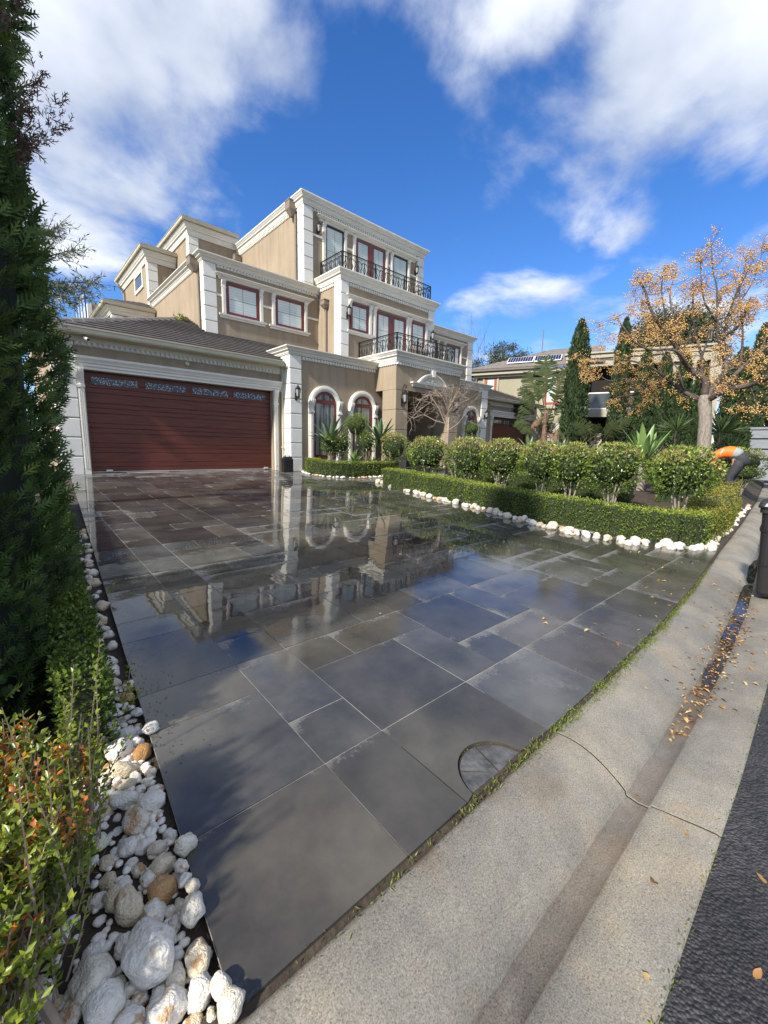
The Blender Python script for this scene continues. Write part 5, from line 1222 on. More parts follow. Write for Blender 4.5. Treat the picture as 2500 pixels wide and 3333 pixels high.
# ---- rounded shrubs on short multi-stem trunks
def shrub(label, c, rx, rz, zb, nl=1900, ls=.047, tips=0, mt=M_SHRUB, stems_=6, group='rounded shrubs clipped into domes', name='rounded_shrub', squash=1.0, col=M_PALEBARK):
    cx, cy, cz = c; root = thing(name, label, 'shrub', (cx, cy, zb), 0, group)
    d = rdirs(nl); d[:, 2] = np.abs(d[:, 2])*np.where(rng.random(nl) < .42, -1, 1)
    rad = (.80+.24*rng.random(nl)**.6)*(1+.06*np.sin(d[:, 0]*6+cx)+.05*np.sin(d[:, 1]*8+d[:, 2]*5+cy))
    P = np.array([cx, cy, cz])+d*np.array([rx, rx, rz])*rad[:, None]
    flat = P[:, 2] > cz+rz*.88; P[flat, 2] = cz+rz*.88+rng.random(flat.sum())*.05
    A = unit(d*.7+rng.normal(size=(nl, 3))*.65+np.array([0, 0, .15])); l_ = ls*(.65+.6*rng.random(nl))
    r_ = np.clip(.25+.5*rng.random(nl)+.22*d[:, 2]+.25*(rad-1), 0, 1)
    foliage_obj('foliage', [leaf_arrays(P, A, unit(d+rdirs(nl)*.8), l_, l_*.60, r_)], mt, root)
    if tips:
        q = rdirs(tips); q[:, 2] = np.abs(q[:, 2])*.6+.45; q = unit(q); Pt = np.array([cx, cy, cz])+q*np.array([rx, rx, rz*.93])
        nso = foliage_obj('new_shoots', [leaf_arrays(Pt, unit(np.array([0, 0, 1.0])+rng.normal(size=(tips, 3))*.3), rdirs(tips), .045+.05*rng.random(tips), .013)], M_NEWTIP, root); nso['kind'] = 'stuff'
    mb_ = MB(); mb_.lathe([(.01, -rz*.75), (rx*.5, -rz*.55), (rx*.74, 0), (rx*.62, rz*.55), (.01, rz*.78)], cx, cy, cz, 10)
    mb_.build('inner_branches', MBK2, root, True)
    mb_ = MB()
    for k in range(stems_):
        q = 2*math.pi*k/stems_+rng.random(); e_ = rx*.55*(.5+.6*rng.random())
        mb_.tube([(cx+.02*math.cos(q), cy+.02*math.sin(q), zb-.06), (cx+.04*math.cos(q), cy+.04*math.sin(q), zb+.12), (cx+e_*.5*math.cos(q), cy+e_*.5*math.sin(q), (zb+.12+cz-rz*.35)/2), (cx+e_*math.cos(q), cy+e_*math.sin(q), cz-rz*.25)], [.032, .027, .017, .009], 6)
    mb_.build('stem', col, root, True)
    return root
G = gz
SH = [("rounded shrub with pinkish shoots standing left of the bare tree in front of the porch", (8.5, 7.65), .58, .47, 0.62, 420, 2300),
      ("dense domed shrub just right of the bare tree, pinkish shoots on top", (8.5, 6.29), .56, .50, .57, 420, 2200),
      ("domed shrub overlapping the second garage door, third to the right of the bare tree", (8.5, 5.36), .50, .46, .57, 360, 2000),
      ("domed shrub at the left of the middle pair, in front of the cream fence", (8.5, 4.40), .48, .46, .51, 240, 2000),
      ("domed shrub with splayed bare branches, right of the middle pair", (8.5, 3.74), .43, .46, .49, 220, 1800),
      ("broad domed shrub with splayed dark stems left of the big agave", (8.5, 2.95), .53, .45, .50, 200, 2500),
      ("nearest round shrub on two whitish stems at the hedge corner", (8.5, 1.85), .50, .43, .46, 260, 3000)]
for (lb, (x, y), rx, rz, czc, tips, nl) in SH:
    shrub(lb, (x, y, czc), rx, rz, G(x, y), nl, .052, tips)
shrub("small round shrub farthest left in front of the first arched window", (6.97+.62, 10.95, .84), .30, .36, bz(7, 11), 900, .045, 40)
shrub("small round shrub second from left below the spiky agave", (7.9, 10.85, .85), .34, .37, bz(7, 11), 1000, .045, 40)
shrub("small round shrub below the topiary ball", (8.83, 10.7, .92), .33, .38, bz(7, 10.6), 1000, .045, 30)
shrub("shrub with pinkish shoots at the left porch column", (9.75, 10.35, .80), .52, .50, bz(7, 10.3), 1700, .048, 220)
ball = shrub("yellow-green clipped topiary ball between the two arched windows", (8.62, 10.95, 1.47), .41, .40, bz(7, 11), 2600, .030, 0, M_BALL, 2, None, 'topiary_ball')
shrub("small green clipped ball in front of the far right arched window", (14.8, 10.9, 1.62), .38, .30, -.1, 900, .035, 0, M_BALL, 2, None, 'topiary_ball')
shrub("far pale shrub with dry seed heads behind the worker at right edge", (17.2, 1.9+.45, .52), .75, .5, G(17, 2.4), 1400, .06, 260)
shrub("low bright green clump at the far right behind the wheelie bin", (16.4, 1.75+.35, .22), .5, .22, G(16, 2), 900, .05, 0, M_BALL)

# ---- agaves
def agave_leaf(L_, W_, curve):
    n = 7; V = []; F = []
    for i in range(n+1):
        t_ = i/n; w_ = W_*(.55+1.1*t_)*(1-t_**2.2)**.9 if t_ < 1 else 0; w_ = max(w_, .002)
        x = L_*t_; z = curve*L_*t_*t_; V += [(x, -w_/2, z+.22*w_), (x, 0, z-.06*w_), (x, w_/2, z+.22*w_)]
    for i in range(n):
        for j in range(2): F.append((3*i+j, 3*i+3+j, 3*i+4+j, 3*i+1+j))
    me = npmesh('leaf', V, F, smooth=True); return me
AG = [agave_leaf(1, .16, -.12), agave_leaf(1, .18, .05), agave_leaf(1, .15, -.3)]
def agave(label, c, L_, n, mt, group=None, up_=.9, name='agave', seed=0):
    r_ = random.Random(seed+3); root = thing(name, label, name, c, 0, group)
    for k in range(n):
        t_ = k/n; el = up_*(1-t_)*70+ (1-up_)*20+12; el = max(8, min(85, el+r_.uniform(-8, 8)))
        o = bpy.data.objects.new('leaf', AG[k % 3].copy() if False else AG[(k*7) % 3]); COL.objects.link(o); o.parent = root
        if not o.data.materials: o.data.materials.append(mt)
        o.material_slots[0].link = 'OBJECT'; o.material_slots[0].material = mt
        l_ = L_*(.75+.35*r_.random())*(.8+.2*math.sin(math.pi*min(1, t_+.2)))
        o.rotation_euler = (0, -R(el), k*2.399+r_.uniform(-.2, .2)); o.scale = (l_, l_*1.0, l_)
        o.location = (0, 0, .04)
    MB().lathe([(.05*L_, 0), (.10*L_, .08*L_), (.03*L_, .3*L_)], 0, 0, 0, 8).build('core', mt, root, True, world=False)
    return root
agave('spiky blue-green agave rising behind the leftmost pair of small shrubs', (7.62, 11.0, .78), 1.0, 26, M_AGAVEB, 'agaves by the arched windows', seed=1)
MB().tube([(7.62, 11.0, -.1), (7.62, 11.0, .8)], [.09, .08], 8).build('agave_trunk_tmp', M_PALEBARK, [o for o in bpy.data.objects if o.name == 'agave'][0]).name = 'trunk'
agave('spiky agave on a short trunk beside the left porch column', (9.60, 10.9, .88), .95, 24, M_AGAVEB, 'agaves by the arched windows', seed=2)
agave('low bright agave at the foot of the topiary ball', (8.12, 10.42, .22), .5, 20, M_AGAVE, seed=3)
agave('low small agave between hedge and shrubs near the arched windows', (8.9, 10.42, .2), .35, 16, M_AGAVE, seed=4)
agave('large upright light green agave standing left of the nearest round shrub', (11.5, 3.35, .45), 1.05, 26, M_AGAVE, up_=1.0, seed=5)
MB().tube([(11.5, 3.35, -.15), (11.5, 3.35, .5)], [.09, .09], 8).build('trunk', M_PALEBARK, bpy.data.objects['agave.004'])
agave('bright agave rosette low behind the nearest round shrub stems', (10.9, 2.9, .06), .62, 22, M_AGAVE, seed=6)
agave('second low agave rosette between the shrub stems', (10.6, 2.45, -.05), .45, 18, M_AGAVE, seed=7)
agave('spiky grey-green agave tips behind the middle shrubs', (13.2, 7.3, .62), .75, 18, M_AGAVEB, seed=8)
agave('agave tips poking above the middle shrubs in front of the fence', (12.8, 6.0, .55), .7, 18, M_AGAVEB, seed=9)

# ---- trees
def grow(mb_, p, d, L_, r_, depth, rr, tips, kink=.35, n=3, up_=.15, mids=None):
    pts = [p]; rad = [r_]; q = Vector(p); dd = Vector(d).normalized(); seg = 4
    for k in range(seg):
        dd = (dd+Vector((rr.gauss(0, kink), rr.gauss(0, kink), rr.gauss(0, kink)+up_))*.35).normalized(); q = q+dd*(L_/seg); pts.append(tuple(q)); rad.append(r_*(1-.55*(k+1)/seg))
        if depth > 0 and k >= 1 and rr.random() < .75:
            s_ = Vector((rr.gauss(0, 1), rr.gauss(0, 1), rr.gauss(0, .6))).normalized(); grow(mb_, tuple(q), (dd+s_*1.0).normalized(), L_*rr.uniform(.5, .75), r_*.55, depth-1, rr, tips, kink, n, up_)
    mb_.tube(pts, rad, 5 if r_ > .012 else 3, False); tips.append(tuple(q))
    if depth > 0:
        for _ in range(2):
            s_ = Vector((rr.gauss(0, 1), rr.gauss(0, 1), rr.gauss(0, .6))).normalized(); grow(mb_, tuple(q), (dd+s_*.7).normalized(), L_*rr.uniform(.5, .8), r_*.45, depth-1, rr, tips, kink, n, up_)

LIMBS= [[(14.71, 2.92, 2.23), (14.79, 3.06, 2.31), (14.99, 3.52, 2.61), (15.1, 3.91, 2.89), (15.13, 4.17, 2.82), (15.13, 4.56, 2.78), (15.1, 4.98, 2.61), (15.07, 5.36, 2.57)], [(14.71, 2.95, 2.3), (14.6, 2.96, 2.8), (14.33, 3.27, 3.09), (14.08, 3.45, 3.38), (13.83, 3.62, 3.77), (13.56, 3.87, 4.14), (13.37, 4.14, 4.67), (13.32, 4.31, 5.15), (13.27, 4.46, 5.4)], [(14.71, 2.92, 2.29), (14.95, 2.77, 2.73), (15.07, 2.62, 3.09), (15.16, 2.69, 3.43), (15.24, 2.85, 3.89), (15.35, 2.79, 4.11), (15.59, 2.54, 4.38), (15.71, 2.44, 4.99)], [(14.72, 2.88, 2.26), (14.4, 2.39, 2.49), (14.07, 1.91, 2.52), (13.82, 1.53, 2.66), (13.55, 1.12, 2.9), (13.47, 0.9, 3.33)], [(14.72, 2.9, 2.29), (15.07, 2.63, 2.64), (15.52, 2.39, 3.12), (15.87, 2.02, 3.66), (16.12, 1.64, 4.08), (16.24, 1.37, 4.48)], [(14.71, 2.94, 2.33), (14.88, 3.11, 2.9), (15.06, 3.2, 3.52), (15.11, 3.46, 4.27), (15.18, 3.61, 5.14), (15.26, 3.69, 5.66)], [(15.16, 2.69, 3.43), (14.93, 2.85, 3.92), (14.81, 2.92, 4.38), (14.7, 2.98, 5.19), (14.67, 3.13, 5.73), (14.65, 3.22, 6.33)], [(15.24, 2.85, 3.89), (15.35, 2.77, 4.58), (15.57, 2.71, 5.26), (15.68, 2.62, 5.78), (15.78, 2.62, 6.21)], [(14.81, 2.92, 4.38), (14.36, 3.15, 4.84), (14.14, 3.23, 5.31), (14.02, 3.29, 5.84)], [(14.33, 3.27, 3.09), (13.66, 3.5, 3.52), (13.21, 3.98, 3.55), (12.91, 4.29, 3.75), (12.7, 4.56, 4.16), (12.65, 4.71, 4.37)], [(14.08, 3.45, 3.38), (14.28, 3.9, 4.87), (14.45, 4.02, 5.39), (14.57, 3.96, 5.79)], [(13.83, 3.62, 3.77), (13.29, 3.72, 4.34), (13.05, 3.82, 4.91), (12.95, 3.81, 5.36)], [(15.52, 2.39, 3.12), (15.71, 2.44, 3.99), (15.69, 2.59, 4.91), (15.67, 2.68, 5.42)], [(15.35, 2.77, 4.58), (16.01, 2.49, 5.48), (16.13, 2.37, 6.21), (16.13, 2.38, 6.44)], [(15.1, 3.91, 2.89), (14.6, 4.22, 3.24), (14.22, 4.76, 3.51), (13.99, 5.41, 3.6), (13.83, 5.81, 3.63)], [(14.07, 1.91, 2.52), (13.9, 1.69, 1.98), (13.81, 1.57, 1.7)], [(14.81, 2.93, 4.38), (14.75, 2.75, 4.33), (14.48, 2.55, 4.76), (14.22, 2.27, 5.47)], [(15.13, 4.56, 2.78), (14.67, 5.02, 3.08), (14.42, 5.41, 3.02), (14.28, 5.76, 3.28)], [(15.87, 2.02, 3.66), (15.79, 1.9, 4.63), (15.78, 1.94, 5.34), (15.67, 2.04, 5.9)], [(13.55, 1.12, 2.9), (13.47, 0.87, 2.38), (13.38, 0.67, 2.23)], [(13.47, 0.9, 3.33), (13.78, 0.74, 4.06), (13.99, 0.61, 4.31)], [(16.24, 1.37, 4.48), (16.14, 1.36, 5.29), (16.15, 1.31, 5.68)], [(15.06, 3.2, 3.52), (15.88, 3.19, 4.77), (16.2, 3.15, 5.61)], [(14.99, 3.52, 2.61), (15.81, 3.97, 3.44), (15.98, 4.49, 4.05), (16.01, 4.76, 4.78)]]
LR = [(.085, .03), (.095, .022), (.085, .03), (.085, .035), (.08, .03), (.055, .018), (.04, .012), (.032, .012), (.028, .01), (.045, .014), (.028, .01), (.03, .01), (.04, .012), (.02, .008), (.04, .012), (.015, .006), (.022, .008), (.025, .009), (.03, .01), (.02, .007), (.025, .008), (.022, .008), (.03, .01), (.035, .012)]
mel = thing('berry_tree', 'leafless spreading tree hung with clusters of yellow-orange berries at right', 'tree', (14.73, 2.86, -.15))
mb = MB(); mb.tube([(14.73, 2.80, -.25), (14.73, 2.81, .3), (14.73, 2.82, 1.1), (14.72, 2.86, 1.8), (14.71, 2.92, 2.2), (14.71, 2.94, 2.42)], [.22, .185, .165, .155, .165, .12], 14)
mb.build('trunk', M_BARK, mel, True)
rr = random.Random(11); tips = []; mb = MB(); anchors = []
for lim, (ra, rb) in zip(LIMBS, LR):
    n = len(lim); # smooth the polyline
    pts = []; 
    for i in range(n-1):
        p0 = Vector(lim[max(0, i-1)]); p1 = Vector(lim[i]); p2 = Vector(lim[i+1]); p3 = Vector(lim[min(n-1, i+2)])
        for k in range(4):
            t_ = k/4; pts.append(.5*((2*p1)+(p2-p0)*t_+(2*p0-5*p1+4*p2-p3)*t_*t_+(3*p1-p0-3*p2+p3)*t_**3))
    pts.append(Vector(lim[-1])); m_ = len(pts); rad = [ra+(rb-ra)*(i/(m_-1))**.8 for i in range(m_)]
    mb.tube(pts, rad, 8 if ra > .05 else 6, False)
    for i in range(int(m_*.30), m_, 2):
        hf = 1.0 if pts[i].z < 4.6 else .55
        for _ in range(1 if i < m_*.7 else 2):
            d = Vector((rr.gauss(0, 1), rr.gauss(0, 1), rr.gauss(.35, .8))).normalized()
            grow(mb, tuple(pts[i]), d, hf*rr.uniform(.28, .55), max(.007, rad[i]*.35), 1, rr, tips, .3, 2, .12)
    grow(mb, tuple(pts[-1]), (pts[-1]-pts[-3]).normalized(), .10, rb*.8, 1, rr, tips)
mb.build('limb', M_BARKD, mel, True)
# berries: drooping clusters hung from the twig ends
BP = []; nb = 0; tw = MB()
sel = [t for t in tips if rr.random() < (.72 if t[2] < 4.4 else .6) and t[2] > 1.7]
for t in sel:
    for _ in range(rr.choice((1, 2, 2, 3))):
        c = Vector(t)+Vector((rr.gauss(0, .12), rr.gauss(0, .12), rr.uniform(-.22, .02)))
        tw.tube([t, tuple((Vector(t)+c)/2+Vector((0, 0, .02))), tuple(c+Vector((0, 0, .03)))], .0025, 3, False)
        for _ in range(rr.randint(9, 16)): BP.append((c.x+rr.gauss(0, .055), c.y+rr.gauss(0, .055), c.z+rr.gauss(-.02, .045), rr.random()))
BP = np.array(BP); print('berries', len(BP), 'tips', len(tips))
oc = np.array([(1, 0, 0), (-1, 0, 0), (0, 1, 0), (0, -1, 0), (0, 0, 1), (0, 0, -1)], float)*.0165
of = np.array([(0, 2, 4), (2, 1, 4), (1, 3, 4), (3, 0, 4), (2, 0, 5), (1, 2, 5), (3, 1, 5), (0, 3, 5)])
V = (BP[:, None, :3]+oc[None]).reshape(-1, 3)-np.array(wloc(mel)); F = (np.arange(len(BP))[:, None, None]*6+of[None]).reshape(-1, 3)
me = npmesh('berries', V, F, np.repeat(BP[:, 3], 6), smooth=True); o = link('berries', me, M_BERRY, mel); o['kind'] = 'stuff'
tw.build('berry_stalk', M_BARKD, mel)

# bare small tree in front of the porch
BARE= [[(9.68, 7.91, -0.48), (9.64, 7.96, 0.43), (9.65, 7.94, 1.06), (9.65, 7.94, 1.85)], [(9.65, 7.95, 1.32), (9.47, 8.16, 1.93), (9.29, 8.36, 2.11), (9.05, 8.62, 1.84), (8.9, 8.77, 1.62)], [(9.65, 7.94, 1.85), (9.52, 8.1, 2.28), (9.28, 8.37, 2.32), (9.11, 8.56, 2.19), (8.99, 8.68, 1.88)], [(9.66, 7.94, 1.76), (9.86, 7.69, 2.11), (10.01, 7.49, 2.2)], [(9.64, 7.95, 1.85), (9.72, 7.86, 2.62)], [(9.64, 7.96, 1.94), (9.79, 7.77, 2.45), (9.9, 7.63, 2.28)], [(9.64, 7.96, 1.5), (9.42, 8.22, 1.58), (9.18, 8.49, 1.76), (8.96, 8.71, 1.66)], [(9.65, 7.94, 1.85), (9.57, 8.04, 2.45), (9.48, 8.15, 2.62)], [(9.66, 7.94, 1.32), (9.82, 7.74, 1.5), (9.97, 7.54, 1.85)], [(9.65, 7.94, 1.94), (9.84, 7.71, 2.54)], [(9.47, 8.16, 1.93), (9.35, 8.3, 2.19), (9.25, 8.4, 2.41)], [(9.52, 8.1, 2.28), (9.4, 8.24, 2.45)]]
bt = thing('bare_tree', 'small leafless tree with twisted pinkish twigs in front of the porch', 'tree', (9.68, 7.91, -.45))
MB().tube(BARE[0], [.045, .036, .03, .02], 8).build('trunk', M_TWIG, bt, True)
mb = MB(); rr = random.Random(4); tt = []
for lim in BARE[1:]:
    m_ = len(lim); mb.tube(lim, [.017-.009*i/(m_-1) for i in range(m_)], 5, False)
    for i in range(1, m_):
        for _ in range(4): grow(mb, lim[i], Vector((rr.gauss(0, 1), rr.gauss(0, 1), rr.gauss(.1, .8))), rr.uniform(.15, .4), .007, 1, rr, tt, .6, 2, .0)
for q in range(16):
    an = q*.4; grow(mb, (9.65, 7.94, 1.4+.05*q*.6), Vector((math.cos(an), math.sin(an), .6+rr.random())), .6, .010, 2, rr, tt, .5, 2, .1)
mb.build('branch', M_TWIG, bt)
bt2 = thing('bare_shrub', 'cluster of bare pale stems beneath the leafless tree', 'shrub', (8.95, 6.9, -.35))
mb = MB()
for q in range(9):
    an = q*.7; grow(mb, (8.95+.06*math.cos(an), 6.9+.06*math.sin(an), -.4), Vector((.25*math.cos(an), .25*math.sin(an), 1)), .9, .018, 1, rr, tt, .25, 2, .2)
mb.build('stem', M_PALEBARK, bt2)
# dead twiggy bush by the fence and another behind the big agave
for (lb, c, n, hh, sp) in (('grey leafless twiggy bush in front of the cream fence', (16.4, 7.4, .1), 30, 1.3, .9), ('pale tangled dead bush behind the large agave', (14.2, 3.75, .2), 26, .8, .8)):
    d_ = thing('dead_bush', lb, 'bush', c); mb = MB()
    for q in range(n):
        an = q*2.4; grow(mb, (c[0], c[1], c[2]), Vector((sp*math.cos(an), sp*math.sin(an), .4+rr.random())), hh*rr.uniform(.6, 1), .012, 1, rr, tt, .5, 2, .05)
    mb.build('branch', M_TWIG, d_)

# ---- pencil pines in front of the neighbouring house
def pencil(label, x, y, zb, zt, w_, n=3600):
    root = thing('pencil_pine', label, 'tree', (x, y, zb), 0, 'pencil pines in front of the neighbouring house'); H_ = zt-zb
    t_ = rng.random(n)**1.15; th_ = rng.random(n)*2*np.pi
    prof = np.interp(t_, [0, .12, .5, .8, .93, 1], [.78, 1, .94, .72, .42, .04])*w_/2*(1+.08*np.sin(th_*4+t_*31)+.07*np.sin(t_*53+th_*2))
    rd = prof*(1-.22*rng.random(n)**1.5)
    P = np.stack([x+rd*np.cos(th_), y+rd*np.sin(th_), zb+H_*t_], 1)
    A = np.stack([np.cos(th_)*.35, np.sin(th_)*.35, np.ones(n)], 1)+rng.normal(size=(n, 3))*.2
    s_ = np.clip(.15+.6*rng.random(n)+.2*np.sin(th_*5+t_*20), 0, 1)
    foliage_obj('crown', [merge(sprays(P, A, .17, 4, .034, s_, spread=.5))], M_PENCIL, root)
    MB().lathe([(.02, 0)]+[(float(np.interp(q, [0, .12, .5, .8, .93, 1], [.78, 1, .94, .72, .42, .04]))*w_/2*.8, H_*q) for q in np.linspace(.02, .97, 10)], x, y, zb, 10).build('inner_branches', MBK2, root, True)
    MB().tube([(x, y, zb-.1), (x, y, zb+H_*.6)], [.08, .04], 6).build('trunk', M_BARKD, root)
pencil('tallest free-standing pencil pine right of the banana palm', 21.95, 9.8, -.1, 7.25, 1.25, 5200)
pencil('slim pencil pine left of the dark window opening, top in the berries', 22.55, 7.95, -.1, 7.05, .85, 3600)
pencil('pencil pine between the dark openings of the neighbouring house', 22.9, 7.0, -.1, 5.6, .85)
pencil('pencil pine left of the pale wall gap', 23.1, 6.25, -.1, 5.3, .85)
pencil('pencil pine right of the pale wall gap', 23.3, 5.5, -.1, 5.2, .80)
pencil('pencil pine directly left of the berry tree trunk', 23.4, 4.85, -.1, 4.6, .8)
pencil('wide pencil pine right of the berry tree trunk above the worker', 22.2, 3.35, -.1, 4.9, 1.1, 5000)
pencil('dim narrow pencil pine at the far right behind branches', 26.0, 3.3, -.1, 6.6, .9, 3000)

# ---- giant strelitzia clump by the neighbour's wall
st = thing('giant_strelitzia', 'tall ragged banana-like plant with split fan leaves by the neighbouring wall', 'plant', (21.35, 11.0, -.1))
def paddle(L_, W_, seed):
    r_ = random.Random(seed); V = []; F = []; n = 22
    def mid(t): return np.array([L_*t, 0, .05*L_*math.sin(t*3)-.16*L_*t*t])
    for sd in (-1, 1):
        for i in range(n):
            t0 = .02+.97*i/n; t1 = t0+.97/n*(.93 if r_.random() < .75 else .75); w0 = W_/2*math.sin(math.pi*min(1, max(.03, t0*.93+.06)))**.7; w_ = w0*r_.uniform(.85, 1.05)
            a, b_ = mid(t0), mid(t1); sw = .10*L_*r_.uniform(.3, 1.1); dz = -w_*r_.uniform(.1, .55)
            p = len(V); V += [tuple(a), tuple(b_), tuple(b_+np.array([sw, sd*w_, dz])), tuple(a+np.array([sw, sd*w_, dz*.9]))]; F.append((p, p+1, p+2, p+3))
    for i in range(8):
        a, b_ = mid(i/8), mid((i+1)/8); p = len(V); V += [tuple(a+np.array([0, -.012, .004])), tuple(b_+np.array([0, -.012, .004])), tuple(b_+np.array([0, .012, .004])), tuple(a+np.array([0, .012, .004]))]; F.append((p, p+1, p+2, p+3))
    return npmesh('leaf', V, F)
PD = [paddle(1, .52, s_) for s_ in range(4)]
rr = random.Random(21); fan = np.array([.42, -.9, 0]); fan = fan/np.linalg.norm(fan)
def st_leaf(root, base, tipdir, Ls, Lp, w_, mt, k):
    b_ = Vector(base); d = Vector(tipdir).normalized(); e_ = b_+d*Ls
    MB().tube([tuple(b_), tuple(e_)], [.035, .018], 5, False).build('leaf_stalk', M_BANANA if mt is M_BANANA else M_DEADLEAF, root)
    o = bpy.data.objects.new('leaf', PD[k % 4]); COL.objects.link(o); o.parent = root; o.data.materials or o.data.materials.append(M_BANANA)
    o.material_slots[0].link = 'OBJECT'; o.material_slots[0].material = mt
    zf_ = Vector((-.87+rr.gauss(0, .25), -.45+rr.gauss(0, .25), .25)); yv = zf_.cross(d).normalized(); zv = d.cross(yv)
    q = Matrix(((d.x, yv.x, zv.x), (d.y, yv.y, zv.y), (d.z, yv.z, zv.z))).to_quaternion()
    o.location = e_-wloc(root); o.rotation_mode = 'QUATERNION'; o.rotation_quaternion = q; o.scale = (Lp, Lp*w_, Lp)
for k, (lat, el, zb_, Ls, Lp, wd) in enumerate([(0.0, 88, 2.6, 1.5, 2.1, 1.3), (-.10, 80, 2.5, 1.2, 1.9, 1.2), (.16, 74, 2.4, 1.2, 1.8, 1.1), (-.35, 58, 2.4, 1.0, 1.4, 1.1), (-.5, 40, 2.5, .8, 1.3, 1.1), (-.6, 22, 2.6, .7, 1.2, 1.1), (-.6, 8, 2.4, .6, 1.1, 1.0), (.35, 60, 2.2, .8, 1.3, 1.1), (.5, 42, 2.0, .7, 1.2, 1.1), (.55, 22, 1.9, .5, 1.1, 1.0), (.5, 2, 1.8, .4, 1.0, 1.0), (-.45, 30, 1.6, .5, 1.1, 1.0), (.3, 50, 1.2, .6, 1.0, 1.0), (-.2, 66, 3.0, .8, 1.3, 1.1), (.1, 84, 1.5, .6, 1.2, 1.2), (-.5, 50, 3.0, .7, 1.2, 1.0)]):
    el_ = R(el); sg = 1 if lat >= 0 else -1; d = (sg*fan[0]*math.cos(el_)+rr.gauss(0, .12), sg*fan[1]*math.cos(el_)+rr.gauss(0, .12), math.sin(el_))
    st_leaf(st, (21.35+fan[0]*lat*.3, 11.0+fan[1]*lat*.3, zb_-.3), d, Ls, Lp, wd, M_BANANA, k)
for k in range(12):
    an = k*.9; st_leaf(st, (21.35, 11.0, 1.1+.16*k), (.6*math.cos(an), .6*math.sin(an), -.5), .3, .75, .8, M_DEADLEAF, k)
MB().tube([(21.35, 11.0, -.2), (21.33, 11.0, 1.4), (21.35, 11.0, 2.9)], [.17, .16, .12], 9).build('trunk', M_DEADLEAF, st, True)
MB().tube([(21.6, 10.6, -.2), (21.65, 10.5, 1.9)], [.13, .10], 8).build('trunk', M_DEADLEAF, st, True)
st2 = thing('giant_strelitzia', 'lower strelitzia clump with dark drooping fans behind the fence', 'plant', (22.3, 8.7, -.1))
for k in range(12):
    an = -1.2+k*.33; el_ = R(25+45*rr.random()); st_leaf(st2, (22.3, 8.7, .7+.2*rr.random()), (math.cos(an)*math.cos(el_)*-.6, math.sin(an)*math.cos(el_), math.sin(el_)), .5+.4*rr.random(), 1.25, 1.0, M_BANANA, k)

# ---- cordyline tufts
def tuft(label, c, L_, n, trunk=.8):
    root = thing('cordyline', label, 'plant', (c[0], c[1], c[2]-trunk)); d = rdirs(n); d[:, 2] = np.abs(d[:, 2])*1.1-.15
    foliage_obj('foliage', [leaf_arrays(np.tile(np.array(c), (n, 1))+d*.03, d, rdirs(n), L_*(.7+.5*rng.random(n)), .035)], M_YUCCAL, root)
    MB().tube([(c[0], c[1], c[2]-trunk), c], [.06, .04], 6).build('trunk', M_BARKD, root)
M_YUCCAL = leaf_mat('cordyline_blade', [(0, (.03, .06, .015)), (1, (.10, .15, .045))], .45, .2)
tuft('spiky dark cordyline tuft right of the berry tree trunk', (17.5, 2.95, 1.5), .75, 130, 1.5); tuft('lower cordyline tuft beside the wide pencil pine', (17.9, 2.65, .9), .6, 110, 1.0)
tuft('cordyline between two pencil pines near the pale wall', (20.5, 4.9, 1.7), .8, 120, 1.6)

# ---- looser background trees
def clump_tree(label, c, R_, zb, n_cl, per, ls, mt, name='background_tree', trunk=True, squash=.8, seed=0, group=None):
    r_ = np.random.default_rng(seed+50); x, y, z = c; root = thing(name, label, 'tree', (x, y, zb), 0, group); ch = []
    cs = r_.normal(size=(n_cl, 3)); cs = cs/np.linalg.norm(cs, axis=1, keepdims=True)*(r_.random((n_cl, 1))**.45)*np.array([R_, R_, R_*squash])
    mb_ = MB()
    for k in range(n_cl):
        cc = np.array([x, y, z])+cs[k]; rad = R_*(.16+.14*r_.random()); q = r_.normal(size=(per, 3))*rad*np.array([.6, .6, .42])
        ch.append(leaf_arrays(cc+q, unit(r_.normal(size=(per, 3))+np.array([0, 0, -.2])), r_.normal(size=(per, 3)), ls*(.6+.8*r_.random(per)), ls*.35, np.clip(.5+q[:, 2]/rad*.5+.3*(r_.random(per)-.5), 0, 1)))
        if k % 2 == 0: mb_.tube([(x+cs[k][0]*.1, y+cs[k][1]*.1, z-R_*squash*.7), tuple(np.array([x, y, z])+cs[k]*.5+np.array([0, 0, -.1*R_])), tuple(cc)], [R_*.035, R_*.02, R_*.008], 4, False)
    V, F, rn = merge(ch); o = foliage_obj('crown', [(V, F, rn)], mt, root)
    if trunk: mb_.tube([(x, y, zb), (x, y, z-R_*squash*.5)], [R_*.07, R_*.045], 7)
    mb_.build('trunk', M_BARKD, root); return root
clump_tree('sparse dark eucalypt with bare uprights right behind the house corner', (36.8, 26.6, 8.3), 2.0, -.5, 18, 130, .24, M_GUM, seed=1)
clump_tree('rounded olive-brown eucalypt above the solar panel roof', (38.3, 24.3, 9.3), 2.6, -.5, 46, 200, .22, M_GUM, seed=2)
clump_tree('small dark tree top left of the solar panel roof', (37.6, 26.0, 7.6), 1.6, -.5, 22, 130, .22, M_GUM, seed=6)
mb = MB(); rr = random.Random(31); tt = []
bu = thing('bare_background_tree', 'thin leafless upright twigs behind the house corner', 'tree', (35.5, 26.0, 3))
for q in range(12): grow(mb, (35.8+rr.gauss(0, .6), 26.0+rr.gauss(0, .6), 6.4), Vector((rr.gauss(0, .25), rr.gauss(0, .25), 1)), rr.uniform(2.5, 4.2), .03, 1, rr, tt, .15, 2, .3)
mb.tube([(35.8, 26.0, -.5), (35.8, 26.0, 6.6)], .12, 6); mb.build('branch', M_BARKD, bu)
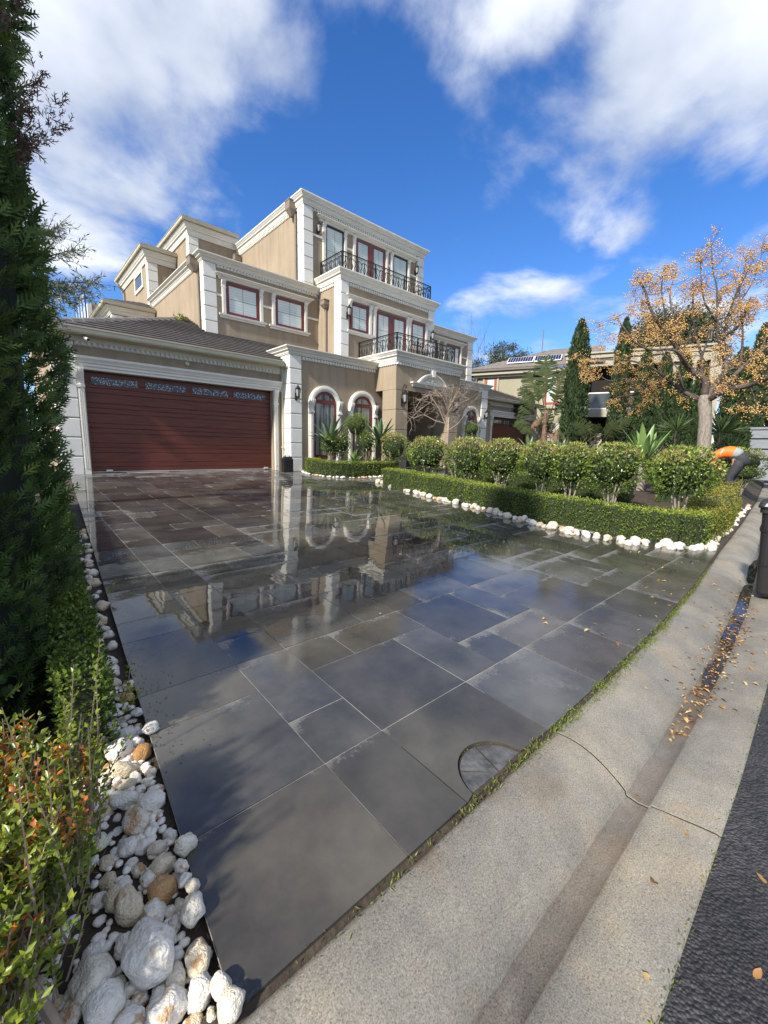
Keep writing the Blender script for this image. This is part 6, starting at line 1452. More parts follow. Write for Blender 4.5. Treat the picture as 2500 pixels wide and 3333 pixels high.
clump_tree('large rounded dark tree crown rising behind the neighbouring house', (33.0, 8.9, 7.4), 3.0, -.5, 120, 220, .24, M_GUM, seed=3, squash=.95)
clump_tree('dark tree mass behind the berry tree at far right', (33.0, 3.4, 4.4), 2.9, -.5, 70, 190, .26, M_GUM, seed=4)
clump_tree('dark conifer-like tree filling the far right edge', (30.0, .6, 3.6), 2.6, -.5, 70, 190, .26, M_GUM, seed=5)
clump_tree('low dark trees along the far right street', (40, 1.6, 3.2), 3.0, -.5, 60, 150, .3, M_GUM, seed=7)
# olive tree behind the conifer
ol = thing('olive_tree', 'silvery olive tree sprays showing beside the big conifer at left', 'tree', (-.9, 8.2, -.3))
P = []; A = []; mb = MB(); rr = random.Random(9); tt = []
mb.tube([(-.9, 8.2, -.3), (-.8, 8.2, 1.2), (-.5, 8.0, 2.2)], [.12, .10, .07], 8)
ends = [(.55, 7.2, 3.35), (.85, 7.05, 3.2), (1.05, 6.98, 2.85), (.75, 7.1, 2.75), (.6, 7.0, 2.45), (.5, 7.1, 2.15), (.72, 7.1, 3.45), (.45, 7.3, 3.0), (.4, 7.4, 2.6), (.9, 7.0, 2.62), (.35, 7.4, 3.5), (.55, 7.2, 1.95), (0, 7.8, 3.6), (-.6, 8.2, 3.8), (-1.2, 8.4, 3.5), (-1.5, 8.6, 3.0), (-.2, 8.8, 3.5)]
for e_ in ends:
    s0 = Vector((-.4, 8.0, 2.3)); e_ = Vector(e_); md = (s0+e_)/2+Vector((0, 0, .25)); mb.tube([tuple(s0), tuple(md), tuple(e_)], [.025, .014, .004], 4, False)
    for k in range(46):
        t_ = .40+.63*rr.random(); p = s0.lerp(md, t_*2) if t_ < .5 else md.lerp(e_, t_*2-1)
        d = ((e_-md).normalized()+Vector((rr.gauss(0, .5), rr.gauss(0, .5), rr.gauss(-.05, .45)))).normalized(); L_ = rr.uniform(.16, .34)
        mb.tube([tuple(p), tuple(p+d*L_)], [.004, .002], 3, False)
        for j in range(13):
            P.append(p+d*(L_*j/12)); A.append(d*.7+Vector((rr.gauss(0, .6), rr.gauss(0, .6), rr.gauss(0, .6))))
P = np.array([tuple(p) for p in P]); A = np.array([tuple(a) for a in A]); foliage_obj('crown', [leaf_arrays(P, A, rdirs(len(P)), .055+.03*rng.random(len(P)), .014)], M_OLIVE, ol)
mb.build('branch', M_TWIG, ol)
# weed growing on the garage roof by the wall
wd_ = thing('roof_weed', 'small green weed sprouting where the garage roof meets the left wall', 'weed', (4.85, 15.9, 5.0))
foliage_obj('foliage', [leaf_arrays(np.array([4.85, 15.9, 4.98])+rng.normal(size=(70, 3))*.07, rdirs(70)+np.array([0, 0, .6]), rdirs(70), .16, .035, .4+.4*rng.random(70))], M_BALL, wd_)

# ================================================================== neighbouring house
ang = math.atan2(-.93, .37)
nh = thing('neighbour_house', 'olive rendered neighbouring house with red timber windows and solar panels', 'house', (23.38, 17.45, 0), ang)
def npart(mb_, name, mt, parent=None): 
    o = mb_.build(name, mt, None); o.parent = parent or nh; return o
npart(MB().box(.25, 5.72, .35, 9, -.5, 5.86), 'wall', M_OLIVEWALL)
npart(MB().box(5.72, 13.3, .9, 9, -.5, 6.38), 'wall', M_OLIVEWALL)
npart(MB().box(.0, 5.72, -.02, .9, 5.62, 5.80), 'eave_moulding', M_OLIVETRIM); npart(MB().box(.1, 5.72, .15, .7, 5.48, 5.62), 'eave_moulding', M_OLIVETRIM)
M_GUTB = simple('brown_gutter', (.12, .10, .085), .5); npart(MB().box(-.15, 5.74, -.14, -.02, 5.83, 5.97), 'gutter', M_GUTB)
for (a, b_, z0, z1) in ((.82, 1.62, 3.0, 5.57), (4.56, 5.44, 3.65, 5.58)):
    mb_ = MB(); mb_.box(a-.12, b_+.12, .27, .36, z0-.12, z0); mb_.box(a-.12, b_+.12, .27, .36, z1, z1+.12); mb_.box(a-.12, a, .271, .36, z0, z1); mb_.box(b_, b_+.12, .271, .36, z0, z1); npart(mb_, 'window_casing', M_OLIVETRIM)
    mb_ = MB(); mb_.box(a, b_, .29, .34, z0, z0+.15); mb_.box(a, b_, .29, .34, z1-.15, z1); mb_.box(a, a+.17, .291, .34, z0+.15, z1-.15); mb_.box(b_-.17, b_, .291, .34, z0+.15, z1-.15); f = npart(mb_, 'window', M_REDORANGE)
    npart(MB().box(a+.17, b_-.17, .315, .33, z0+.15, z1-.15), 'pane', M_BLIND, f)
npart(MB().box(4.35, 5.65, .22, .36, 3.42, 3.52), 'window_sill', M_OLIVETRIM)
# pilasters, beam, parapet, openings with white balustrades
for (a, b_) in ((5.72, 6.05), (6.74, 7.02), (8.62, 8.84), (10.78, 11.12), (11.74, 12.2), (12.8, 13.3)): npart(MB().box(a, b_, -.05, .5, -.5, 6.2), 'pilaster', M_OLIVETRIM)
npart(MB().box(5.70, 13.32, -.10, .9, 6.2, 6.46), 'parapet', M_OLIVETRIM); npart(MB().box(5.62, 13.4, -.2, .95, 6.44, 6.54), 'parapet_cap', M_OLIVETRIM)
npart(MB().box(6.06, 6.73, .2, .4, -.5, 6.2), 'wall', M_OLIVEWALL)
npart(MB().box(11.13, 11.73, .2, .4, -.5, 6.2), 'wall', M_OLIVEWALL)
npart(MB().box(7.02, 12.8, .86, .9, 3.3, 5.9), 'dark_opening', M_DARK); npart(MB().box(7.02, 12.8, .0, .9, 5.75, 6.2), 'beam', M_OLIVETRIM)
npart(MB().box(7.02, 12.8, .88, .92, .2, 2.9), 'dark_opening', M_DARK); npart(MB().box(7.0, 12.9, .0, .9, 2.85, 3.3), 'balcony_slab', M_OLIVETRIM)
for (a, b_) in ((7.03, 8.6), (8.86, 10.76)):
    mb_ = MB().box(a, b_, .08, .12, 4.20, 4.27); mb_.box(a, a+.06, .08, .12, 3.3, 4.2); mb_.box(b_-.06, b_, .08, .12, 3.3, 4.2); mb_.box(a, b_, .08, .12, 3.3, 3.36); f = npart(mb_, 'balustrade', M_QUOIN)
    npart(MB().box(a+.06, b_-.06, .095, .105, 3.36, 4.2), 'glass_panel', simple('dark_glass_%d' % int(a*10), (.06, .07, .075), .05), f)
# tiled hip roof in courses
sl = .40; rbase = None
for k in range(16):
    y0 = -.16+k*.30; y1 = y0+.33; ins0 = max(0, y0+.16)*1.0; ins1 = max(0, y1+.16)
    a0, a1, b0, b1 = -.25+ins0, 7.8, -.25+ins1, 7.8
    if b0 > b1-.2: break
    za, zb2 = 5.97+sl*(y0+.16), 5.97+sl*(y1+.16)
    m_ = MB().add([(a0, y0, za+.05), (a1, y0, za+.05), (b1, y1, zb2+.005), (b0, y1, zb2+.005), (a0, y0, za), (a1, y0, za), (b1, y1, zb2-.03), (b0, y1, zb2-.03)], [(0, 1, 2, 3), (4, 7, 6, 5), (0, 4, 5, 1), (1, 5, 6, 2), (2, 6, 7, 3), (3, 7, 4, 0)])
    if rbase is None: rbase = npart(m_, 'roof', M_TILE)
    else: npart(m_, 'tile_course', M_TILE, rbase)
npart(MB().add([(-.25, -.16, 5.965), (4.2, 4.4, 7.8), (4.2, 9, 7.8), (-.25, 9, 5.965)], [(0, 1, 2, 3)]), 'roof_slope', M_TILE, rbase)
M_PV = simple('solar_cells', (.012, .024, .085), .6, spec=.0)
for (a, b_) in ((2.15, 3.75), (3.80, 5.4)):
    zf_ = lambda y: 6.38+.62*(y-.45)
    q = MB().add([(a, .45, zf_(.45)), (b_, .45, zf_(.45)), (b_, 1.15, zf_(1.15)), (a, 1.15, zf_(1.15)), (a, .45, zf_(.45)-.05), (b_, .45, zf_(.45)-.05), (b_, 1.15, zf_(1.15)-.05), (a, 1.15, zf_(1.15)-.05)], [(0, 1, 2, 3), (4, 7, 6, 5), (0, 4, 5, 1), (1, 5, 6, 2), (2, 6, 7, 3), (3, 7, 4, 0)])
    f = npart(q, 'solar_panel', M_QUOIN); nx_, ny_ = 10, 6
    mb_ = MB()
    for i in range(nx_):
        for j in range(ny_):
            xa = a+.03+(b_-a-.06)*i/nx_; xb = a+.03+(b_-a-.06)*(i+1)/nx_-.012; ya = .47+.66*j/ny_; yb2 = .47+.66*(j+1)/ny_-.008
            mb_.add([(xa, ya, zf_(ya)+.004), (xb, ya, zf_(ya)+.004), (xb, yb2, zf_(yb2)+.004), (xa, yb2, zf_(yb2)+.004)], [(0, 1, 2, 3)])
    npart(mb_, 'solar_cells', M_PV, f)
npart(MB().tube([(3.9, 3.5, 7.4), (3.9, 3.5, 9.0)], .03, 5), 'roof_mast', M_GUTB)
npart(MB().box(.22, .32, .2, .36, 4.9, 5.6), 'rain_head', M_GUTB)

# ---- cream fence of ribbed sheets with posts
def fence(label, p0, p1, z0, z1, post=True, name='ribbed_fence', ribs=.2, mt=None, boards=None):
    a = Vector((*p0, 0)); b_ = Vector((*p1, 0)); L_ = (b_-a).length; d = (b_-a)/L_
    root = thing(name, label, 'fence', (p0[0], p0[1], z0), math.atan2(d.y, d.x))
    n = int(L_/ribs); mt = mt or M_FENCE
    for k in range(n):
        m_ = MB().box(k*ribs+.006, (k+1)*ribs-.006, -.012, .012, 0, z1-z0); m_.box(k*ribs+.05, k*ribs+.09, -.03, -.012, 0, z1-z0); o = m_.build('panel', mt, None); o.parent = root
    o = MB().box(0, L_, -.03, .03, z1-z0, z1-z0+.05).build('top_rail', mt, None); o.parent = root
    if post:
        for t_ in (0, L_):
            o = MB().box(t_-.05, t_+.05, -.05, .05, 0, z1-z0+.12).build('post', mt, None); o.parent = root
    return root
M_FENCE = simple('cream_fence', (.42, .41, .35), .6, col2=(.50, .49, .42), scale=2, stretch=(6, 6, .5))
fence('taller cream ribbed fence section next to the second garage', (23.15, 12.42), (23.6, 10.95), -.2, 2.33)
fence('lower cream fence section with a tall post behind the dead bush', (23.85, 10.3), (24.2, 8.0), -.2, 1.74)
# grey board wall at the far right
gw = thing('board_wall', 'grey weathered horizontal board wall at the far right behind the worker', 'wall', (24.85, 3.4, -.1), math.atan2(-3.4, .35))
M_GREYB = simple('weathered_board', (.16, .18, .20), .7, col2=(.24, .26, .28), scale=3, stretch=(1, 1, 6))
o = MB().box(.02, 1.48, .055, .08, -.2, 2.1).build('backing', M_DARK, None); o.parent = gw
for t_ in (0.0, 1.5):
    o = MB().box(t_-.05, t_+.05, -.08, .10, -.3, 2.2).build('post', M_GREYB, None); o.parent = gw
for k, (z0, z1) in enumerate(((-.3, .62), (.66, 1.05), (1.09, 1.50), (1.54, 1.90), (1.92, 2.04))):
    o = MB().box(0, 1.5, -.05+.02*(k % 2), .05, z0+.1, z1+.1-.02).build('board', M_GREYB, None); o.parent = gw

# ================================================================== worker bending over
def skin_mesh(name, verts, edges, radii, root=0, sub=2):
    me = bpy.data.meshes.new(name); me.from_pydata(verts, edges, []); o = bpy.data.objects.new(name, me); COL.objects.link(o)
    o.modifiers.new('s', 'SKIN'); 
    for i, r_ in enumerate(radii): me.skin_vertices[0].data[i].radius = (r_, r_) if isinstance(r_, (int, float)) else r_
    me.skin_vertices[0].data[root].use_root = True
    m2 = o.modifiers.new('u', 'SUBSURF'); m2.levels = sub; m2.render_levels = sub
    dg = bpy.context.evaluated_depsgraph_get(); ev = o.evaluated_get(dg); nm = bpy.data.meshes.new_from_object(ev); nm.name = name
    bpy.data.objects.remove(o); nm.polygons.foreach_set('use_smooth', [True]*len(nm.polygons)); return nm
wk = thing('person', 'worker in orange high-visibility top and dark trousers bending over behind the hedge', 'person', (13.16, 1.95, -.13))
wo = wk.location
def wl(*p): return (p[0]-wo.x, p[1]-wo.y, p[2]-wo.z)
SK = simple('skin', (.36, .21, .15), .55)
X = 13.16
# one continuous body: pelvis, spine, neck, head, arms, legs, feet
v = [wl(X, 1.80, .68), wl(X, 1.92, .80), wl(X, 2.08, .84), wl(X, 2.26, .78), wl(X, 2.37, .66), wl(X, 2.43, .56), wl(X, 2.47, .46),
     wl(X-.17, 2.25, .72), wl(X-.21, 2.20, .50), wl(X-.13, 2.10, .33), wl(X-.10, 2.06, .28),
     wl(X+.17, 2.25, .72), wl(X+.21, 2.20, .50), wl(X+.13, 2.10, .33), wl(X+.10, 2.06, .28),
     wl(X-.10, 1.80, .60), wl(X-.11, 1.90, .28), wl(X-.11, 1.90, -.02), wl(X-.11, 1.99, -.09),
     wl(X+.10, 1.80, .60), wl(X+.12, 1.86, .28), wl(X+.12, 1.84, -.02), wl(X+.12, 1.93, -.09)]
e = [(0, 1), (1, 2), (2, 3), (3, 4), (4, 5), (5, 6), (3, 7), (7, 8), (8, 9), (9, 10), (3, 11), (11, 12), (12, 13), (13, 14), (0, 15), (15, 16), (16, 17), (17, 18), (0, 19), (19, 20), (20, 21), (21, 22)]
rd_ = [.095, .09, .10, .12, .055, .085, .075, .06, .047, .035, .03, .06, .047, .035, .03, .095, .065, .045, .04, .095, .065, .045, .04]
body = link('body', skin_mesh('body', v, e, rd_), SK, wk)
# five curled fingers and thumb on each hand
for s_ in (-1, 1):
    mb_ = MB()
    for k in range(4):
        xx = X+s_*.10+(k-1.5)*.02; L_ = (.055, .065, .06, .048)[k]; mb_.tube([wl(xx, 2.06, .285), wl(xx, 2.055-.01, .285-L_*.55), wl(xx, 2.035, .285-L_)], [.010, .009, .007], 6)
    mb_.tube([wl(X+s_*.065, 2.07, .30), wl(X+s_*.05, 2.05, .27), wl(X+s_*.055, 2.035, .25)], [.011, .009, .007], 6); mb_.build('fingers', SK, body, True, world=False)
M_ORANGE = simple('hi_vis_orange', (.90, .17, .02), .65); M_REFL = simple('reflective_band', (.50, .33, .27), .5); M_GREYF = simple('grey_fabric', (.26, .28, .29), .8, bump=.3, bscale=60)
M_TROU = simple('dark_denim', (.022, .024, .028), .8, col2=(.04, .042, .048), scale=25, bump=.4, bscale=40)
v2 = [wl(X, 1.72, .75), wl(X, 1.88, .83), wl(X, 2.06, .86), wl(X, 2.25, .80), wl(X, 2.36, .69), wl(X-.18, 2.25, .73), wl(X-.22, 2.21, .53), wl(X-.17, 2.14, .40), wl(X+.18, 2.25, .73), wl(X+.22, 2.21, .53), wl(X+.17, 2.14, .40)]
e2 = [(0, 1), (1, 2), (2, 3), (3, 4), (3, 5), (5, 6), (6, 7), (3, 8), (8, 9), (9, 10)]
jm = skin_mesh('jacket', v2, e2, [(.185, .15), (.18, .16), (.18, .165), (.18, .165), .085, .085, .07, .06, .085, .07, .06])
for mm in (M_ORANGE, M_REFL, M_GREYF): jm.materials.append(mm)
for p in jm.polygons:
    y = p.center.y+wo.y; z_ = p.center.z+wo.z; s_ = y+.25*(z_-.7)
    arm = abs(p.center.x+wo.x-X) > .17 and z_ < .64
    p.material_index = 0 if arm and not (.5 < z_ < .54) else (1 if arm else (2 if s_ < 1.91 else (1 if s_ < 1.93 else (1 if 2.13 < s_ < 2.15 else 0))))
link('jacket', jm, None, wk)
mb_ = MB(); mb_.tube([wl(X, 1.99, .74), wl(X, 1.86, .74), wl(X, 1.76, .70), wl(X, 1.72, .62), wl(X, 1.76, .52)], [.10, .15, .165, .16, .10], 14)
for q_ in ((-.09, -.11, 1.90, 1.90), (.09, .12, 1.86, 1.84)): mb_.tube([wl(X+q_[0], 1.77, .66), wl(X+q_[0], 1.79, .52), wl(X+q_[1], q_[2], .28), wl(X+q_[1], q_[3], .10), wl(X+q_[1], q_[3], -.02)], [.105, .115, .088, .078, .075], 12)
mb_.build('trousers', M_TROU, wk, True, world=False)
M_BOOT = simple('brown_boot', (.10, .05, .03), .6)
for (xx, yy) in ((X-.11, 1.90), (X+.12, 1.84)):
    bm_ = skin_mesh('boot', [wl(xx, yy, .02), wl(xx, yy, -.07), wl(xx, yy+.10, -.09), wl(xx, yy+.17, -.095)], [(0, 1), (1, 2), (2, 3)], [.06, .055, .045, .035]); link('boot', bm_, M_BOOT, wk)
hm = MB(); hm.lathe([(.001, .10), (.05, .09), (.085, .05), (.095, .0), (.09, -.03)], 0, 0, 0, 12); ho = hm.build('hair', simple('dark_hair', (.03, .02, .015), .8), None, True); ho.parent = wk; ho.location = wl(X, 2.455, .50); ho.rotation_euler = (R(-150), 0, 0)
mb_ = MB()
for s_ in (-1, 1): mb_.lathe([(.001, -.01), (.011, 0), (.001, .01)], wl(X+s_*.03, 2.39, .47)[0], wl(X, 2.393, .47)[1], wl(X, 2.4, .47)[2], 8)
mb_.build('eye', M_IRON, body, True, world=False)
MB().tube([wl(X, 2.40, .455), wl(X, 2.375, .44)], [.014, .010], 6).build('nose', SK, body, True, world=False)
MB().box(*[q for pr in zip(wl(X-.025, 2.385, .415), wl(X+.025, 2.39, .421)) for q in pr]).build('mouth', simple('lip', (.28, .10, .08), .5), body, world=False)
for s_ in (-1, 1): MB().lathe([(.001, -.02), (.018, 0), (.001, .02)], wl(X+s_*.085, 0, 0)[0], wl(X, 2.46, 0)[1], wl(0, 0, .49)[2], 8).build('ear', SK, body, True, world=False)

# ================================================================== wheelie bin
bn = thing('wheelie_bin', 'black wheelie bin standing on the gutter apron at the right edge', 'bin', (6.12, .285, -.745), R(4))
def bpart(mb_, name, mt, parent=None, smooth=False): o = mb_.build(name, mt, None, smooth); o.parent = parent or bn; return o
def ringb(hx, hy, z, c=.05, n=4):
    pts = []
    for (sx, sy, q0) in ((1, 1, 0), (-1, 1, 90), (-1, -1, 180), (1, -1, 270)):
        for k in range(n): q = R(q0+90*k/(n-1)); pts.append((sx*(hx-c)+c*math.cos(q), sy*(hy-c)+c*math.sin(q), z))
    return pts
def loftb(rings):
    n = len(rings[0]); mb_ = MB(); vs = [p for r_ in rings for p in r_]; mb_.add(vs, [(i*n+j, i*n+(j+1) % n, (i+1)*n+(j+1) % n, (i+1)*n+j) for i in range(len(rings)-1) for j in range(n)]+[tuple(range(n-1, -1, -1)), tuple((len(rings)-1)*n+j for j in range(n))]); return mb_
bpart(loftb([ringb(.19, .21, .02), ringb(.215, .235, .06), ringb(.24, .255, .5), ringb(.262, .272, .86), ringb(.268, .278, .93)]), 'body', M_BLACKPL, smooth=False)
bpart(loftb([ringb(.285, .295, .925, .04), ringb(.285, .295, .965, .04)]), 'rim', M_BLACKPL)
lid = bpart(loftb([ringb(.30, .31, .975, .05), ringb(.305, .315, .995, .05), ringb(.29, .30, 1.03, .05), ringb(.23, .24, 1.055, .08)]), 'lid', M_BLACKPL)
bpart(MB().tube([(.30, -.2, .99), (.345, -.2, .99), (.345, .2, .99), (.30, .2, .99)], .014, 6), 'handle', M_BLACKPL, lid)
for yy in (-.2, .2): bpart(MB().tube([(.22, yy-.025, .10), (.22, yy+.025, .10)], .10, 16), 'wheel', simple('tyre_black_%d' % int(yy*10), (.02, .02, .02), .8))
lbp = MB().box(-.262, -.2555, -.09, .03, .60, .66); lb_ = bpart(lbp, 'sticker', simple('white_sticker', (.65, .68, .68), .5)); bpart(MB().box(-.2645, -.2622, -.07, .01, .615, .645), 'sticker_print', M_BLACKPL, lb_)
for zz_ in (.35, .72): bpart(loftb([ringb(.236+.026*(zz_-.35)/.37, .256+.017*(zz_-.35)/.37, zz_, .05), ringb(.242+.026*(zz_-.35)/.37, .262+.017*(zz_-.35)/.37, zz_+.03, .05)]), 'body_rib', M_BLACKPL)

# ================================================================== white border stones
def rock_mesh(seed, sub=3):
    bmx = bmesh.new(); bmesh.ops.create_icosphere(bmx, subdivisions=sub, radius=1.0); r_ = random.Random(seed)
    cuts = [(Vector((r_.gauss(0, 1), r_.gauss(0, 1), r_.gauss(0, 1))).normalized(), r_.uniform(.72, .93)) for _ in range(11)]
    ph = [r_.uniform(0, 6) for _ in range(6)]; fr = [r_.uniform(1.5, 4.5) for _ in range(6)]
    for v_ in bmx.verts:
        d = v_.co.normalized(); rad = 1.0
        for c_, h_ in cuts:
            dt = d.dot(c_)
            if dt > h_: rad = min(rad, h_/dt)
        rad *= 1+.05*math.sin(fr[0]*d.x*2+ph[0])+.05*math.sin(fr[1]*d.y*2+ph[1])+.04*math.sin(fr[2]*d.z*3+ph[2])+.02*math.sin(fr[3]*5*d.x+ph[3])*math.sin(fr[4]*4*d.y+ph[4])
        v_.co = d*rad
    me = bpy.data.meshes.new('border_stone'); bmx.to_mesh(me); bmx.free(); me.polygons.foreach_set('use_smooth', [True]*len(me.polygons)); me.materials.append(M_ROCK); return me
RKN = [rock_mesh(s_, 3) for s_ in range(10)]; RKF = [rock_mesh(s_+40, 2) for s_ in range(8)]
rs = random.Random(77); nst = [0]
LG = 'white stones in the left border beside the driveway'; LGL = 'white quartz stone between left hedge and slabs'; HGL = 'white stone between wet slabs and right hedge'; SGL = 'white stone in the border behind the street kerb'
def stretch(label, x, y):
    if label == LGL: return LGL+(', beside the lowest slabs' if y < 1.5 else (' foot, nearest stretch past the boulders' if y < 2.4 else ', far thin stretch toward the garage'))
    if label == HGL: return HGL+(', near the kerb corner' if y < 2.6 else (', middle stretch' if y < 5 else ', far stretch toward the porch'))
    if label == SGL: return SGL+(', close to the hedge corner' if x < 9.5 else ', farther along the street')
    return label
def stone(x, y, z, a, b_, c_, label, group, near=True, mt=None, rz=None):
    label = stretch(label, x, y)
    me = rs.choice(RKN if near else RKF); o = bpy.data.objects.new('border_stone', me); COL.objects.link(o)
    o.location = (x, y, z); o.scale = (a, b_, c_); o.rotation_euler = (rs.uniform(-.35, .35), rs.uniform(-.35, .35), rs.uniform(0, 6.28) if rz is None else rz)
    tag(o, label, 'stone', group)
    if mt: o.material_slots[0].link = 'OBJECT'; o.material_slots[0].material = mt
    nst[0] += 1; return o
SN = [(0.183, 1.137, 0.07, 0.086, 0), (0.05, 1.175, 0.047, 0.064, 0), (0.064, 1.101, 0.047, 0.052, 0), (0.185, 0.994, 0.048, 0.045, 0), (0.11, 1.035, 0.037, 0.028, 0), (0.282, 1.049, 0.039, 0.047, 0), (0.259, 0.975, 0.037, 0.042, 1), (0.22, 1.047, 0.025, 0.04, 1), (0.137, 1.203, 0.032, 0.053, 1), (0.254, 1.303, 0.042, 0.045, 2), (0.302, 1.159, 0.034, 0.045, 0), (0.275, 1.384, 0.041, 0.038, 0), (0.348, 1.382, 0.037, 0.037, 0), (0.242, 1.612, 0.045, 0.059, 0), (0.309, 1.67, 0.051, 0.044, 0), (0.234, 1.741, 0.051, 0.037, 0), (0.342, 1.969, 0.038, 0.042, 2), (0.261, 2.039, 0.054, 0.054, 0), (0.403, 2.069, 0.038, 0.033, 0), (0.344, 1.834, 0.024, 0.026, 0), (0.163, 1.316, 0.043, 0.052, 0), (0.214, 1.248, 0.034, 0.042, 0), (0.301, 0.93, 0.024, 0.037, 0), (0.305, 0.88, 0.036, 0.038, 1), (0.157, 1.39, 0.027, 0.033, 0), (0.199, 1.528, 0.033, 0.033, 0), (0.315, 1.32, 0.019, 0.028, 0), (0.312, 1.271, 0.024, 0.018, 0), (0.323, 1.233, 0.021, 0.024, 0), (0.283, 1.231, 0.02, 0.023, 0), (0.255, 1.234, 0.017, 0.02, 0), (0.254, 1.183, 0.019, 0.031, 0), (0.317, 2.144, 0.044, 0.031, 0), (0.331, 2.057, 0.043, 0.026, 0), (0.376, 2.239, 0.028, 0.028, 0), (0.284, 1.972, 0.025, 0.021, 0), (0.252, 1.913, 0.059, 0.032, 0), (0.289, 1.853, 0.024, 0.024, 0), (0.316, 1.789, 0.019, 0.019, 0), (0.256, 1.824, 0.034, 0.023, 0), (0.284, 1.767, 0.023, 0.023, 0), (0.336, 1.726, 0.034, 0.019, 0), (0.238, 1.506, 0.026, 0.026, 0), (0.278, 1.465, 0.033, 0.029, 1), (0.227, 1.37, 0.024, 0.034, 0), (0.101, 1.132, 0.022, 0.02, 0), (0.131, 1.063, 0.027, 0.017, 0), (0.177, 1.039, 0.024, 0.024, 0), (0.266, 0.913, 0.017, 0.021, 0), (0.226, 0.929, 0.023, 0.023, 0), (-0.051, 1.154, 0.037, 0.014, 0), (0.003, 1.143, 0.026, 0.031, 0), (0.133, 1.368, 0.032, 0.041, 0), (0.171, 1.245, 0.017, 0.014, 0), (0.118, 1.103, 0.02, 0.017, 0)]
LBL = {0: 'biggest white boulder in the left border, near the bottom of the driveway edge', 9: 'rusty orange rock among the white stones of the left border', 12: 'round white stone resting on the slab edge near the bottom left',
       16: 'white stone with an orange cap halfway up the left border', 18: 'lone white stone lying out on the slabs beside the left border', 6: 'brown-stained cracked stone below the pointed white one at lower left', 5: 'pointed white stone by the slab edge at lower left', 7: 'white stone with a yellow side next to the biggest boulder',
       8: 'rust and white stone tucked left of the biggest boulder', 13: 'large cream stone below the overhanging leaves of the left border', 10: 'oval pitted white stone hugging the slab edge at lower left', 2: 'long white stone at the very bottom left corner', 1: 'long slanted white stone left of the biggest boulder'}

used = []
for i, (x, y, a, b_, c) in enumerate(SN):
    r_ = (a+b_)/2; z = plane_z(y)-.035+r_*.55
    if x > bed_left(y)-.02: z = plane_z(y)+r_*.55
    stone(x, y, z, a*1.04, b_*1.04, r_*.85, LBL.get(i, LGL), LG, True, M_ROCKO if c == 2 else None, rs.uniform(-.3, .3)); used.append((x, y, r_))
def scatter(n, fx, fy, rr_, z_of, label, group, near, tries=4000, ov=.82, flat=.8, prm=.06):
    k = 0; 
    for _ in range(tries):
        if k >= n: break
        t_ = rs.random(); r_ = rs.uniform(*rr_)*(1 if rs.random() < .8 else .65); y = fy(t_); x = fx(t_, rs.random(), r_)
        if isinstance(y, tuple): x, y = y
        if any((x-a)**2+(y-b_)**2 < ((r_+c_)*ov)**2 for a, b_, c_ in used[-260:]): continue
        used.append((x, y, r_)); k += 1
        stone(x, y, z_of(x, y)+r_*.45, r_*rs.uniform(.9, 1.3), r_*rs.uniform(.8, 1.05), r_*rs.uniform(.65, .95)*flat/.8, label, group, near, M_ROCKO if rs.random() < prm else None)
    return k
scatter(66, lambda t, u, r_: bed_left(.88+1.5*t**1.2)-.015-u*(.46 if t < .35 else .24), lambda t: .88+1.5*t**1.2, (.018, .036), lambda x, y: plane_z(y)-.04, LGL, LG, True)
scatter(45, lambda t, u, r_: bed_left(2.3+4.2*t)-r_*.35-u*.12, lambda t: 2.3+4.2*t, (.034, .058), lambda x, y: plane_z(y)-.04, LGL, LG, True, 5000)
# along the right hedge
def edge_x(y): return float(np.interp(y, [1.38, 1.9, 2.25, 2.65, 3.12, 3.72, 4.4, 5.31, 6.27, 7.14, 8.17, 9.16], [7.30, 7.06, 6.81, 6.65, 6.60, 6.66, 6.73, 6.97, 7.08, 7.26, 7.43, 7.73]))+.02
HG = 'white stones along the foot of the right hedge'
scatter(100, lambda t, u, r_: edge_x(1.35+7.6*t)+.05+u*.30*(1.0 if t < .4 else .6), lambda t: 1.35+7.6*t**1.15, (.048, .088), lambda x, y: plane_z(y)-.01, HGL, HG, True, 6000, .78, .85, .05)
SG = 'white stones between street kerb and hedge'; pass
def kx(t): return 7.7+6.5*t**1.3
scatter(30, lambda t, u, r_: kx(t), lambda t: kerb_y(kx(t))+.07+rs.random()*.16, (.045, .085), lambda x, y: -.665+.02, SGL, SG, True, 4000, .75, .85, .04)
# pebbles round the back bed
BGP = [(7.25, 12.1), (6.95, 11.6), (6.84, 11.12), (6.93, 10.5), (7.25, 10.0), (7.87, 9.78), (8.69, 9.88), (9.3, 9.95)]
def bp_(t):
    s_ = t*(len(BGP)-1); i = min(len(BGP)-2, int(s_)); f_ = s_-i; return (BGP[i][0]*(1-f_)+BGP[i+1][0]*f_, BGP[i][1]*(1-f_)+BGP[i+1][1]*f_)
PB = []
BG_ = 'white pebbles round the bed under the arched windows'; BGL = 'small white pebble edging the curved bed under the arched windows'
for _ in range(95):
    t_ = rs.random()**.75; x, y = bp_(t_); w_ = .02+.28*t_*rs.random(); x += .04+w_*.35*rs.random(); y += w_*rs.random(); r_ = rs.uniform(.035, .06)
    if any((x-a)**2+(y-b_)**2 < ((r_+c_)*.7)**2 for a, b_, c_ in used[-100:]): continue
    used.append((x, y, r_)); PB.append((x, y, plane_z(y)+r_*.5, r_))
print('stones', nst[0])
mb = MB(); 
me_src = RKF[0]; ch = []
vv = np.empty(len(me_src.vertices)*3, dtype=np.float32); me_src.vertices.foreach_get('co', vv); vv = vv.reshape(-1, 3); ff = np.array([tuple(p.vertices) for p in me_src.polygons])
V = []; F = []; b = 0
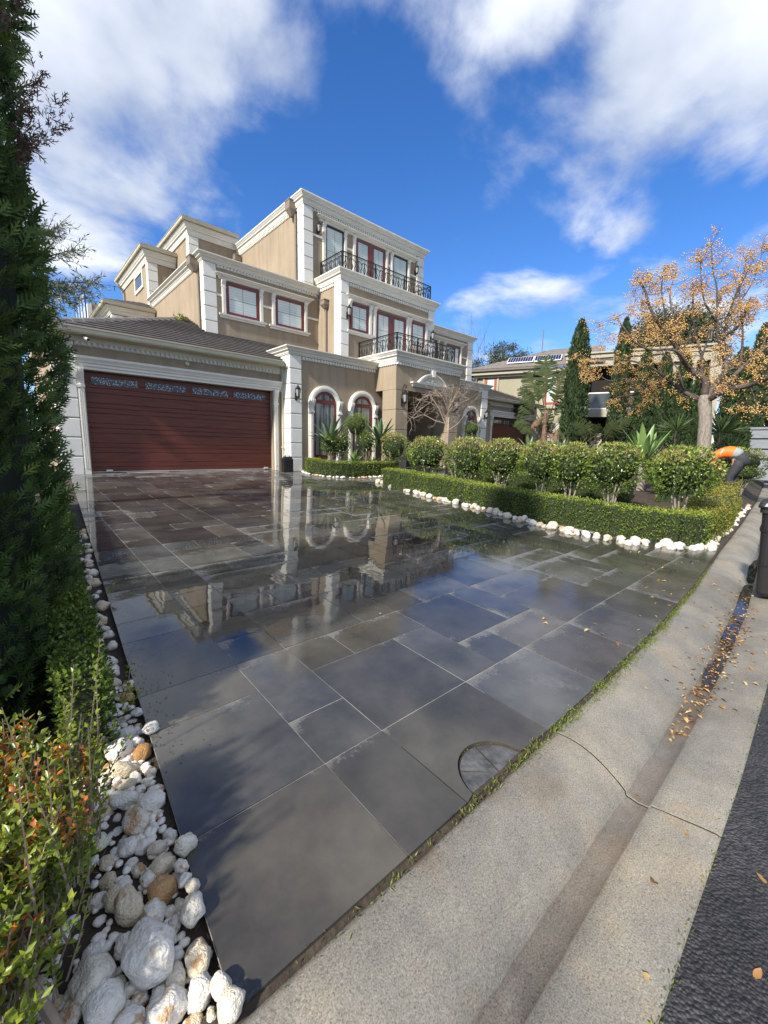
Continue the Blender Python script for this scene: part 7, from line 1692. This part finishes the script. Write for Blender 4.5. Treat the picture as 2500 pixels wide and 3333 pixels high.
for k in range(170):
    x = 13.6+2.2*rs.random(); y = 6.3+1.3*rs.random() if k % 2 else 4.9+1.2*rs.random(); r_ = rs.uniform(.05, .09); V.append(vv*np.array([r_*1.2, r_, r_*.7])+np.array([x, y, garden_z(x, y)+.05])); F.append(ff+b); b += len(vv)
V2_ = []; F2_ = []; b2 = 0
for _ in range(60):
    x = 9+7*rs.random(); PB.append((x, kerb_y(x)+.05+.2*rs.random(), -.63, rs.uniform(.035, .07)))
for x, y, z, r_ in PB: V2_.append(vv*np.array([r_*1.2, r_, r_*.75])+np.array([x, y, z])); F2_.append(ff+b2); b2 += len(vv)
me = npmesh('white_pebbles', np.concatenate(V2_), np.concatenate(F2_), smooth=True); o = link('white_pebbles', me, M_ROCK); tag(o, 'white pebbles edging the curved bed under the arched windows', 'pebbles', kind='stuff')
me = npmesh('white_pebbles', np.concatenate(V), np.concatenate(F), smooth=True); o = link('white_pebbles', me, M_ROCK); tag(o, 'patch of white pebbles on the soil behind the middle shrubs', 'pebbles', kind='stuff')

# ================================================================== fallen leaves, litter, moss
def leafmesh(seed, L_=.05):
    r_ = random.Random(seed); n = 5; V = []; F = []
    for i in range(n+1):
        t_ = i/n; w_ = L_*.30*math.sin(math.pi*min(.98, max(.04, t_)))**.8; z = .25*L_*math.sin(t_*3+seed)*r_.uniform(.6, 1.2)+.004
        V += [(L_*(t_-.5), -w_, z+.35*w_*r_.uniform(.2, 1.2)), (L_*(t_-.5), 0, z), (L_*(t_-.5), w_, z+.45*w_*r_.uniform(.2, 1.2))]
    for i in range(n):
        for j in range(2): F.append((3*i+j, 3*i+3+j, 3*i+4+j, 3*i+1+j))
    me = npmesh('fallen_leaf', V, F, np.full(len(V), r_.random())); me.materials.append(M_LITTER); return me
LMS = [leafmesh(s_) for s_ in range(9)]
DL = [(3.23, 1.54), (3.32, 1.23), (3.37, 1.13), (3.52, 1.24), (3.7, 0.98), (3.29, 0.99), (4.02, 1.06), (4.14, 0.97), (4.5, 1.07), (4.93, 1.04), (4.64, 1.14), (4.91, 1.27), (5.4, 1.18), (5.37, 1.24), (5.32, 1.26), (5.32, 1.21), (5.89, 1.23), (5.81, 1.28), (5.92, 1.37), (6.11, 1.42), (5.74, 1.43), (6.31, 1.33), (6.47, 1.3), (6.63, 1.24), (6.52, 1.2), (7.21, 1.35), (5.93, 1.56), (6.35, 1.87), (6.5, 1.81), (5.25, 1.62), (4.98, 1.13), (4.57, 0.97), (6.12, 1.41), (5.25, 1.0), (5.17, 1.33), (4.49, 2.15), (3.15, 1.49), (2.16, 2.41)]
KL = [(3.66, 0.64), (3.89, 0.7), (2.85, 0.67), (3.1, 0.62), (3.34, 0.63), (4.37, 0.66), (4.11, 0.74), (5.73, 0.83), (5.62, 0.77), (4.89, 0.84), (6.16, 0.89), (7.29, 0.92), (6.54, 0.71), (6.5, 0.76), (3.13, 0.33), (3.14, 0.27), (3.59, 0.23), (3.57, 0.28), (3.86, 0.28), (4.02, 0.29), (4.24, 0.35), (4.18, 0.31), (4.25, 0.25), (4.61, 0.37), (4.57, 0.28), (2.87, 0.46), (3.2, 0.43), (2.04, .46), (1.92, .25), (1.26, .2), (1.6, .28)]
KPr = [(p[0], p[1]) for p in KP[1:-1]]
def kerb_z(x, y):
    o_ = y-kerb_y(x)+.012
    if o_ > -.001: return plane_z(y)
    ys = [p[0] for p in KPr][::-1]; zs2 = [p[1] for p in KPr][::-1]
    return float(np.interp(o_, ys, zs2)) if o_ > -.69 else -.735
for i, (x, y) in enumerate(DL+KL):
    o = bpy.data.objects.new('fallen_leaf', LMS[i % 9]); COL.objects.link(o); sc_ = rs.uniform(.45, .95); o.scale = (sc_,)*3
    onslab = i < len(DL); o.location = (x, y, (plane_z(y) if onslab else kerb_z(x, y))+.003); o.rotation_euler = (rs.uniform(-.15, .15), rs.uniform(-.15, .15), rs.uniform(0, 6.28))
    tag(o, 'small fallen leaf lying on the wet slabs' if onslab else 'dry fallen leaf lying on the concrete kerb', 'leaf', 'leaves on the slabs' if onslab else 'leaves on the kerb')
for (x, y, lb) in ((1.88, .02, 'pale yellow leaf lying on the asphalt at the right edge'), (1.50, -.01, 'thin curled leaf on the asphalt near the bottom right')):
    o = bpy.data.objects.new('fallen_leaf', LMS[2]); COL.objects.link(o); o.scale = (.65,)*3; o.location = (x, y, -.728); o.rotation_euler = (0, 0, rs.uniform(0, 6)); tag(o, lb, 'leaf')
# clumped litter in the channel
P = []; 
CL = [(2.75, .05, .02), (3.05, .10, .05), (3.3, .12, .06), (3.55, .1, .06), (3.75, .14, .07), (4.0, .14, .07), (4.2, .12, .06), (4.45, .15, .07), (4.7, .13, .07), (4.95, .16, .07), (5.15, .1, .08), (5.5, .06, .07), (5.9, .05, .06), (3.4, .2, .08), (4.3, .25, .08)]
for (x, sx, sy) in CL:
    for _ in range(int(14+sx*120)): P.append((x+rng.normal()*sx*1.3, kerb_y(x)-.415+rng.normal()*sy*.85, 0))
P = np.array(P); P[:, 2] = [kerb_z(x, y)+.006+.008*rng.random() for x, y, _ in P]; n = len(P)
a = rng.random(n)*6.28; A = np.stack([np.cos(a), np.sin(a), rng.normal(size=n)*.25], 1); Nn = rdirs(n)*.5+np.array([0, 0, 1])
me = npmesh('leaf_litter', *leaf_arrays(P, A, Nn, .016+.030*rng.random(n), .015, None, .45)); o = link('leaf_litter', me, M_LITTER); tag(o, 'brown leaf litter collected along the wet gutter channel', 'leaf litter', kind='stuff')
V2_ = []; F2_ = []; b2 = 0
for _ in range(620):
    y = .9+1.7*rs.random()**1.3; x = bed_left(y)-.02-rs.random()*(.5 if y < 1.4 else .24); r_ = rs.uniform(.008, .019); a_ = rs.random()*6.28
    q = vv*np.array([r_*1.25, r_, r_*.8]); q = np.stack([q[:, 0]*math.cos(a_)-q[:, 1]*math.sin(a_), q[:, 0]*math.sin(a_)+q[:, 1]*math.cos(a_), q[:, 2]], 1); V2_.append(q+np.array([x, y, plane_z(y)-.028])); F2_.append(ff+b2); b2 += len(vv)
me = npmesh('white_gravel', np.concatenate(V2_), np.concatenate(F2_), smooth=True); o = link('white_gravel', me, M_ROCK); tag(o, 'small white chips filling the gaps between the stones of the left border', 'gravel', kind='stuff')
# specks of debris on slabs near the left border
n = 170; xx = .36+np.abs(rng.normal(size=n))*.10; yy = 1.75+rng.random(n)*1.2; P = np.stack([xx+.04*(yy-1.75), yy, [plane_z(q)+.002 for q in yy]], 1)
me = npmesh('soil_specks', *leaf_arrays(P, rdirs(n)*np.array([1, 1, .1]), np.tile([0, 0, 1.], (n, 1)), .006+.008*rng.random(n), .005)); o = link('soil_specks', me, M_SOIL); tag(o, 'dark soil specks scattered on the slabs near the left stones', 'soil', kind='stuff')
# moss and grass tufts in the joint between slabs and kerb
P = []; S_ = []
for _ in range(9500):
    x = .42+6.3*rng.random()**.85; dens_ = float(np.interp(x, [.4, .9, 1.25, 1.5, 2.0, 2.6, 3.3, 4.2, 5.0, 6.7], [.10, .16, .25, .5, .75, 1, 1, .8, .45, .15]))*(.55+.45*math.sin(x*9)*math.sin(x*23+1))
    if rng.random() > dens_: continue
    wv = .012+.022*float(np.interp(x, [1.5, 2.6, 3.6, 5], [.1, 1, 1, .2])); y = kerb_y(x)-.004+rng.normal()*wv*.8-wv*.5; P.append((x, y, -.668+.003)); S_.append(.012+.012*rng.random() if x < 2.2 else .014)
for _ in range(160): q = rng.random()*math.pi; P.append((CCX+CCR*math.cos(q), CCY+CCR*math.sin(q), plane_z(CCY)-.006)); S_.append(.008)
P = np.array(P); n = len(P); A = rng.normal(size=(n, 3))*.7+np.array([0, 0, 1.0])
me = npmesh('moss', *leaf_arrays(P, A, rdirs(n), np.array(S_)*(.7+.8*rng.random(n)), .005)); o = link('moss', me, M_MOSS); tag(o, 'bright green moss and grass growing in the joint between slabs and kerb', 'moss', kind='stuff')
n = 260; xx = 1.0+6*rng.random(n)**1.4; P = np.stack([xx, [kerb_y(x)-.705+rng.normal()*.008 for x in xx], np.full(n, -.735)], 1)
me = npmesh('moss', *leaf_arrays(P, rng.normal(size=(n, 3))*.6+np.array([0, 0, 1.]), rdirs(n), .010+.008*rng.random(n), .005)); o = link('moss', me, M_MOSS); tag(o, 'sparse weeds in the seam between concrete apron and asphalt', 'weeds', kind='stuff')
# mulch twigs in the left bed
P = np.stack([.05+.28*rng.random(420), .9+1.6*rng.random(420)**1.2, np.zeros(420)], 1); P[:, 2] = [plane_z(y)-.03 for y in P[:, 1]]; P[:, 0] += .05*(P[:, 1]-.9)
me = npmesh('mulch', *leaf_arrays(P, rng.normal(size=(420, 3))*np.array([1, 1, .25]), rdirs(420), .03, .005)); o = link('mulch', me, M_DRYTWIG); tag(o, 'dry twigs and mulch between the white stones at left', 'mulch', kind='stuff')
